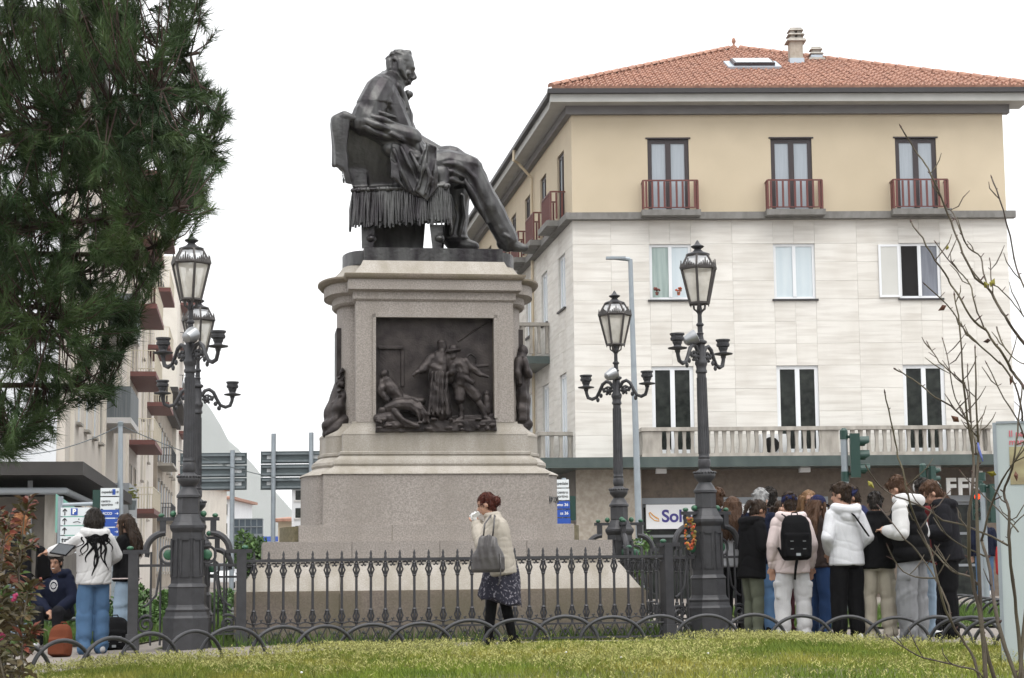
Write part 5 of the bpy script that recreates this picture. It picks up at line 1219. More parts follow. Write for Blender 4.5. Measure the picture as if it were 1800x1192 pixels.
# ------------------------------------------------------------------ vegetation
def np_mesh(name, V, F, m):
    """V (n,3), F (k,3 or 4)"""
    me = bpy.data.meshes.new(name); V = np.asarray(V, dtype=np.float32); F = np.asarray(F, dtype=np.int32); k = F.shape[1]
    me.vertices.add(len(V)); me.vertices.foreach_set('co', V.ravel())
    me.loops.add(F.size); me.loops.foreach_set('vertex_index', F.ravel())
    me.polygons.add(len(F)); me.polygons.foreach_set('loop_start', np.arange(0, F.size, k, dtype=np.int32)); me.update(calc_edges=True)
    me.materials.append(MT[m]); return me
def unit(a): return a/np.maximum(np.linalg.norm(a, axis=1, keepdims=True), 1e-9)
def needles_(base, tipv, width):
    n = len(base); sd = unit(np.cross(tipv, np.random.normal(size=(n,3))))*np.asarray(width).reshape(-1,1)/2
    V = np.stack([base-sd, base+sd, base+tipv], 1).reshape(-1,3); return V, np.arange(3*n).reshape(-1,3)
def blades(base, tipv, width, side=None):
    """tapered two-segment blades: base (n,3), tip vector (n,3), width scalar/array -> V,F triangles"""
    n = len(base); rnd = np.random.normal(size=(n,3)); sd = unit(np.cross(tipv, rnd))*np.asarray(width).reshape(-1,1)/2
    bend = np.random.normal(scale=.12, size=(n,3))*np.linalg.norm(tipv,axis=1,keepdims=True)
    mid = base+tipv*.55; tip = base+tipv+bend
    V = np.stack([base-sd, base+sd, mid-sd*.8, mid+sd*.8, tip], 1).reshape(-1,3); o = (np.arange(n)*5)[:,None]
    F = np.concatenate([o+np.array([[0,1,3]]), o+np.array([[0,3,2]]), o+np.array([[2,3,4]])]); return V, F
mat('grass', (.19,.245,.035), .7, c2=(.40,.335,.08), sc=.55, amt=1.0, coord='World', c3=(.09,.155,.02), sc3=1.1, amt3=.85, spec=.2, lo=.40, hi=.60)
mat('grass_seed', (.38,.37,.14), .8, c2=(.28,.28,.10), sc=3, amt=.8, coord='World', spec=.1)
mat('grass_green', (.09,.15,.03), .7, c2=(.055,.10,.02), sc=1.2, amt=.9, coord='World', spec=.2)
mat('daisy', (.8,.8,.78), .6)
mat('needle', (.046,.088,.032), .55, c2=(.12,.175,.065), sc=3.4, amt=.9, coord='World', c3=(.016,.036,.014), sc3=1.3, amt3=.9, spec=.2)
mat('pine_bark', (.055,.030,.022), .85, c2=(.03,.018,.014), sc=12, amt=.8, bump=.4, bsc=25)
mat('twig_bark', (.085,.066,.055), .8, c2=(.05,.038,.032), sc=14, amt=.8, bump=.2, bsc=60, c3=(.11,.10,.045), sc3=3, amt3=.5)
mat('bud', (.055,.025,.02), .7); mat('dry_leaf', (.12,.05,.03), .8); mat('yellow_bud', (.20,.18,.02), .7)
mat('leaf_green', (.055,.11,.025), .5, c2=(.10,.14,.03), sc=3, amt=.8, objvar=.25); mat('leaf_red', (.17,.045,.03), .45, c2=(.10,.035,.02), sc=6, amt=.8, objvar=.25)
mat('leaf_olive', (.075,.075,.025), .5, c2=(.11,.06,.03), sc=6, amt=.8, objvar=.25); mat('petal_pink', (.33,.03,.10), .6)
mat('hedge', (.075,.15,.03), .6, c2=(.035,.085,.018), sc=2.5, amt=.9, coord='World'); mat('ribbon', (.10,.14,.42), .6)
# lawn grass: one mass of blades
rng = np.random.default_rng(3)
N = 190000
gx = rng.uniform(-6.2, 6.4, N); ey = np.interp(gx, [p[0] for p in HOOP], [p[1] for p in HOOP]); gy = ey+.06-(ey-11.5)*rng.power(1.15, N)[::-1]*rng.uniform(0,1,N)**.85
keep = (np.abs(gx) < gy*.30) & (gy < ey+.06); gx, gy = gx[keep], gy[keep]; n = len(gx)
gz = np.array([lawn_at(x, y) for x, y in zip(gx[::1], gy[::1])])
dens = np.array([noise.noise(Vector((x*.55, y*.55, 7))) for x, y in zip(gx, gy)])
h = (.03+.045*rng.random(n)+.035*np.clip(dens+.3,0,1))*np.where(rng.random(n) < .05, 1.7, 1)*(.55+.45*np.clip((np.interp(gx, [p[0] for p in HOOP], [p[1] for p in HOOP])-gy)/1.2,0,1))
tv = np.stack([rng.normal(0,.32,n)*h, rng.normal(0,.32,n)*h, h], 1)
V, F = blades(np.stack([gx,gy,gz-.01],1), tv, rng.uniform(.004,.008,n)); TAG(OB('lawn_grass', np_mesh('lawn_grass', V, F, 'grass')), 'unmown yellow-green lawn grass in the foreground', 'grass', None, 'stuff')
sel = (rng.random(n) < .075*np.clip(.55+2.4*dens, .0, 1.8)); k = sel.sum()                 # feathery seed heads
bx, by, bz_ = gx[sel], gy[sel], gz[sel]; hh_ = rng.uniform(.06,.12,k)
Vs = []; Fs = []
for r in range(7):
    c = np.stack([bx+rng.normal(0,.014,k), by+rng.normal(0,.014,k), bz_+hh_*(.75+.06*r)], 1); tvv = np.stack([rng.normal(0,.012,k), rng.normal(0,.012,k), rng.uniform(.008,.02,k)], 1)
    v_, f_ = blades(c, tvv, rng.uniform(.005,.009,k)); Fs.append(f_+sum(len(q) for q in Vs)); Vs.append(v_)
TAG(OB('lawn_seed_heads', np_mesh('lawn_seed_heads', np.concatenate(Vs), np.concatenate(Fs), 'grass_seed')), 'pale feathery seed heads over the lawn', 'grass', None, 'stuff')
mb = MB()
for px, py in ((1245,1162),(995,1155),(1092,1172),(530,1184)):
    d_ = 18.5-(py-1125)*.075; p = W(px, py, d_); mb.ell((p.x,p.y,lawn_at(p.x,p.y)+.09),(.011,.011,.008),6)
TAG(OB('daisies', mb, 'daisy', sm=0), 'tiny white daisies dotted over the lawn', 'flowers', None, 'stuff')
def verge_grass(name, x0, x1, y0, y1, n, h0, label):
    x = rng.uniform(x0,x1,n); y = rng.uniform(y0,y1,n); h = h0*rng.uniform(.5,1.3,n); z = np.array([G(a,b) for a,b in zip(x,y)])+.02
    V, F = blades(np.stack([x,y,z],1), np.stack([rng.normal(0,.3,n)*h, rng.normal(0,.3,n)*h, h],1), rng.uniform(.008,.016,n)); TAG(OB(name, np_mesh(name, V, F, 'grass_green')), label, 'grass', None, 'stuff')
verge_grass('verge_grass', -7.2, -4.9, 24.6, 34, 16000, .16, 'green verge grass behind the people on the left')
verge_grass('verge_grass', 3.6, 12.5, 25.5, 36, 26000, .14, 'green verge grass behind the students on the right')
verge_grass('bed_grass', -4.2, 1.8, 22.7, 27.4, 9000, .16, 'weeds growing inside the iron fence round the pedestal')
x = np.concatenate([rng.uniform(-3.5,2.3,2600)]); y = 22.0+.16*(x+3.5)+rng.normal(0,.10,2600); h = rng.uniform(.04,.22,2600)
V, F = blades(np.stack([x,y,np.zeros(2600)-.02],1), np.stack([rng.normal(0,.3,2600)*h, rng.normal(0,.3,2600)*h, h],1), rng.uniform(.006,.012,2600)); TAG(OB('fence_weeds', np_mesh('fence_weeds', V, F, 'grass_green')), 'weeds along the foot of the iron fence', 'weeds', None, 'stuff')
# ------------------------------------------------------------------ pine tree
PT = Vector((-5.6, 13.6, 0)); pine = EM('pine_tree', 'dark green pine tree with long needles filling the upper left corner', 'tree', (PT.x,PT.y,0))
edge = [(-40,386),(0,372),(30,372),(62,395),(95,368),(150,385),(175,412),(215,412),(260,420),(300,395),(345,372),(372,392),(385,345),(410,330),(440,300),(500,290),(545,262),(600,255),(640,215),(672,240),(700,200),(720,120),(760,112),(800,60),(830,-20)]
def redge(y):
    for (a,b),(c,d) in zip(edge, edge[1:]):
        if a <= y <= c: return b+(d-b)*(y-a)/(c-a)
    return 360 if y < 0 else -60
tips = []
for _ in range(12000):
    if len(tips) >= 2500: break
    y = random.uniform(-330, 830); xr = redge(max(y,-39)); x = random.uniform(-330, xr)
    if y > 560:                                                                     # thin, gappy lower boughs
        if random.random() < .60+.38*noise.noise(Vector((x*.012,y*.02,1))): continue
    elif noise.noise(Vector((x*.016, y*.016, 4))) > .16 and random.random() < .9: continue
    if x < -20 or y < -20:
        if random.random() < .6: continue
    d = random.uniform(12.3, 15.2) if x < xr-50 else random.uniform(13.0,14.4)
    tips.append(W(x-14, y, d))
limbs = []
for hz, (ex_, ey_, ed) in zip((2.0,2.3,2.6,2.9,3.2,3.5,3.8,4.1,4.4,2.2,3.0,3.7,4.6,5.0), ((30,760,13.2),(200,690,13.9),(120,560,12.9),(250,560,14.2),(300,430,13.6),(330,370,12.8),(100,180,13.0),(380,250,13.9),(350,90,13.4),(160,480,14.6),(230,300,14.8),(300,160,12.6),(200,20,14.2),(340,-60,13.6))):
    a = PT+Vector((0,0,hz)); b_ = W(ex_, ey_, ed); m_ = a.lerp(b_, .5)+Vector((random.uniform(-.1,.1),random.uniform(-.2,.2),random.uniform(-.12,.10)))
    pts = []
    for t in [i/10 for i in range(11)]:
        pts.append(a*(1-t)**2+m_*2*t*(1-t)+b_*t*t+Vector((0,0,.03*math.sin(t*9+hz*5))))
    limbs.append(pts)
mb = MB(); mb.tube([PT+Vector((.05*math.sin(z),.04*math.cos(z*1.3),z)) for z in (-.2,.6,1.4,2.2,3,4,5,6.2,7.4)], [.23,.2,.18,.17,.155,.13,.10,.07,.03], 12); OB('trunk', mb, 'pine_bark', pine, Matrix.Translation(-PT), 0)
mb = MB()
for pts in limbs: mb.tube(pts, [.045-.033*i/10 for i in range(11)], 7)
lp = np.array([list(L[i].lerp(L[i+1],q/5)) for L in limbs for i in range(2,10) for q in range(5)]); dirs = []; tip_a = []
for t in tips:
    d2 = np.linalg.norm(lp-np.array(t), axis=1)*rng.uniform(.8,1.3,len(lp)); j = int(np.argmin(d2)); q = Vector(lp[j]); v = t-q
    if v.length < .05: v = Vector((.1,0,.05))
    m_ = q.lerp(t,.6)-Vector((0,0,.10*v.length)); mb.tube([q, m_, t], [.008,.005,.003], 4)
    dirs.append((t-m_).normalized()+Vector((.25,0,.28))); tip_a.append(t)
OB('branches', mb, 'pine_bark', pine, Matrix.Translation(-PT), 0)
tip_a = np.array([list(t) for t in tip_a]); dirs = unit(np.array([list(d) for d in dirs])+rng.normal(0,.25,(len(dirs),3))); M_ = len(tip_a); K = 95
tt_ = rng.uniform(-.26,.03,(M_,K)); base = tip_a[:,None,:]+dirs[:,None,:]*tt_[:,:,None]
rd = rng.normal(size=(M_,K,3)); rd -= (rd*dirs[:,None,:]).sum(2,keepdims=True)*dirs[:,None,:]; rd /= np.linalg.norm(rd,axis=2,keepdims=True)
nd = dirs[:,None,:]*rng.uniform(.6,1.3,(M_,K,1))+rd*rng.uniform(.35,.85,(M_,K,1)); nd /= np.linalg.norm(nd,axis=2,keepdims=True); nd[:,:,2] -= .08
nv = (nd*rng.uniform(.09,.155,(M_,K,1))).reshape(-1,3); V, F = needles_(base.reshape(-1,3), nv, rng.uniform(.0045,.0075,M_*K))
o = OB('needles', np_mesh('needles', V-np.array(PT), F, 'needle'), None, pine); TAG(o, kind='stuff')
mb = MB()
for t, d in zip(tip_a[::5], dirs[::5]): mb.tube([Vector(t), Vector(t)+Vector(d)*.035],[.006,.003],5)
TAG(OB('candle_buds', mb, 'bud', pine, Matrix.Translation(-PT)), kind='stuff')
# ------------------------------------------------------------------ bare shrub on the right
BS = W(1755, 1215, 9.0); shr = EM('bare_shrub', 'leafless budding shrub with thin grey-brown branches at the right edge', 'shrub', (BS.x,BS.y,lawn_at(BS.x,BS.y)))
BR = [([(1584,224),(1610,266),(1626,288),(1641,316),(1661,364),(1676,402),(1693,444),(1714,488),(1737,508),(1752,533),(1767,556),(1780,578),(1800,604),(1840,660),(1850,800),(1835,1000),(1800,1215)],3,9),
 ([(1661,364),(1676,376),(1691,414),(1704,437),(1724,452),(1729,480),(1737,508)],3,4),
 ([(1601,390),(1621,419),(1644,457),(1666,490),(1676,508),(1696,540),(1714,566),(1732,581),(1744,598),(1757,614),(1772,639),(1780,656),(1800,682),(1830,760),(1828,900),(1805,1060),(1790,1215)],3,9),
 ([(1743,312),(1757,350),(1775,415),(1787,470),(1800,505),(1830,570),(1845,700)],3,5),
 ([(1645,428),(1666,455),(1686,477),(1706,500),(1711,525),(1722,560),(1732,581)],2.6,4),
 ([(1626,500),(1664,535),(1681,556),(1699,586),(1717,603),(1752,634),(1767,649),(1790,690),(1797,740)],2.6,5),
 ([(1573,649),(1596,661),(1621,679),(1643,697),(1671,714),(1699,739),(1712,770),(1716,800)],2.8,5),
 ([(1630,603),(1643,624),(1658,643),(1690,670),(1700,690),(1706,740)],2.4,4),
 ([(1677,518),(1688,581),(1694,677),(1701,737),(1711,800),(1710,849),(1703,931),(1707,1010),(1725,1096),(1735,1215)],2.8,11),
 ([(1714,612),(1716,674),(1718,750),(1720,800),(1716,866),(1721,984),(1728,1116),(1756,1215)],2.8,11),
 ([(1701,644),(1705,712),(1711,800)],2.2,4),
 ([(1555,690),(1566,738),(1576,790),(1586,826),(1596,871),(1611,917),(1629,955),(1646,1010),(1662,1073),(1689,1122),(1712,1159),(1726,1215)],2.8,7),
 ([(1523,821),(1546,854),(1575,873),(1620,890),(1657,914),(1697,924),(1730,938),(1772,959)],2.6,5),
 ([(1725,951),(1741,1004),(1754,1096),(1795,1215)],6,11),
 ([(1797,680),(1790,740),(1784,800),(1777,833),(1764,866),(1774,899),(1774,964),(1784,1050),(1792,1129),(1800,1215)],3,10),
 ([(1560,1118),(1580,1132),(1613,1152),(1646,1162),(1689,1172),(1721,1182),(1740,1215)],2.6,5),
 ([(1545,890),(1580,935),(1613,971),(1636,1004),(1662,1050),(1672,1090)],2.6,5),
 ([(1639,895),(1662,938),(1695,961),(1731,978)],2.6,4),
 ([(1560,960),(1580,997),(1610,1014),(1646,1016)],2.4,4),
 ([(1629,955),(1649,978),(1675,1004),(1707,1015),(1722,1030)],3,6),
 ([(1800,640),(1780,628),(1760,600),(1752,575)],2.4,4),
 ([(1735,640),(1765,700),(1790,740),(1800,770)],2.4,4),
 ([(1726,735),(1722,770),(1718,800)],2,3),([(1800,790),(1770,830),(1745,880),(1725,951)],3,6),([(1800,905),(1778,930),(1776,980)],2.4,4),([(1690,830),(1730,872),(1764,905),(1790,935)],2.6,4),
 ([(1748,500),(1770,520),(1790,545),(1812,570)],2.2,3.5),([(1740,455),(1742,485),(1745,515)],2.2,3.5),([(1657,596),(1668,640),(1676,690),(1690,720),(1708,760)],2.2,3.5)]
px2m = 9.0/FPX
for bi, (pts, r0, r1) in enumerate(BR):
    n = len(pts); w3 = []
    for i, (x, y) in enumerate(pts):
        d = 9.0+.35*math.sin(bi*2.1)*(1-i/(n-1))+.05*math.sin(i*1.7+bi); w3.append(W(x, y, d)-BS+Vector((0,0,0)))
    sm_ = []                                                                     # gentle subdivision with knobbly jitter
    for i in range(n-1):
        for s_ in range(3):
            t = s_/3; a = w3[max(i-1,0)]; b_ = w3[i]; c = w3[i+1]; d = w3[min(i+2,n-1)]
            q = .5*((2*b_)+(c-a)*t+(2*a-5*b_+4*c-d)*t*t+(3*b_-a-3*c+d)*t**3); sm_.append(q+Vector((random.gauss(0,.0016),random.gauss(0,.0016),random.gauss(0,.0016))))
    sm_.append(w3[-1]); m_ = len(sm_); rad = [px2m*.5*(r0*.85+(r1*.74-r0*.85)*(i/(m_-1))**1.2)*random.uniform(.92,1.12) for i in range(m_)]
    mb = MB(); mb.tube(sm_, rad, 7); off_ = Matrix.Translation(Vector((0,0,BS.z-shr.location.z)))
    br = OB('branch', mb, 'twig_bark', shr, off_, 0)
    for q_ in range(3 if m_ > 12 else 1):                                          # fine side twigs
        i = random.randint(1, max(1,int(m_*.7))); s = random.choice((-1,1)); L = random.uniform(.06,.17); dv = Vector((s*random.uniform(.5,1), random.uniform(-.6,.6), random.uniform(.4,1.1))).normalized(); mt_ = MB()
        mt_.tube([sm_[i], sm_[i]+dv*L*.4+Vector((0,0,random.uniform(-.01,.01))), sm_[i]+dv*L*.75+Vector((random.uniform(-.01,.01),0,.012)), sm_[i]+dv*L+Vector((0,0,.03))],[rad[i]*.6,.0032,.0028,.0016],5); OB('twig', mt_, 'twig_bark', br, sm=0)
    mb = MB()
    for i in range(2, m_-1, 2):                                                    # buds and short spurs
        if random.random() < .62:
            s = random.choice((-1,1)); L = random.uniform(.008,.028)*(1 if random.random() < .85 else 2); dv = Vector((s*random.uniform(.4,1), random.uniform(-.5,.5), random.uniform(.3,1))).normalized()
            mb.tube([sm_[i], sm_[i]+dv*L*.7, sm_[i]+dv*L],[rad[i]*.55, rad[i]*.6, .0008],5)
    mb.tube([sm_[0], sm_[0]+(sm_[0]-sm_[1]).normalized()*.02],[rad[0]*1.5,.001],5); TAG(OB('buds', mb, 'bud', br), kind='stuff')
def leaf_at(name, px, py, d, L, m, par, dirv):
    p = W(px,py,d)-BS+Vector((0,0,BS.z-shr.location.z)); dv = Vector(dirv).normalized(); sd = dv.cross(Vector((0,1,.3))).normalized()*L*.28
    mb = MB(); mb.add([p, p+dv*L*.4+sd+Vector((0,.01,0)), p+dv*L, p+dv*L*.4-sd+Vector((0,-.01,0)), p+dv*L*.45-Vector((0,.012,0))],[(0,1,4),(1,2,4),(2,3,4),(3,0,4)]); OB(name, mb, m, par)
for px, py, m, dv, L in ((1664,537,'dry_leaf',(-1,0,-.6),.05),(1742,598,'bud',(-1,0,-.2),.04),(1780,660,'dry_leaf',(-.3,0,-1),.05),(1686,742,'dry_leaf',(-.6,0,.5),.05),(1741,505,'yellow_bud',(.4,0,.8),.05),(1738,508,'yellow_bud',(-.3,0,.5),.045),(1752,835,'yellow_bud',(-1,0,.3),.05),(1525,845,'yellow_bud',(.5,0,-.6),.05),(1664,440,'yellow_bud',(.2,0,1),.03),(1785,828,'dry_leaf',(.1,0,-1),.05)): leaf_at('leaf', px, py, 8.98, L, m, shr, dv)
p = W(1719, 778, 8.95); mb = MB(); mb.tube([p, p+Vector((.004,0,-.03)), p+Vector((.012,0,-.06)), p+Vector((.02,.0,-.09))],[.006,.011,.010,.006],6,None,True,.3); TAG(OB('ribbon', mb, 'ribbon', sm=0), 'small blue ribbon tied to the bare shrub', 'ribbon')
# ------------------------------------------------------------------ red-leaved bush, lower left
RB = W(10, 1215, 10.2); bush = EM('red_leaf_bush', 'bush with reddish green leaves and pink blossoms at the lower left corner', 'bush', (RB.x,RB.y,lawn_at(RB.x,RB.y) if RB.x > -7 else 0))
Lm = {}
for m in ('leaf_green','leaf_red','leaf_olive'):
    mb = MB(); mb.add([(0,0,0),(.012,.009,.004),(.030,.013,.006),(.055,0,-.004),(.030,-.013,.006),(.012,-.009,.004),(.028,0,-.002)],[(0,1,6),(1,2,6),(2,3,6),(3,4,6),(4,5,6),(5,0,6)]); me = mb.mesh('leaf'); me.materials.append(MT[m]); Lm[m] = me
sprigs = [((60,1190),(50,1000),(62,900),(72,868)),((20,1190),(30,1040),(55,960),(85,948)),((30,1190),(60,1080),(70,1030),(92,1018)),((0,1190),(10,1010),(20,930),(30,895)),((40,1190),(30,1100),(52,1060),(60,1040)),((-30,1190),(-25,1000),(-5,930),(5,890)),((50,1195),(58,1130),(72,1110),(80,1100)),((10,1195),(10,1080),(5,1000),(18,950)),((-10,1195),(20,1110),(40,1075),(60,1062)),((20,1190),(0,1120),(-10,1030),(2,985)),((35,1195),(45,1120),(42,1010),(48,940)),((5,1195),(15,1150),(30,1120),(52,1140)),((-20,1195),(-10,1120),(8,1060),(30,1010)),((-60,1195),(-70,1050),(-50,950),(-40,900)),((-50,1195),(-40,1100),(-25,1050),(-10,1010))]
nl = 0; big = MB(); stems = MB(); off_ = Vector((0,0,RB.z-bush.location.z))
for si, sp in enumerate(sprigs):
    d0 = 10.2+.35*math.sin(si*1.9); P4 = [W(x*.82-8,y+6,d0+.05*j)-RB+off_ for j,(x,y) in enumerate(sp)]
    path = []
    for i in range(3):
        for t in (0,.25,.5,.75): path.append(P4[i].lerp(P4[i+1],t))
    path.append(P4[3]); stems.tube(path,[.007-.005*i/12 for i in range(13)],5)
    for k in range(90):
        t = random.random()**.8; f = t*(len(path)-1); i = min(int(f), len(path)-2); p = path[i].lerp(path[i+1], f-i)
        a = random.uniform(0,6.28); el = random.uniform(-.5,.9); dv = Vector((math.cos(a)*math.cos(el), math.sin(a)*math.cos(el), math.sin(el)))
        red = t > .8 or random.random() < .28; m = 'leaf_red' if red else random.choice(('leaf_green','leaf_olive','leaf_olive'))
        M = Matrix.Translation(p+dv*random.uniform(0,.03)) @ dv.to_track_quat('X','Z').to_matrix().to_4x4() @ Matrix.Rotation(random.uniform(-1,1),4,'X') @ Matrix.Scale(random.uniform(.8,1.6)*(.7 if t > .85 else 1),4)
        if nl < 290 and random.random() < .4: o = OB('leaf', Lm[m], None, bush); o.matrix_local = M; nl += 1
        else: big.add([v.co for v in Lm[m].vertices], [tuple(q.vertices) for q in Lm[m].polygons], M)
OB('stems', stems, 'twig_bark', bush, sm=0); big_o = OB('foliage', big, 'leaf_olive', bush, fix=False); TAG(big_o, kind='stuff')
for px, py in ((27,1049),(2,1118)):
    mb = MB(); p = W(px,py,10.0)-RB+off_
    for k in range(7): mb.ell(p+Vector((random.gauss(0,.008),random.gauss(0,.008),random.gauss(0,.012))),(.011,.005,.009),5,None,Matrix.Rotation(random.uniform(0,3),3,'Y'))
    OB('blossom', mb, 'petal_pink', bush)
# ------------------------------------------------------------------ hedges and small trees
def leafy(name, label, cat, c, r, n, size, m, trunk=None):
    e = EM(name, label, cat, (c[0],c[1],G(c[0],c[1]))); nb = 14
    cen = rng.normal(size=(nb,3)); cen = unit(cen)*rng.uniform(.3,.75,(nb,1))*np.array(r)+np.array([0,0,c[2]])
    ci = rng.integers(0,nb,n); p = cen[ci]+unit(rng.normal(size=(n,3)))*rng.uniform(.4,1,(n,1))**.5*np.array(r)*.42
    tv = unit(rng.normal(size=(n,3)))*size*rng.uniform(.6,1.2,(n,1)); V, F = blades(p, tv, size*.55); o = OB('crown', np_mesh('crown', V, F, m), None, e); TAG(o, kind='stuff')
    mb = MB(); z = c[2]
    for k in range(5): mb.tube([(random.gauss(0,.03),random.gauss(0,.03),-.1),(random.gauss(0,r[0]*.2),random.gauss(0,r[1]*.2),z*.6),tuple(cen[k])],[.03 if not trunk else trunk,.02 if not trunk else trunk*.7,.006],5)
    OB('trunk', mb, 'twig_bark', e, sm=0)
for px, py, D, r, lab in ((100,990,30,(.55,.5,.35),'bright green shrub behind the seated boy'),(140,1000,29,(.5,.5,.35),'green shrub right behind the student with the tablet'),(235,1010,30,(.45,.4,.45),'green shrub behind the girl in the black jacket'),(292,960,29,(.25,.25,.35),'slim green shrub seen between the lamp and its left post'),(20,1010,31,(.6,.5,.4),'green shrub at the left edge behind the red bush'),(380,1020,36,(.5,.5,.35),'green shrub between the lamp base and the white car')):
    p = W(px,py,D); leafy('green_shrub', lab, 'shrub', (p.x,D,r[2]*.95), r, 2600, .075, 'hedge')
p = W(438,968,60); leafy('young_tree', 'small bright green tree beside the far road signs', 'tree', (p.x,60,p.z), (.9,.8,.8), 2600, .16, 'hedge', .07)
p = W(1120,950,33); leafy('green_shrub', 'light green shrub between the pedestal and the rear right lamp', 'shrub', (p.x,33,1.0), (.4,.4,.5), 1500, .07, 'hedge')

# unseen trees added behind the viewpoint to darken camera-facing sides; windows hint at them
mat('blocker_leaf', (.045,.075,.022), .6, c2=(.025,.045,.014), sc=.6, amt=.9, coord='World')
for k, (x, y, h, r, lab) in enumerate(((-15,-7,7.0,5.0,'leftmost added light-blocking tree, unseen behind the viewpoint'),(-5.5,-11,7.5,5.5,'second added light-blocking tree from the left, unseen behind the viewpoint'),(4.5,-9,7.2,5.2,'middle added light-blocking tree, unseen behind the viewpoint'),(14,-8,7.6,5.5,'second added light-blocking tree from the right, unseen behind the viewpoint'),(23,-5,7.0,5.0,'rightmost added light-blocking tree, unseen behind the viewpoint'))):
    leafy('blocker_tree', lab, 'tree', (x,y,h), (r,r*.8,4.2), 5200, .55, 'blocker_leaf', .25)
# ------------------------------------------------------------------ people
from mathutils.bvhtree import BVHTree
mat('skin', (.46,.27,.19), .5, c2=(.40,.215,.15), sc=9, amt=.5, sub=.08); mat('skin_tan', (.34,.185,.12), .5, c2=(.29,.15,.095), sc=9, amt=.5, sub=.08); mat('skin_dark', (.16,.085,.055), .5, sub=.05)
for nm, c, c2 in (('hair_black',(.012,.010,.009),(.03,.024,.02)),('hair_dark',(.022,.014,.010),(.045,.028,.018)),('hair_brown',(.055,.028,.016),(.09,.05,.03)),('hair_red',(.05,.013,.009),(.085,.024,.015)),('hair_light',(.16,.09,.045),(.22,.13,.07)),('hair_grey',(.24,.24,.24),(.40,.40,.40)),('hair_auburn',(.20,.085,.035),(.28,.13,.06))):
    mat(nm, c, .45, c2=c2, sc=22, amt=.9, stretch=(1,1,.25), bump=.5, bsc=60, spec=.14)
def cloth(nm, c, k=.75, rough=.85, bump=.12): mat(nm, c, rough, c2=tuple(q*k for q in c), sc=5, amt=.7, bump=bump, bsc=70, spec=.06)
for nm, c in (('c_white',(.62,.63,.66)),('c_offwhite',(.58,.58,.58)),('c_pink',(.60,.51,.50)),('c_black',(.007,.007,.008)),('c_charcoal',(.014,.014,.017)),('c_navy',(.010,.013,.028)),('c_capnavy',(.020,.024,.065)),('c_beige',(.40,.365,.30)),('c_lightgrey',(.52,.52,.53)),('c_grey',(.20,.205,.215)),('c_olive',(.105,.115,.085)),('c_jeans',(.085,.16,.28)),('c_jeans_light',(.26,.34,.43)),('c_jeans_dark',(.02,.045,.115)),('c_maroon',(.045,.014,.018)),('c_red',(.35,.03,.03)),('c_brown',(.035,.026,.024)),('c_orange',(.135,.042,.022)),('c_quilt',(.40,.365,.315)),('c_burgundy',(.12,.02,.022))): cloth(nm, c)
mat('c_skirt', (.022,.022,.034), .85, c2=(.22,.21,.24), sc=34, amt=.9, lo=.56, hi=.62, spec=.2)
mat('leather', (.05,.045,.045), .35, c2=(.09,.085,.085), sc=6, amt=.7, bump=.2, bsc=30); mat('sole_white', (.62,.62,.62), .6); mat('screen', (.03,.035,.04), .15); mat('paper', (.72,.72,.72), .7); mat('lip', (.32,.10,.08), .5); mat('eye', (.01,.008,.007), .2); mat('teeth',(.75,.73,.70),.4)
TRS = Matrix.Translation
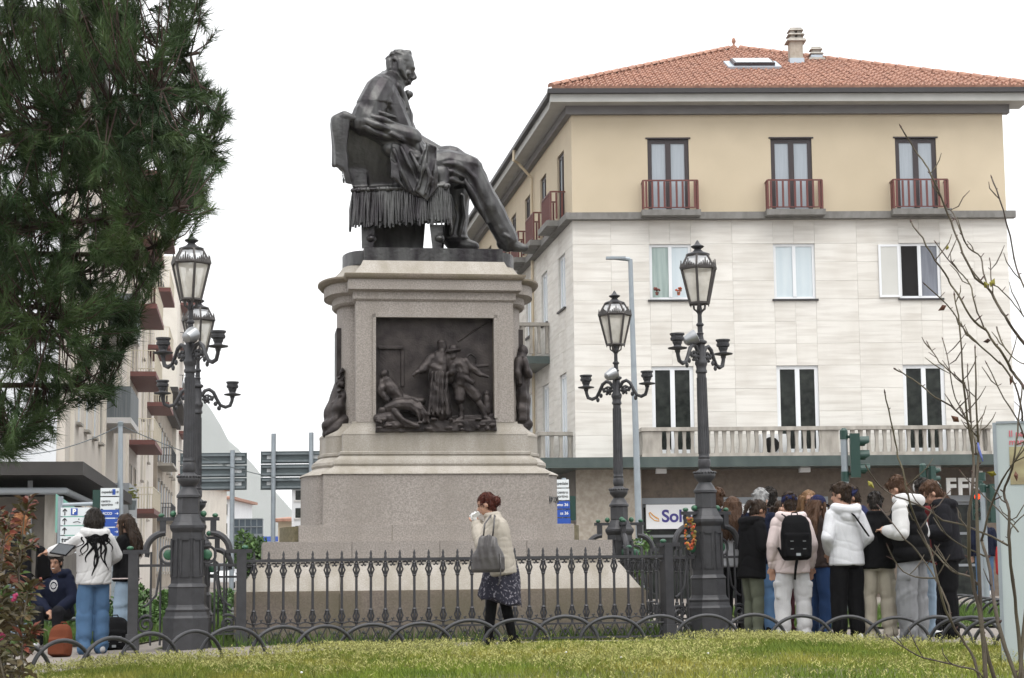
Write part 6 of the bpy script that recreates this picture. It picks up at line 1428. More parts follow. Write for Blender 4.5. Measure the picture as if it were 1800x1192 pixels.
def person(label, px, D, H, yaw, top='c_black', bot='c_black', shoe='c_black', hair=('short','hair_dark'), skin='skin', lean=0, hp=0, hy=0, roll=0, armL=None, armR=None, fit=1.0, puff=0.0, hem=.86, hood=False,
           legs='stand', stride=0.0, spread=.10, cap=None, neck=None, disp=None, wide=1.0, gl=False, sleeve=None, bfold=.007, dz=0.0, dxm=0.0, smile=False, hipz=None, cargo=False, vox=.0125, px_is_feet=False):
    puff *= .62; x0 = W(px, 1000, D).x+dxm; s = H/1.72; g0 = G(x0, D)+dz
    e = EM('person', label, 'person', (x0, D, g0), R(yaw)); e.scale = (s,s,s)
    hz = hipz or .92; dzh = hz-.92; hip = Vector((0,0,hz)); RL = Matrix.Rotation(R(lean),3,'Y') @ Matrix.Rotation(R(roll),3,'X')
    def T(x,y,z): return hip+RL @ Vector((x,y*wide if z < 1.45 else y,z-.92))
    sh = [T(-.005, sg*.158, 1.368) for sg in (1,-1)]
    arms = []
    for sg, a, S0 in ((1,armL,sh[0]),(-1,armR,sh[1])):
        if a is None or a == 'down': el, ha = T(-.03,sg*.222,1.12), T(.04,sg*.222,.88)
        elif a == 'pocket': el, ha = T(-.05,sg*.238,1.13), T(.11,sg*.15,.98)
        elif a == 'phone': el, ha = T(.02,sg*.24,1.13), T(.27,sg*.07,1.19)
        elif a == 'hold': el, ha = T(.03,sg*.23,1.12), T(.25,sg*.10,1.06)
        else: el, ha = T(*a[0]), T(*a[1])
        arms.append((S0,el,ha))
    # feet
    ft = []
    for sg in (1,-1):
        if legs == 'sit': ft.append((T(0,sg*.09,.92), Vector((.40,sg*.13,hz+.03)), Vector((.36,sg*.13,.09)))); continue
        fx = stride*sg; ft.append((T(0,sg*.088,.90)-Vector((0,0,.02)), Vector((fx*.55+.02,sg*spread,.48)), Vector((fx,sg*spread*1.05,.085))))
    # head frame
    nb = T(-.01,0,1.445); hc0 = T(.025,0,1.60); HR = RL @ Matrix.Rotation(R(hy),3,'Z') @ Matrix.Rotation(R(hp),3,'Y')
    piv = T(.0,0,1.51); hc = piv+HR @ Vector((.03,0,.09)); MH = TRS(hc) @ HR.to_4x4()
    # body
    b = MB()
    b.ell((0,0,.02),(.097,.076,.099),14,MH); b.ell((.026,0,-.045),(.068,.058,.082),12,MH); b.ell((.038,0,-.092),(.045,.042,.03),10,MH)
    b.chain([(.090,0,.002),(.108,0,-.034),(.098,0,-.042)],[.010,.0145,.012],8,MH); b.ell((.074,0,.028),(.026,.054,.017),10,MH)
    for sg in (1,-1): b.ell((-.004,sg*.077,-.015),(.02,.013,.032),8,MH); b.ell((.055,sg*.035,-.035),(.03,.025,.03),8,MH)
    b.ell((.083,0,-.070),(.012,.022,.008),8,MH)
    b.chain([nb-Vector((0,0,.05)), hc+HR@Vector((-.015,0,-.08))],[.062,.055])
    b.chain([T(0,0,.95),T(0,0,1.15),T(0,0,1.36)],[.11,.10,.10]); b.chain([sh[0],sh[1]],[.05,.05])
    for (a,c,d),sg in zip(arms,(1,-1)):
        b.chain([a,c,d],[.046,.038,.028]); fd = (d-c).normalized(); sd = fd.cross(Vector((0,0,1)));  sd = sd.normalized() if sd.length > .1 else Vector((0,1,0)); dn = sd.cross(fd)
        pm = d+fd*.05; b.ell(pm,(.042,.03,.042),8); 
        for i,(o_,L) in enumerate(((-.033,.065),(-.011,.078),(.011,.074),(.032,.058))):
            p0 = pm+sd*o_+fd*.03; b.chain([p0, p0+fd*L*.55-Vector((0,0,.006)), p0+fd*L*.9-Vector((0,0,.028))],[.0105,.0098,.009],6)
        p0 = d+fd*.03-sd*.035*sg; b.chain([p0, p0+fd*.035-sd*.022*sg, p0+fd*.06-sd*.022*sg],[.012,.0105,.0095],6)
    for h_,k_,f_ in ft: b.chain([h_,k_,f_],[.085,.055,.04])
    OB('body', RM(b, .0105, 2), skin, e)
    for sg in (1,-1):
        m = MB(); m.ell((.0865,sg*.031,.004),(.009,.0125,.007),8,MH); OB('eye', m, 'eye', e, sm=0)
        m = MB(); m.cap((.090,sg*.015,.024),(.083,sg*.046,.026),.005,.0035,6,MH); OB('eyebrow', m, hair[1] if hair[1] != 'hair_grey' else 'hair_dark', e, sm=0)
    m = MB(); m.ell((.089,0,-.071),(.010,.024,.0055),8,MH); OB('mouth', m, 'lip', e, sm=0)
    if smile: m = MB(); m.ell((.0905,0,-.068),(.010,.021,.006),8,MH); OB('teeth', m, 'teeth', e, sm=0)
    if gl:
        m = MB()
        for sg in (1,-1):
            m.tube([(.101,sg*.033+.024*math.cos(a),.002+.019*math.sin(a)) for a in [2*math.pi*i/14 for i in range(15)]],.0025,5,MH); m.tube([(.098,sg*.056,.006),(.03,sg*.078,.006),(-.01,sg*.08,-.0)],.0025,5,MH)
        m.tube([(.101,-.01,.004),(.104,0,.006),(.101,.01,.004)],.0025,5,MH); OB('glasses', m, 'eye', e)
    # top
    b = MB(); n = 20; rings = []
    for z, rx, ry, xo in ((hem-.015,.128,.170,0),(hem,.142,.188,0),(hem+.05,.140,.186,0),(1.02,.132,.176,0),(1.15,.130,.174,.0),(1.28,.134,.182,.0),(1.365,.112,.165,-.005),(1.42,.085,.118,-.01),(1.465,.068,.080,-.01)):
        z = max(z, .0); p_ = puff if z < 1.40 else puff*.5
        rings.append([T(xo+(rx+p_)*math.cos(2*math.pi*j/n), (ry+p_)*math.sin(2*math.pi*j/n), z) for j in range(n)])
    if legs == 'sit': rings = rings[2:]
    b.loft(rings)
    for (a,c,d) in (arms if not sleeve else ()):
        w_ = c.lerp(d,.97); r1 = puff*.6; b.chain([a,c],[.070+r1*.7,.064+r1]); b.chain([c,c.lerp(d,.6),w_],[.066+r1,.060+r1,.046+r1*.5]); b.cap(c.lerp(d,.86), w_, .056+r1*.6, .050+r1*.5)
    if hood:
        b.tube([T(.085,.03,1.44),T(.06,.10,1.455),T(-.03,.135,1.45),T(-.11,.08,1.43),T(-.125,0,1.42),T(-.11,-.08,1.43),T(-.03,-.135,1.45),T(.06,-.10,1.455),T(.085,-.03,1.44)],[.03,.045,.055,.06,.062,.06,.055,.045,.03],10)
        b.ell(T(-.12,0,1.37),(.05,.12,.085),12); b.ell(T(-.10,0,1.42),(.07,.11,.05),12)
    elif neck != 'none': b.tube([T(.062*math.cos(a),.075*math.sin(a),1.462) for a in [2*math.pi*i/14 for i in range(15)]], .022 if neck != 'high' else .038, 8)
    sd_ = (px*.137) % 6
    me = RM(b, vox, 1, .5, disp or creases(bfold*1.15, sd_)); tp = OB('top' if not sleeve else 'vest', me, top, e)
    if sleeve:
        b = MB()
        for (a,c,d) in arms: w_ = c.lerp(d,.97); b.chain([a,c],[.088,.080]); b.chain([c,c.lerp(d,.6),w_],[.080,.072,.055])
        b.tube([T(.085,.03,1.45),T(.06,.10,1.465),T(-.03,.135,1.46),T(-.11,.08,1.44),T(-.125,0,1.43),T(-.11,-.08,1.44),T(-.03,-.135,1.46),T(.06,-.10,1.465),T(.085,-.03,1.45)],[.03,.05,.06,.065,.07,.065,.06,.05,.03],10)
        OB('hoodie_sleeves', RM(b, .0125, 1, .5, creases(.010, sd_+1)), sleeve, e)
    # trousers
    if bot:
        b = MB(); rg = []
        if legs != 'sit':
            for z, rx, ry in ((.80,.105,.155),(.86,.128,.172),(.93,.128,.170),(1.0,.118,.158)): rg.append([T((rx)*math.cos(2*math.pi*j/n)-.005, (ry)*math.sin(2*math.pi*j/n), z) for j in range(n)])
            b.loft(rg)
        else: b.ell(hip+Vector((.0,0,.0)),(.15,.18,.12))
        for h_,k_,f_ in ft:
            if legs == 'sit': b.chain([h_,k_,f_],[.10,.078,.062])
            else:
                b.chain([h_+Vector((0,0,.0)),h_.lerp(k_,.5),k_],[.098,.092*(.5+.5*fit),.078*fit]); b.chain([k_,k_.lerp(f_,.5),f_+Vector((0,0,-.02))],[.078*fit,.074*fit,.066*fit])
        if cargo:
            for (h_,k_,f_),sg in zip(ft,(1,-1)): q = h_.lerp(k_,.72); b.box(q+Vector((-.02,sg*.07,0)),(.13,.06,.17)); b.box(q+Vector((-.02,sg*.078,.075)),(.14,.065,.05))
        OB('trousers', RM(b, .0125, 1, .5, creases(.0055+.005*max(0,fit-.9), sd_+2, True)), bot, e)
    for (h_,k_,f_),sg in zip(ft,(1,-1)):
        b = MB(); q = Vector((f_.x, f_.y, 0)); b.chain([q+Vector((-.045,0,.05)), q+Vector((.05,sg*.01,.045)), q+Vector((.135,sg*.02,.034))],[.042,.042,.034],10); b.chain([q+Vector((-.045,0,.06)),q+Vector((-.03,0,.10))],[.042,.04],8)
        for i in range(len(b.v)): b.v[i] = (b.v[i][0],b.v[i][1],max(.004,b.v[i][2]))
        OB('shoe', RM(b,.011,1), shoe, e)
    # hair
    st_, hm = hair; b = MB()
    if st_ != 'none':
        b.ell((-.014,0,.036),(.104,.086,.096),14,MH); b.ell((-.040,0,-.012),(.072,.080,.080),12,MH); b.ell((-.055,0,-.06),(.045,.06,.045),10,MH)
        rr = random.Random(int(px*7))
        amp = {'curly':.030,'short':.012,'bun':.004,'pony':.005,'long':.006}.get(st_,.01)
        if st_ in ('short','curly'):
            b.ell((.045,0,.095),(.055,.068,.034),10,MH)
            for k in range(46 if st_ == 'curly' else 34):
                a = rr.uniform(0,6.28); ph = rr.uniform(.15,1.45); d_ = Vector((math.cos(a)*math.sin(ph)-.1, math.sin(a)*math.sin(ph)*.85, math.cos(ph))); p = Vector((-.01,0,.035))+Vector((d_.x*.10,d_.y*.09,d_.z*.095))
                b.cap(p, p+Vector((.02+rr.uniform(-.01,.02), rr.uniform(-.012,.012), rr.uniform(-.014,.012))), .018+amp*.3, .009, 6, MH)
        if st_ == 'long':
            for yy in (-.062,-.035,0,.035,.062):
                b.tube([MH@Vector((-.06-.02*(1-abs(yy)*14),yy,.05)), MH@Vector((-.095,yy*1.15,-.06)), T(-.13,yy*1.6,1.40), T(-.15,yy*1.7,1.27), T(-.145,yy*1.5,1.17)],[.045,.05,.048,.04,.015],8)
            for sg in (1,-1): b.tube([MH@Vector((.02,sg*.075,.05)), MH@Vector((.015,sg*.088,-.04)), T(.04,sg*.10,1.43), T(.06,sg*.12,1.32)],[.03,.026,.028,.012],8)
        if st_ == 'bun': b.ell((-.115,0,.005),(.052,.058,.055),12,MH); b.ell((-.085,0,.02),(.05,.06,.055),12,MH)
        if st_ == 'pony': b.tube([MH@Vector((-.09,0,.05)), MH@Vector((-.15,0,.03)), MH@Vector((-.165,0,-.05)), MH@Vector((-.15,.0,-.14))],[.03,.036,.032,.012],8)
        if st_ == 'bob':
            for k in range(60):
                a = rr.uniform(.75,5.53); p0 = Vector((.0+.095*math.cos(a),.09*math.sin(a),.06)); b.tube([MH@p0, MH@Vector((p0.x*1.12-.008,p0.y*1.15,-.03)), MH@Vector((p0.x*1.02-.015,p0.y*1.02,-.115+rr.uniform(-.02,.02)))],[.022,.022,.008],6)
            b.ell((-.01,0,.05),(.108,.094,.10),14,MH)
        fs = folds(.004, 60, 18, sd_)
        hme = RM(b, .0085, 1, .5, fs); hob = OB('hair', hme, hm, e)
        nv = len(hme.vertices); co = np.empty(nv*3); hme.vertices.foreach_get('co', co); co = co.reshape(-1,3); no = np.empty(nv*3); hme.vertices.foreach_get('normal', no); no = no.reshape(-1,3)
        pick = np.random.choice(nv, min(nv, 900 if st_ == 'long' else 650), False); hcv = np.array(hc); c_, n_ = co[pick], no[pick]
        dn_ = np.array([0,0,-1.0])+np.array(HR @ Vector((-.35 if st_ not in ('short','curly') else .25,0,0)))+np.random.normal(0,.35 if st_ != 'curly' else .9,(len(pick),3)); dn_ -= (dn_*n_).sum(1,keepdims=True)*n_*.88; L_ = np.random.uniform(.025,.06,(len(pick),1))*(1.5 if st_ in ('long','bob') else .8)
        V_, F_ = blades(c_+n_*.001, unit(dn_)*L_+n_*.006, np.random.uniform(.004,.009,len(pick))); TAG(OB('strands', np_mesh('strands', V_, F_, hm), None, hob), kind='stuff')
    if cap:
        b = MB(); b.ell((-.008,0,.048),(.110,.092,.092),16,MH); b.tube([MH@Vector((-.008+.108*math.cos(a),.090*math.sin(a),.040)) for a in [2*math.pi*i/20 for i in range(21)]],.010,6)
        cm = OB('cap', RM(b,.009,2), cap, e); bf = 1 if True else -1
        m = MB(); arc = [R(-62)+R(124)*i/10 for i in range(11)]; inn = [Vector((.100*math.cos(a)-.008,.085*math.sin(a),.044)) for a in arc]; out = [Vector((.100*math.cos(a)+.075*math.cos(a)**.5 if math.cos(a) > 0 else 0,.088*math.sin(a),.034-.012*math.cos(a))) for a in arc]
        vs = [MH@p for p in inn+out]+[MH@(p-Vector((0,0,.007))) for p in inn+out]; k = 11
        fs_ = [(i,i+1,k+i+1,k+i) for i in range(k-1)]+[(2*k+k+i,2*k+k+i+1,2*k+i+1,2*k+i) for i in range(k-1)]+[(k+i,k+i+1,3*k+i+1,3*k+i) for i in range(k-1)]; m.add(vs, fs_); OB('brim', m, cap, cm, sm=40)
    return dict(e=e, T=T, MH=MH, arms=arms, top=me, ft=ft, s=s)
def worldpt(P, v): P['e'].rotation_mode = 'XYZ'; return TRS(P['e'].location) @ Matrix.Rotation(P['e'].rotation_euler[2],4,'Z') @ Matrix.Scale(P['s'],4) @ v
def backpack(label, M, m, w=.32, h=.48, d=.17, straps=True, detail=True):
    e = EM('backpack', label, 'backpack'); e.matrix_world = M
    b = MB(); rg = []
    for z, sw, sd in ((0,.75,.6),(.03,.95,.9),(.12,1,1),(.30,.98,.95),(.40,.88,.8),(.455,.68,.6),(.48,.4,.35)):
        rg.append([(d*sd*(-.5+.5*abs(math.cos(a))**.5*(1 if math.cos(a) > 0 else -1))-.02, w/2*sw*abs(math.sin(a))**.6*(1 if math.sin(a) > 0 else -1), z*h/.48) for a in [2*math.pi*j/20 for j in range(20)]])
    b.loft(rg); b.box((-d*.95,0,h*.33),(.09,w*.8,h*.5)); OB('main_bag', RM(b,.012,3,.5,folds(.004,14,20,1)), m, e)
    if straps:
        for s in (-1,1): mb = MB(); mb.tube([(.0,s*w*.22,h*.93),(.06,s*w*.30,h*1.0),(.17,s*w*.36,h*.93),(.2,s*w*.42,h*.7),(.12,s*w*.5,h*.35),(0,s*w*.42,h*.1)],[.03,.032,.032,.03,.02,.014],8,None,True,.4); OB('strap', mb, m, e, sm=0)
    mb = MB(); mb.tube([(-.03,-.04,h*.97),(-.04,-.03,h*1.05),(-.04,.03,h*1.05),(-.03,.04,h*.97)],.008,6); OB('handle', mb, m, e, sm=0)
    if detail:
        for zz in (.25,.42,.6):
            for s in (-1,1): mb = MB(); mb.box((-d-.058 if zz < .58 else -d*.9,s*w*.2,h*zz),(.008,.035,.008)); OB('loop', mb, 'alu', e)
        mb = MB(); mb.box((-d-.058,0,h*.13),(.006,.05,.03)); OB('patch', mb, 'grey_metal', e)
        mb = MB(); mb.tube([(-d*.8,0,.02),(-d*.75,.02,-.1),(-d*.7,.03,-.22)],[.02,.018,.014],6,None,True,.3); OB('loose_strap', mb, m, e, sm=0)
    return e
# woman walking past the fence
def quilt(co): return .0022*np.abs(np.sin(co[:,2]*48+.8*np.sin(co[:,1]*9)))+creases(.008,2.0)(co)
wm = person('woman in a beige quilted jacket and dark floral skirt holding a tissue to her nose', 879, 20.8, 1.70, 176, 'c_quilt', None, 'c_black', ('bun','hair_red'), lean=9, hp=8, armL=((.13,.24,1.14),(.19,.05,1.40)), armR=((.10,-.23,1.15),(.18,-.05,1.41)), puff=.06, hem=.80, stride=.13, spread=.075, wide=1.14, disp=quilt, neck='high', vox=.009)
b = MB(); n = 32; rg = []
for z, rx, ry in ((.96,.15,.18),(.86,.19,.21),(.70,.215,.235),(.56,.235,.25),(.50,.245,.255)):
    rg.append([(.0+(rx+.014*math.sin(7*a+z*5))*math.cos(a), (ry+.014*math.sin(8*a))*math.sin(a), z+(.03*math.sin(5*a+1)-.05*math.cos(a)*-1 if z < .6 else 0)) for a in [2*math.pi*j/n for j in range(n)]])
b.loft(rg, True); OB('skirt', RM(b,.014,2,.5,folds(.008,14,6,3)), 'c_skirt', wm['e'])
b = MB()
for h_,k_,f_ in wm['ft']: b.chain([h_,k_,f_],[.09,.066,.047])
OB('leggings', RM(b,.0125,2), 'c_black', wm['e'])
mb = MB(); mb.ell((-.095,.0,.045),(.03,.035,.012),8,wm['MH']); OB('hair_tie', mb, 'ribbon', wm['e'])
ha = worldpt(wm, wm['arms'][0][2]); mb = MB()
for k in range(4): mb.box((0,0,0),(.06,.008,.085),TRS(ha+Vector((-.03+.012*k,-.03-.008*k,.065+.010*k))) @ Matrix.Rotation(.5*k-.5,4,'Y') @ Matrix.Rotation(.35*k-.4,4,'Z'))
TAG(OB('tissue', RM(mb,.006,1), 'paper'), 'white paper tissue held by the woman in the beige jacket', 'tissue')
sp = worldpt(wm, wm['T'](-.02,.17,1.43)); hbp = W(858, 990, 20.38); hb = EM('handbag', 'slouchy dark grey leather shoulder bag carried by the woman in beige', 'handbag', (hbp.x, 20.38, hbp.z))
b = MB(); b.loft([[(w_*math.cos(a), .085*dd*math.sin(a), z) for a in [2*math.pi*j/20 for j in range(20)]] for z, w_, dd in ((-.10,.16,.8),(-.07,.185,1),(.06,.175,1.05),(.18,.13,.9),(.27,.085,.6),(.30,.06,.5))]); OB('bag_body', RM(b,.010,2,.5,lambda co: .010*np.sin(co[:,0]*75+2*np.sin(co[:,2]*9))*np.clip((co[:,2]+.06)*5,0,1)+folds(.003,12,12,1)(co)), 'leather', hb)
for k in (-1,1): mb = MB(); q = sp-Vector(hb.location); mb.tube([(.05*k,.02*k,.27),(q.x*.5+.05*k-.01,q.y*.5+.02*k-.09,(q.z+.27)*.55),(q.x+.02*k,q.y-.10,q.z+.02),(q.x+.03*k,q.y+.05,q.z+.0)],.010,6); OB('strap', mb, 'leather', hb, sm=0)
mb = MB(); mb.tube([(.13,-.05,.1),(.14,-.07,-.05),(.12,-.06,-.2),(.10,-.05,-.24)],.007,5); OB('drawstring', mb, 'leather', hb, sm=0)
# students on the right
def puffy(co): return .017*np.abs(np.sin(co[:,2]*26))+folds(.004,9,13,1)(co)
SG = 'students gathered at the right of the monument'
PR = []
P = person('woman with glasses, dark ponytail, black jacket and olive trousers looking down', 1322, 21.9, 1.64, 22, 'c_black', 'c_olive', 'c_black', ('pony','hair_dark'), 'skin_tan', lean=4, hp=26, armL='phone', armR='phone', puff=.035, hem=.76, hood=True, gl=True, fit=.95); PR.append(P)
P2 = person('boy in navy cap, pale pink hoodie and light grey cargo trousers seen from behind', 1393, 21.4, 1.68, 93, 'c_pink', 'c_lightgrey', 'sole_white', ('short','hair_dark'), lean=2, hp=14, vox=.009, puff=.03, hem=.80, hood=True, fit=1.25, cap='c_capnavy', spread=.12, cargo=True); PR.append(P2)
P3 = person('dark-haired boy in plain white hoodie and black trousers, head turned left', 1489, 21.2, 1.77, 106, 'c_white', 'c_black', 'sole_white', ('short','hair_dark'), lean=1, hp=4, hy=48, armL='pocket', armR='pocket', puff=.022, hem=.84, hood=True, fit=1.2, bfold=.0058, vox=.009); PR.append(P3)
P = person('boy in black jacket and beige cargo trousers seen from behind, head bowed', 1543, 21.3, 1.68, 82, 'c_black', 'c_beige', 'c_lightgrey', ('short','hair_black'), 'skin_tan', lean=3, hp=22, armL='hold', armR='hold', puff=.03, hem=.84, fit=1.3, neck='high', spread=.115, cargo=True); PR.append(P)
P = person('tall boy in black puffer vest over white hoodie, wide grey trousers, looking at a phone', 1604, 21.0, 1.86, 142, 'c_black', 'c_grey', 'c_lightgrey', ('short','hair_brown'), lean=5, hp=28, vox=.009, armL=((-.02,.235,1.11),(.20,.12,1.16)), armR=((-.02,-.235,1.11),(.20,-.10,1.16)), puff=.06, hem=.84, sleeve='c_offwhite', disp=puffy, fit=1.45, spread=.12, neck='high', cargo=True); PR.append(P); P5 = P
P = person('boy in black hoodie and black trousers bowing his head to the left', 1668, 21.9, 1.85, 172, 'c_charcoal', 'c_black', 'c_black', ('short','hair_brown'), lean=7, hp=30, armL='phone', armR='phone', puff=.04, hem=.84, hood=True, fit=1.25); PR.append(P)
P = person('girl in navy cap with long brown hair, dark jacket and blue jeans facing right', 1437, 22.4, 1.68, 35, 'c_brown', 'c_jeans_dark', 'c_black', ('long','hair_brown'), hp=8, armL='hold', armR='hold', puff=.025, cap='c_capnavy', hem=.86); PR.append(P)
P = person('girl with glasses and light brown hair facing the camera among the students', 1424, 23.8, 1.80, -80, 'c_charcoal', 'c_jeans', 'c_black', ('long','hair_light'), hp=6, gl=True, puff=.02); PR.append(P)
P = person('smaller girl with dark hair looking out between two students, maroon trousers', 1372, 23.6, 1.66, -75, 'c_offwhite', 'c_maroon', 'c_black', ('long','hair_dark'), hp=10, puff=.02); PR.append(P)
P = person('grey-haired man in navy jacket behind the woman in the black jacket', 1337, 23.2, 1.80, 60, 'c_navy', 'c_jeans', 'c_black', ('short','hair_grey'), hp=18, armL='hold', armR='hold', puff=.03, neck='high'); PR.append(P)
P = person('person with short black hair seen from behind next to the grey-haired man', 1357, 24.6, 1.86, 80, 'c_navy', 'c_black', 'c_black', ('short','hair_black'), 'skin_dark', puff=.03); PR.append(P)
P = person('girl with long straight dark brown hair and white sweater seen from behind', 1290, 23.6, 1.72, 70, 'c_white', 'c_black', 'c_black', ('long','hair_brown'), puff=.025, armL='hold', armR='hold'); PR.append(P)
P = person('boy with brushed-up brown hair just right of the lamp post', 1264, 24.6, 1.86, 150, 'c_navy', 'c_jeans_dark', 'c_black', ('curly','hair_brown'), 'skin_tan', puff=.03, hp=5); PR.append(P)
P14 = person('person in navy cap with orange badge and navy jacket bending to the left', 1522, 22.7, 1.82, 186, 'c_capnavy', 'c_jeans_dark', 'c_black', ('short','hair_dark'), 'skin_tan', lean=8, hp=22, armL='phone', armR='phone', puff=.045, cap='c_capnavy'); PR.append(P14)
mb = MB(); mb.tube([P14['MH']@Vector((.098,-.02,.075)), P14['MH']@Vector((.10,.0,.095)), P14['MH']@Vector((.098,.02,.075)), P14['MH']@Vector((.101,0,.06)), P14['MH']@Vector((.098,-.02,.075))],.005,5); OB('badge', mb, 'logo_orange', P14['e'])
P = person('person with black hair behind the boy in the black hoodie', 1628, 23.8, 1.92, 100, 'c_black', 'c_black', 'c_black', ('curly','hair_black'), 'skin_dark', puff=.03); PR.append(P)
P = person('brown-haired person in burgundy jacket bent between two taller boys', 1622, 22.6, 1.78, 20, 'c_burgundy', 'c_jeans_light', 'sole_white', ('short','hair_brown'), lean=16, hp=24, armL='hold', armR='hold', puff=.04, hood=True); PR.append(P)
for P in PR: P['e']['group'] = SG
far = person('distant passer-by with dark red cap, navy jacket and blue jeans', 1731, 40.0, 1.72, 80, 'c_navy', 'c_jeans', 'sole_white', ('short','hair_dark'), cap='c_burgundy', puff=.05, wide=1.1, dz=.18, stride=.1)
fb = W(1757, 985, 39.7); backpack('red bag carried beside the distant passer-by in navy', TR(fb.x, 39.7, fb.z-.3, R(90)), 'c_red', .22, .6, .2, False, False)
# accessories
Mb = TRS(P2['e'].location) @ Matrix.Rotation(R(93),4,'Z') @ Matrix.Scale(P2['s'],4)
backpack('black laced backpack on the back of the boy in the pink hoodie', Mb @ TRS(P2['T'](-.165,0,.93)), 'c_black', .36, .52, .15)
mb = MB(); pts = [P3['T'](-.19+.01*i,-.02-.045*i,1.36-.055*i) for i in range(5)]; mb.tube([P3['T'](-.06,.06,1.455)]+pts, .022, 6, None, True, .35); OB('cross_strap', mb, 'c_black', P3['e'], sm=0)
def phone(P, label):
    a = worldpt(P, P['arms'][0][2].lerp(P['arms'][1][2],.5)); r = P['e'].rotation_euler[2]; f = Vector((math.cos(r),math.sin(r),0))
    e = EM('phone', label, 'phone', a+f*.10+Vector((0,0,.04))); e.rotation_euler = (0, R(-40), r); mb = MB(); mb.box((0,0,0),(.15,.075,.009)); OB('case', mb, 'c_black', e); mb = MB(); mb.box((0,0,.0055),(.14,.068,.001)); OB('screen', mb, 'screen', e)
phone(PR[0], 'phone in the hands of the woman with the olive trousers'); phone(P5, 'phone in the hands of the tall boy in the puffer vest')
# students on the left
L1 = person('student in white hoodie with black tentacle print and blue jeans holding a tablet', 165, 22.2, 1.68, 118, 'c_offwhite', 'c_jeans', 'c_lightgrey', ('bob','hair_black'), 'skin_tan', hp=4, armL=((.20,.26,1.26),(.26,.46,1.22)), armR=((.06,-.28,1.17),(.20,-.14,1.05)), puff=.05, hem=.84, hood=True, fit=1.3, bfold=.0058, vox=.009)
bvh = BVHTree.FromPolygons([v.co for v in L1['top'].vertices], [p.vertices for p in L1['top'].polygons])
mb = MB()
def stroke(pts, r):
    out = []
    for y, z in pts:
        h = bvh.ray_cast(Vector((-1.0,y,z)), Vector((1,0,0)))
        if h[0] is not None: out.append(h[0]+Vector((-.001,0,0)))
    if len(out) > 2: mb.tube(out, [r*(1-.75*(i/(len(out)-1))**1.6) for i in range(len(out))], 6)
for y0, dy, zl, ph, r in ((-.13,-.05,.18,0,.014),(-.10,.04,.26,1,.016),(-.04,-.06,.34,2,.022),(.0,.03,.46,.5,.026),(.05,.05,.30,2.2,.022),(.09,-.05,.36,1.2,.017),(.13,.03,.22,3,.014),(.02,-.10,.40,3.6,.015),(.06,.09,.24,.2,.013),(-.07,.10,.42,4.4,.013),(-.15,.02,.12,2,.011),(.15,.04,.14,1,.011)):
    stroke([(y0+dy*t*1.5+.025*math.sin(ph+t*7), 1.39-zl*t) for t in [i/16 for i in range(17)]], r)
for k in range(7): stroke([(-.13+.26*i/12, 1.405-.012*k+.012*math.sin(i)) for i in range(13)], .014)
OB('tentacle_print', mb, 'c_black', L1['e'], sm=0)
a0 = worldpt(L1, L1['arms'][0][2]); tb = EM('tablet', 'black tablet held up by the student in the printed white hoodie', 'tablet', W(110, 966, 21.9)); tb.rotation_euler = (R(-52),R(8),R(-28))
mb = MB(); mb.box((0,0,0),(.25,.012,.19)); OB('case', mb, 'c_black', tb); mb = MB(); mb.box((0,-.0068,0),(.225,.001,.165)); OB('screen', mb, 'screen', tb)
L2 = person('girl with long dark hair, black jacket and pale wide jeans, hand at her chin', 222, 24.0, 1.68, 168, 'c_black', 'c_jeans_light', 'c_jeans_dark', ('long','hair_dark'), hp=2, armL=((.10,.25,1.15),(.25,.04,1.40)), armR=((.05,-.25,1.14),(.22,-.04,1.12)), puff=.045, hem=.86, fit=1.35)
mb = MB(); mb.tube([L2['T'](.19*math.cos(a),.238*math.sin(a),.885) for a in [2*math.pi*i/24 for i in range(25)]], .008, 6); OB('hem_stripe', mb, 'c_pink', L2['e'])
L3 = person('smiling boy with black hair in navy jacket and dark jeans sitting with hands on knee', 106, 24.4, 1.70, -98, 'c_navy', 'c_charcoal', 'c_lightgrey', ('short','hair_black'), 'skin_tan', lean=12, hp=-4, legs='sit', hipz=.44, armL=((.10,.24,1.14),(.30,.10,1.03)), armR=((.10,-.26,1.14),(.32,-.02,1.03)), puff=.03, hood=True, smile=True)
bvh = BVHTree.FromPolygons([v.co for v in L3['top'].vertices], [p.vertices for p in L3['top'].polygons]); mb = MB()
for k in range(5):
    c = (-.0+.0*k, .80); out = []
    for i in range(13):
        a = 2*math.pi*i/12; h = bvh.ray_cast(Vector((1.5,c[0]+(.012+.013*k)*math.cos(a)*(1 if k % 2 else .8),c[1]+(.012+.015*k)*math.sin(a))), Vector((-1,0,0)))
        if h[0] is not None: out.append(h[0])
    if len(out) > 3 and k != 2: mb.tube(out, .007, 5)
if mb.v: OB('chest_print', mb, 'c_lightgrey', L3['e'], sm=0)
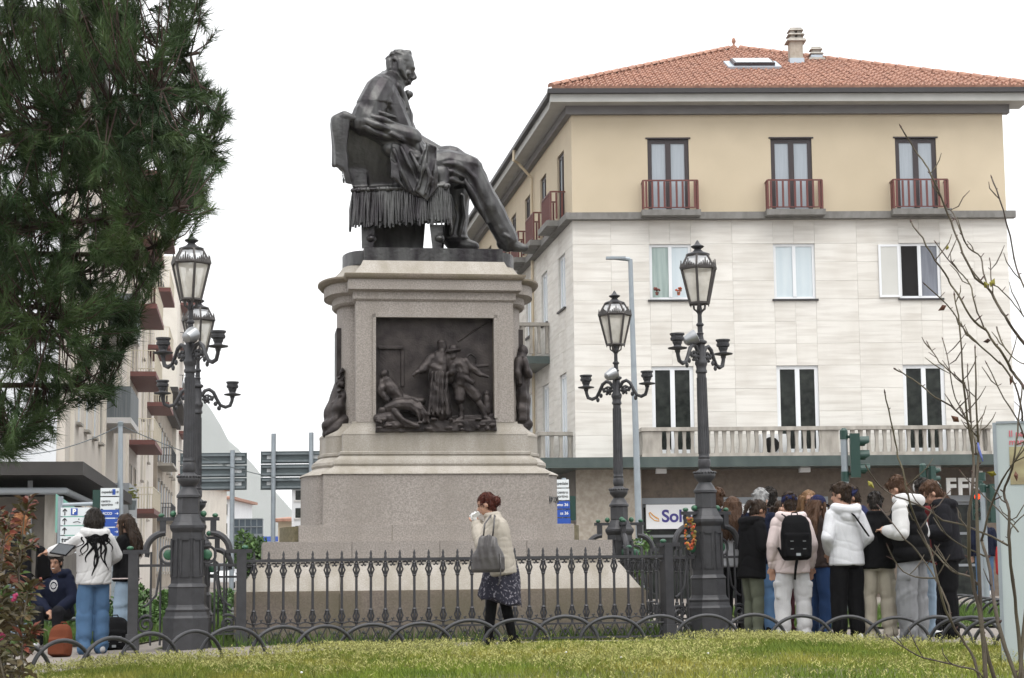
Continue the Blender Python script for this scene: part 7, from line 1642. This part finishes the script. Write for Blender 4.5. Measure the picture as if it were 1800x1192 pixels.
L4 = person('girl with auburn hair and pale jeans half hidden by the red bush', 32, 22.6, 1.68, 20, 'c_charcoal', 'c_jeans_light', 'c_white', ('long','hair_auburn'), hp=6, puff=.035, fit=1.2)
Mb = TRS(L4['e'].location) @ Matrix.Rotation(R(205),4,'Z'); backpack('dark backpack beside the girl half hidden by the red bush', TR(W(60,1000,23.0).x, 23.0, W(60,1020,23.0).z, R(200)), 'c_black', .28, .42, .15, True, False)
# low seat rail under the boy, bags on the ground
sx = W(96,1000,24.6); e = EM('low_railing', 'low thin metal railing the smiling boy sits on', 'railing', (sx.x,24.62,G(sx.x,24.6)))
mb = MB(); mb.tube([(-.6,0,.36),(.75,0,.36)],.022,8); OB('bar', mb, 'galv_dark', e, sm=0)
for x in (-.55,.1,.7): mb = MB(); mb.tube([(x,0,0),(x,0,.36)],.02,8); OB('post', mb, 'galv_dark', e, sm=0)
p = W(114,1140,21.7); backpack('orange-brown backpack standing on the path in front of the boy', TR(p.x,21.7,G(p.x,21.7)+.0,R(75)), 'c_orange', .26, .37, .18, False, False)
p = W(202,1120,23.4); backpack('black backpack on the ground beside the girl in pale jeans', TR(p.x,23.4,G(p.x,23.4)+.0,R(100)), 'c_black', .36, .40, .24, False, True)
# ------------------------------------------------------------------ air: thin haze that pales the mountain
m = bpy.data.materials.new('haze_air'); m.use_nodes = True; nt = m.node_tree; nt.nodes.remove(nt.nodes['Principled BSDF'])
pv = nt.nodes.new('ShaderNodeVolumePrincipled'); pv.inputs['Color'].default_value = (.955,.978,1.0,1); pv.inputs['Density'].default_value = .00017; pv.inputs['Anisotropy'].default_value = 0.0
nt.links.new(pv.outputs[0], nt.nodes['Material Output'].inputs['Volume']); MT['haze_air'] = m
zt = max((o.matrix_world @ Vector(c)).z for o in bpy.data.objects if o.type == 'MESH' and o.name.startswith('mountain') for c in o.bound_box)+20
mb = MB(); mb.bb((-6100,-210,-14),(6100,5100,zt)); hz = OB('haze', mb, 'haze_air'); TAG(hz, 'thin pale haze over the town and the mountain', 'haze', None, 'stuff')
bpy.data.scenes.remove(TSC)
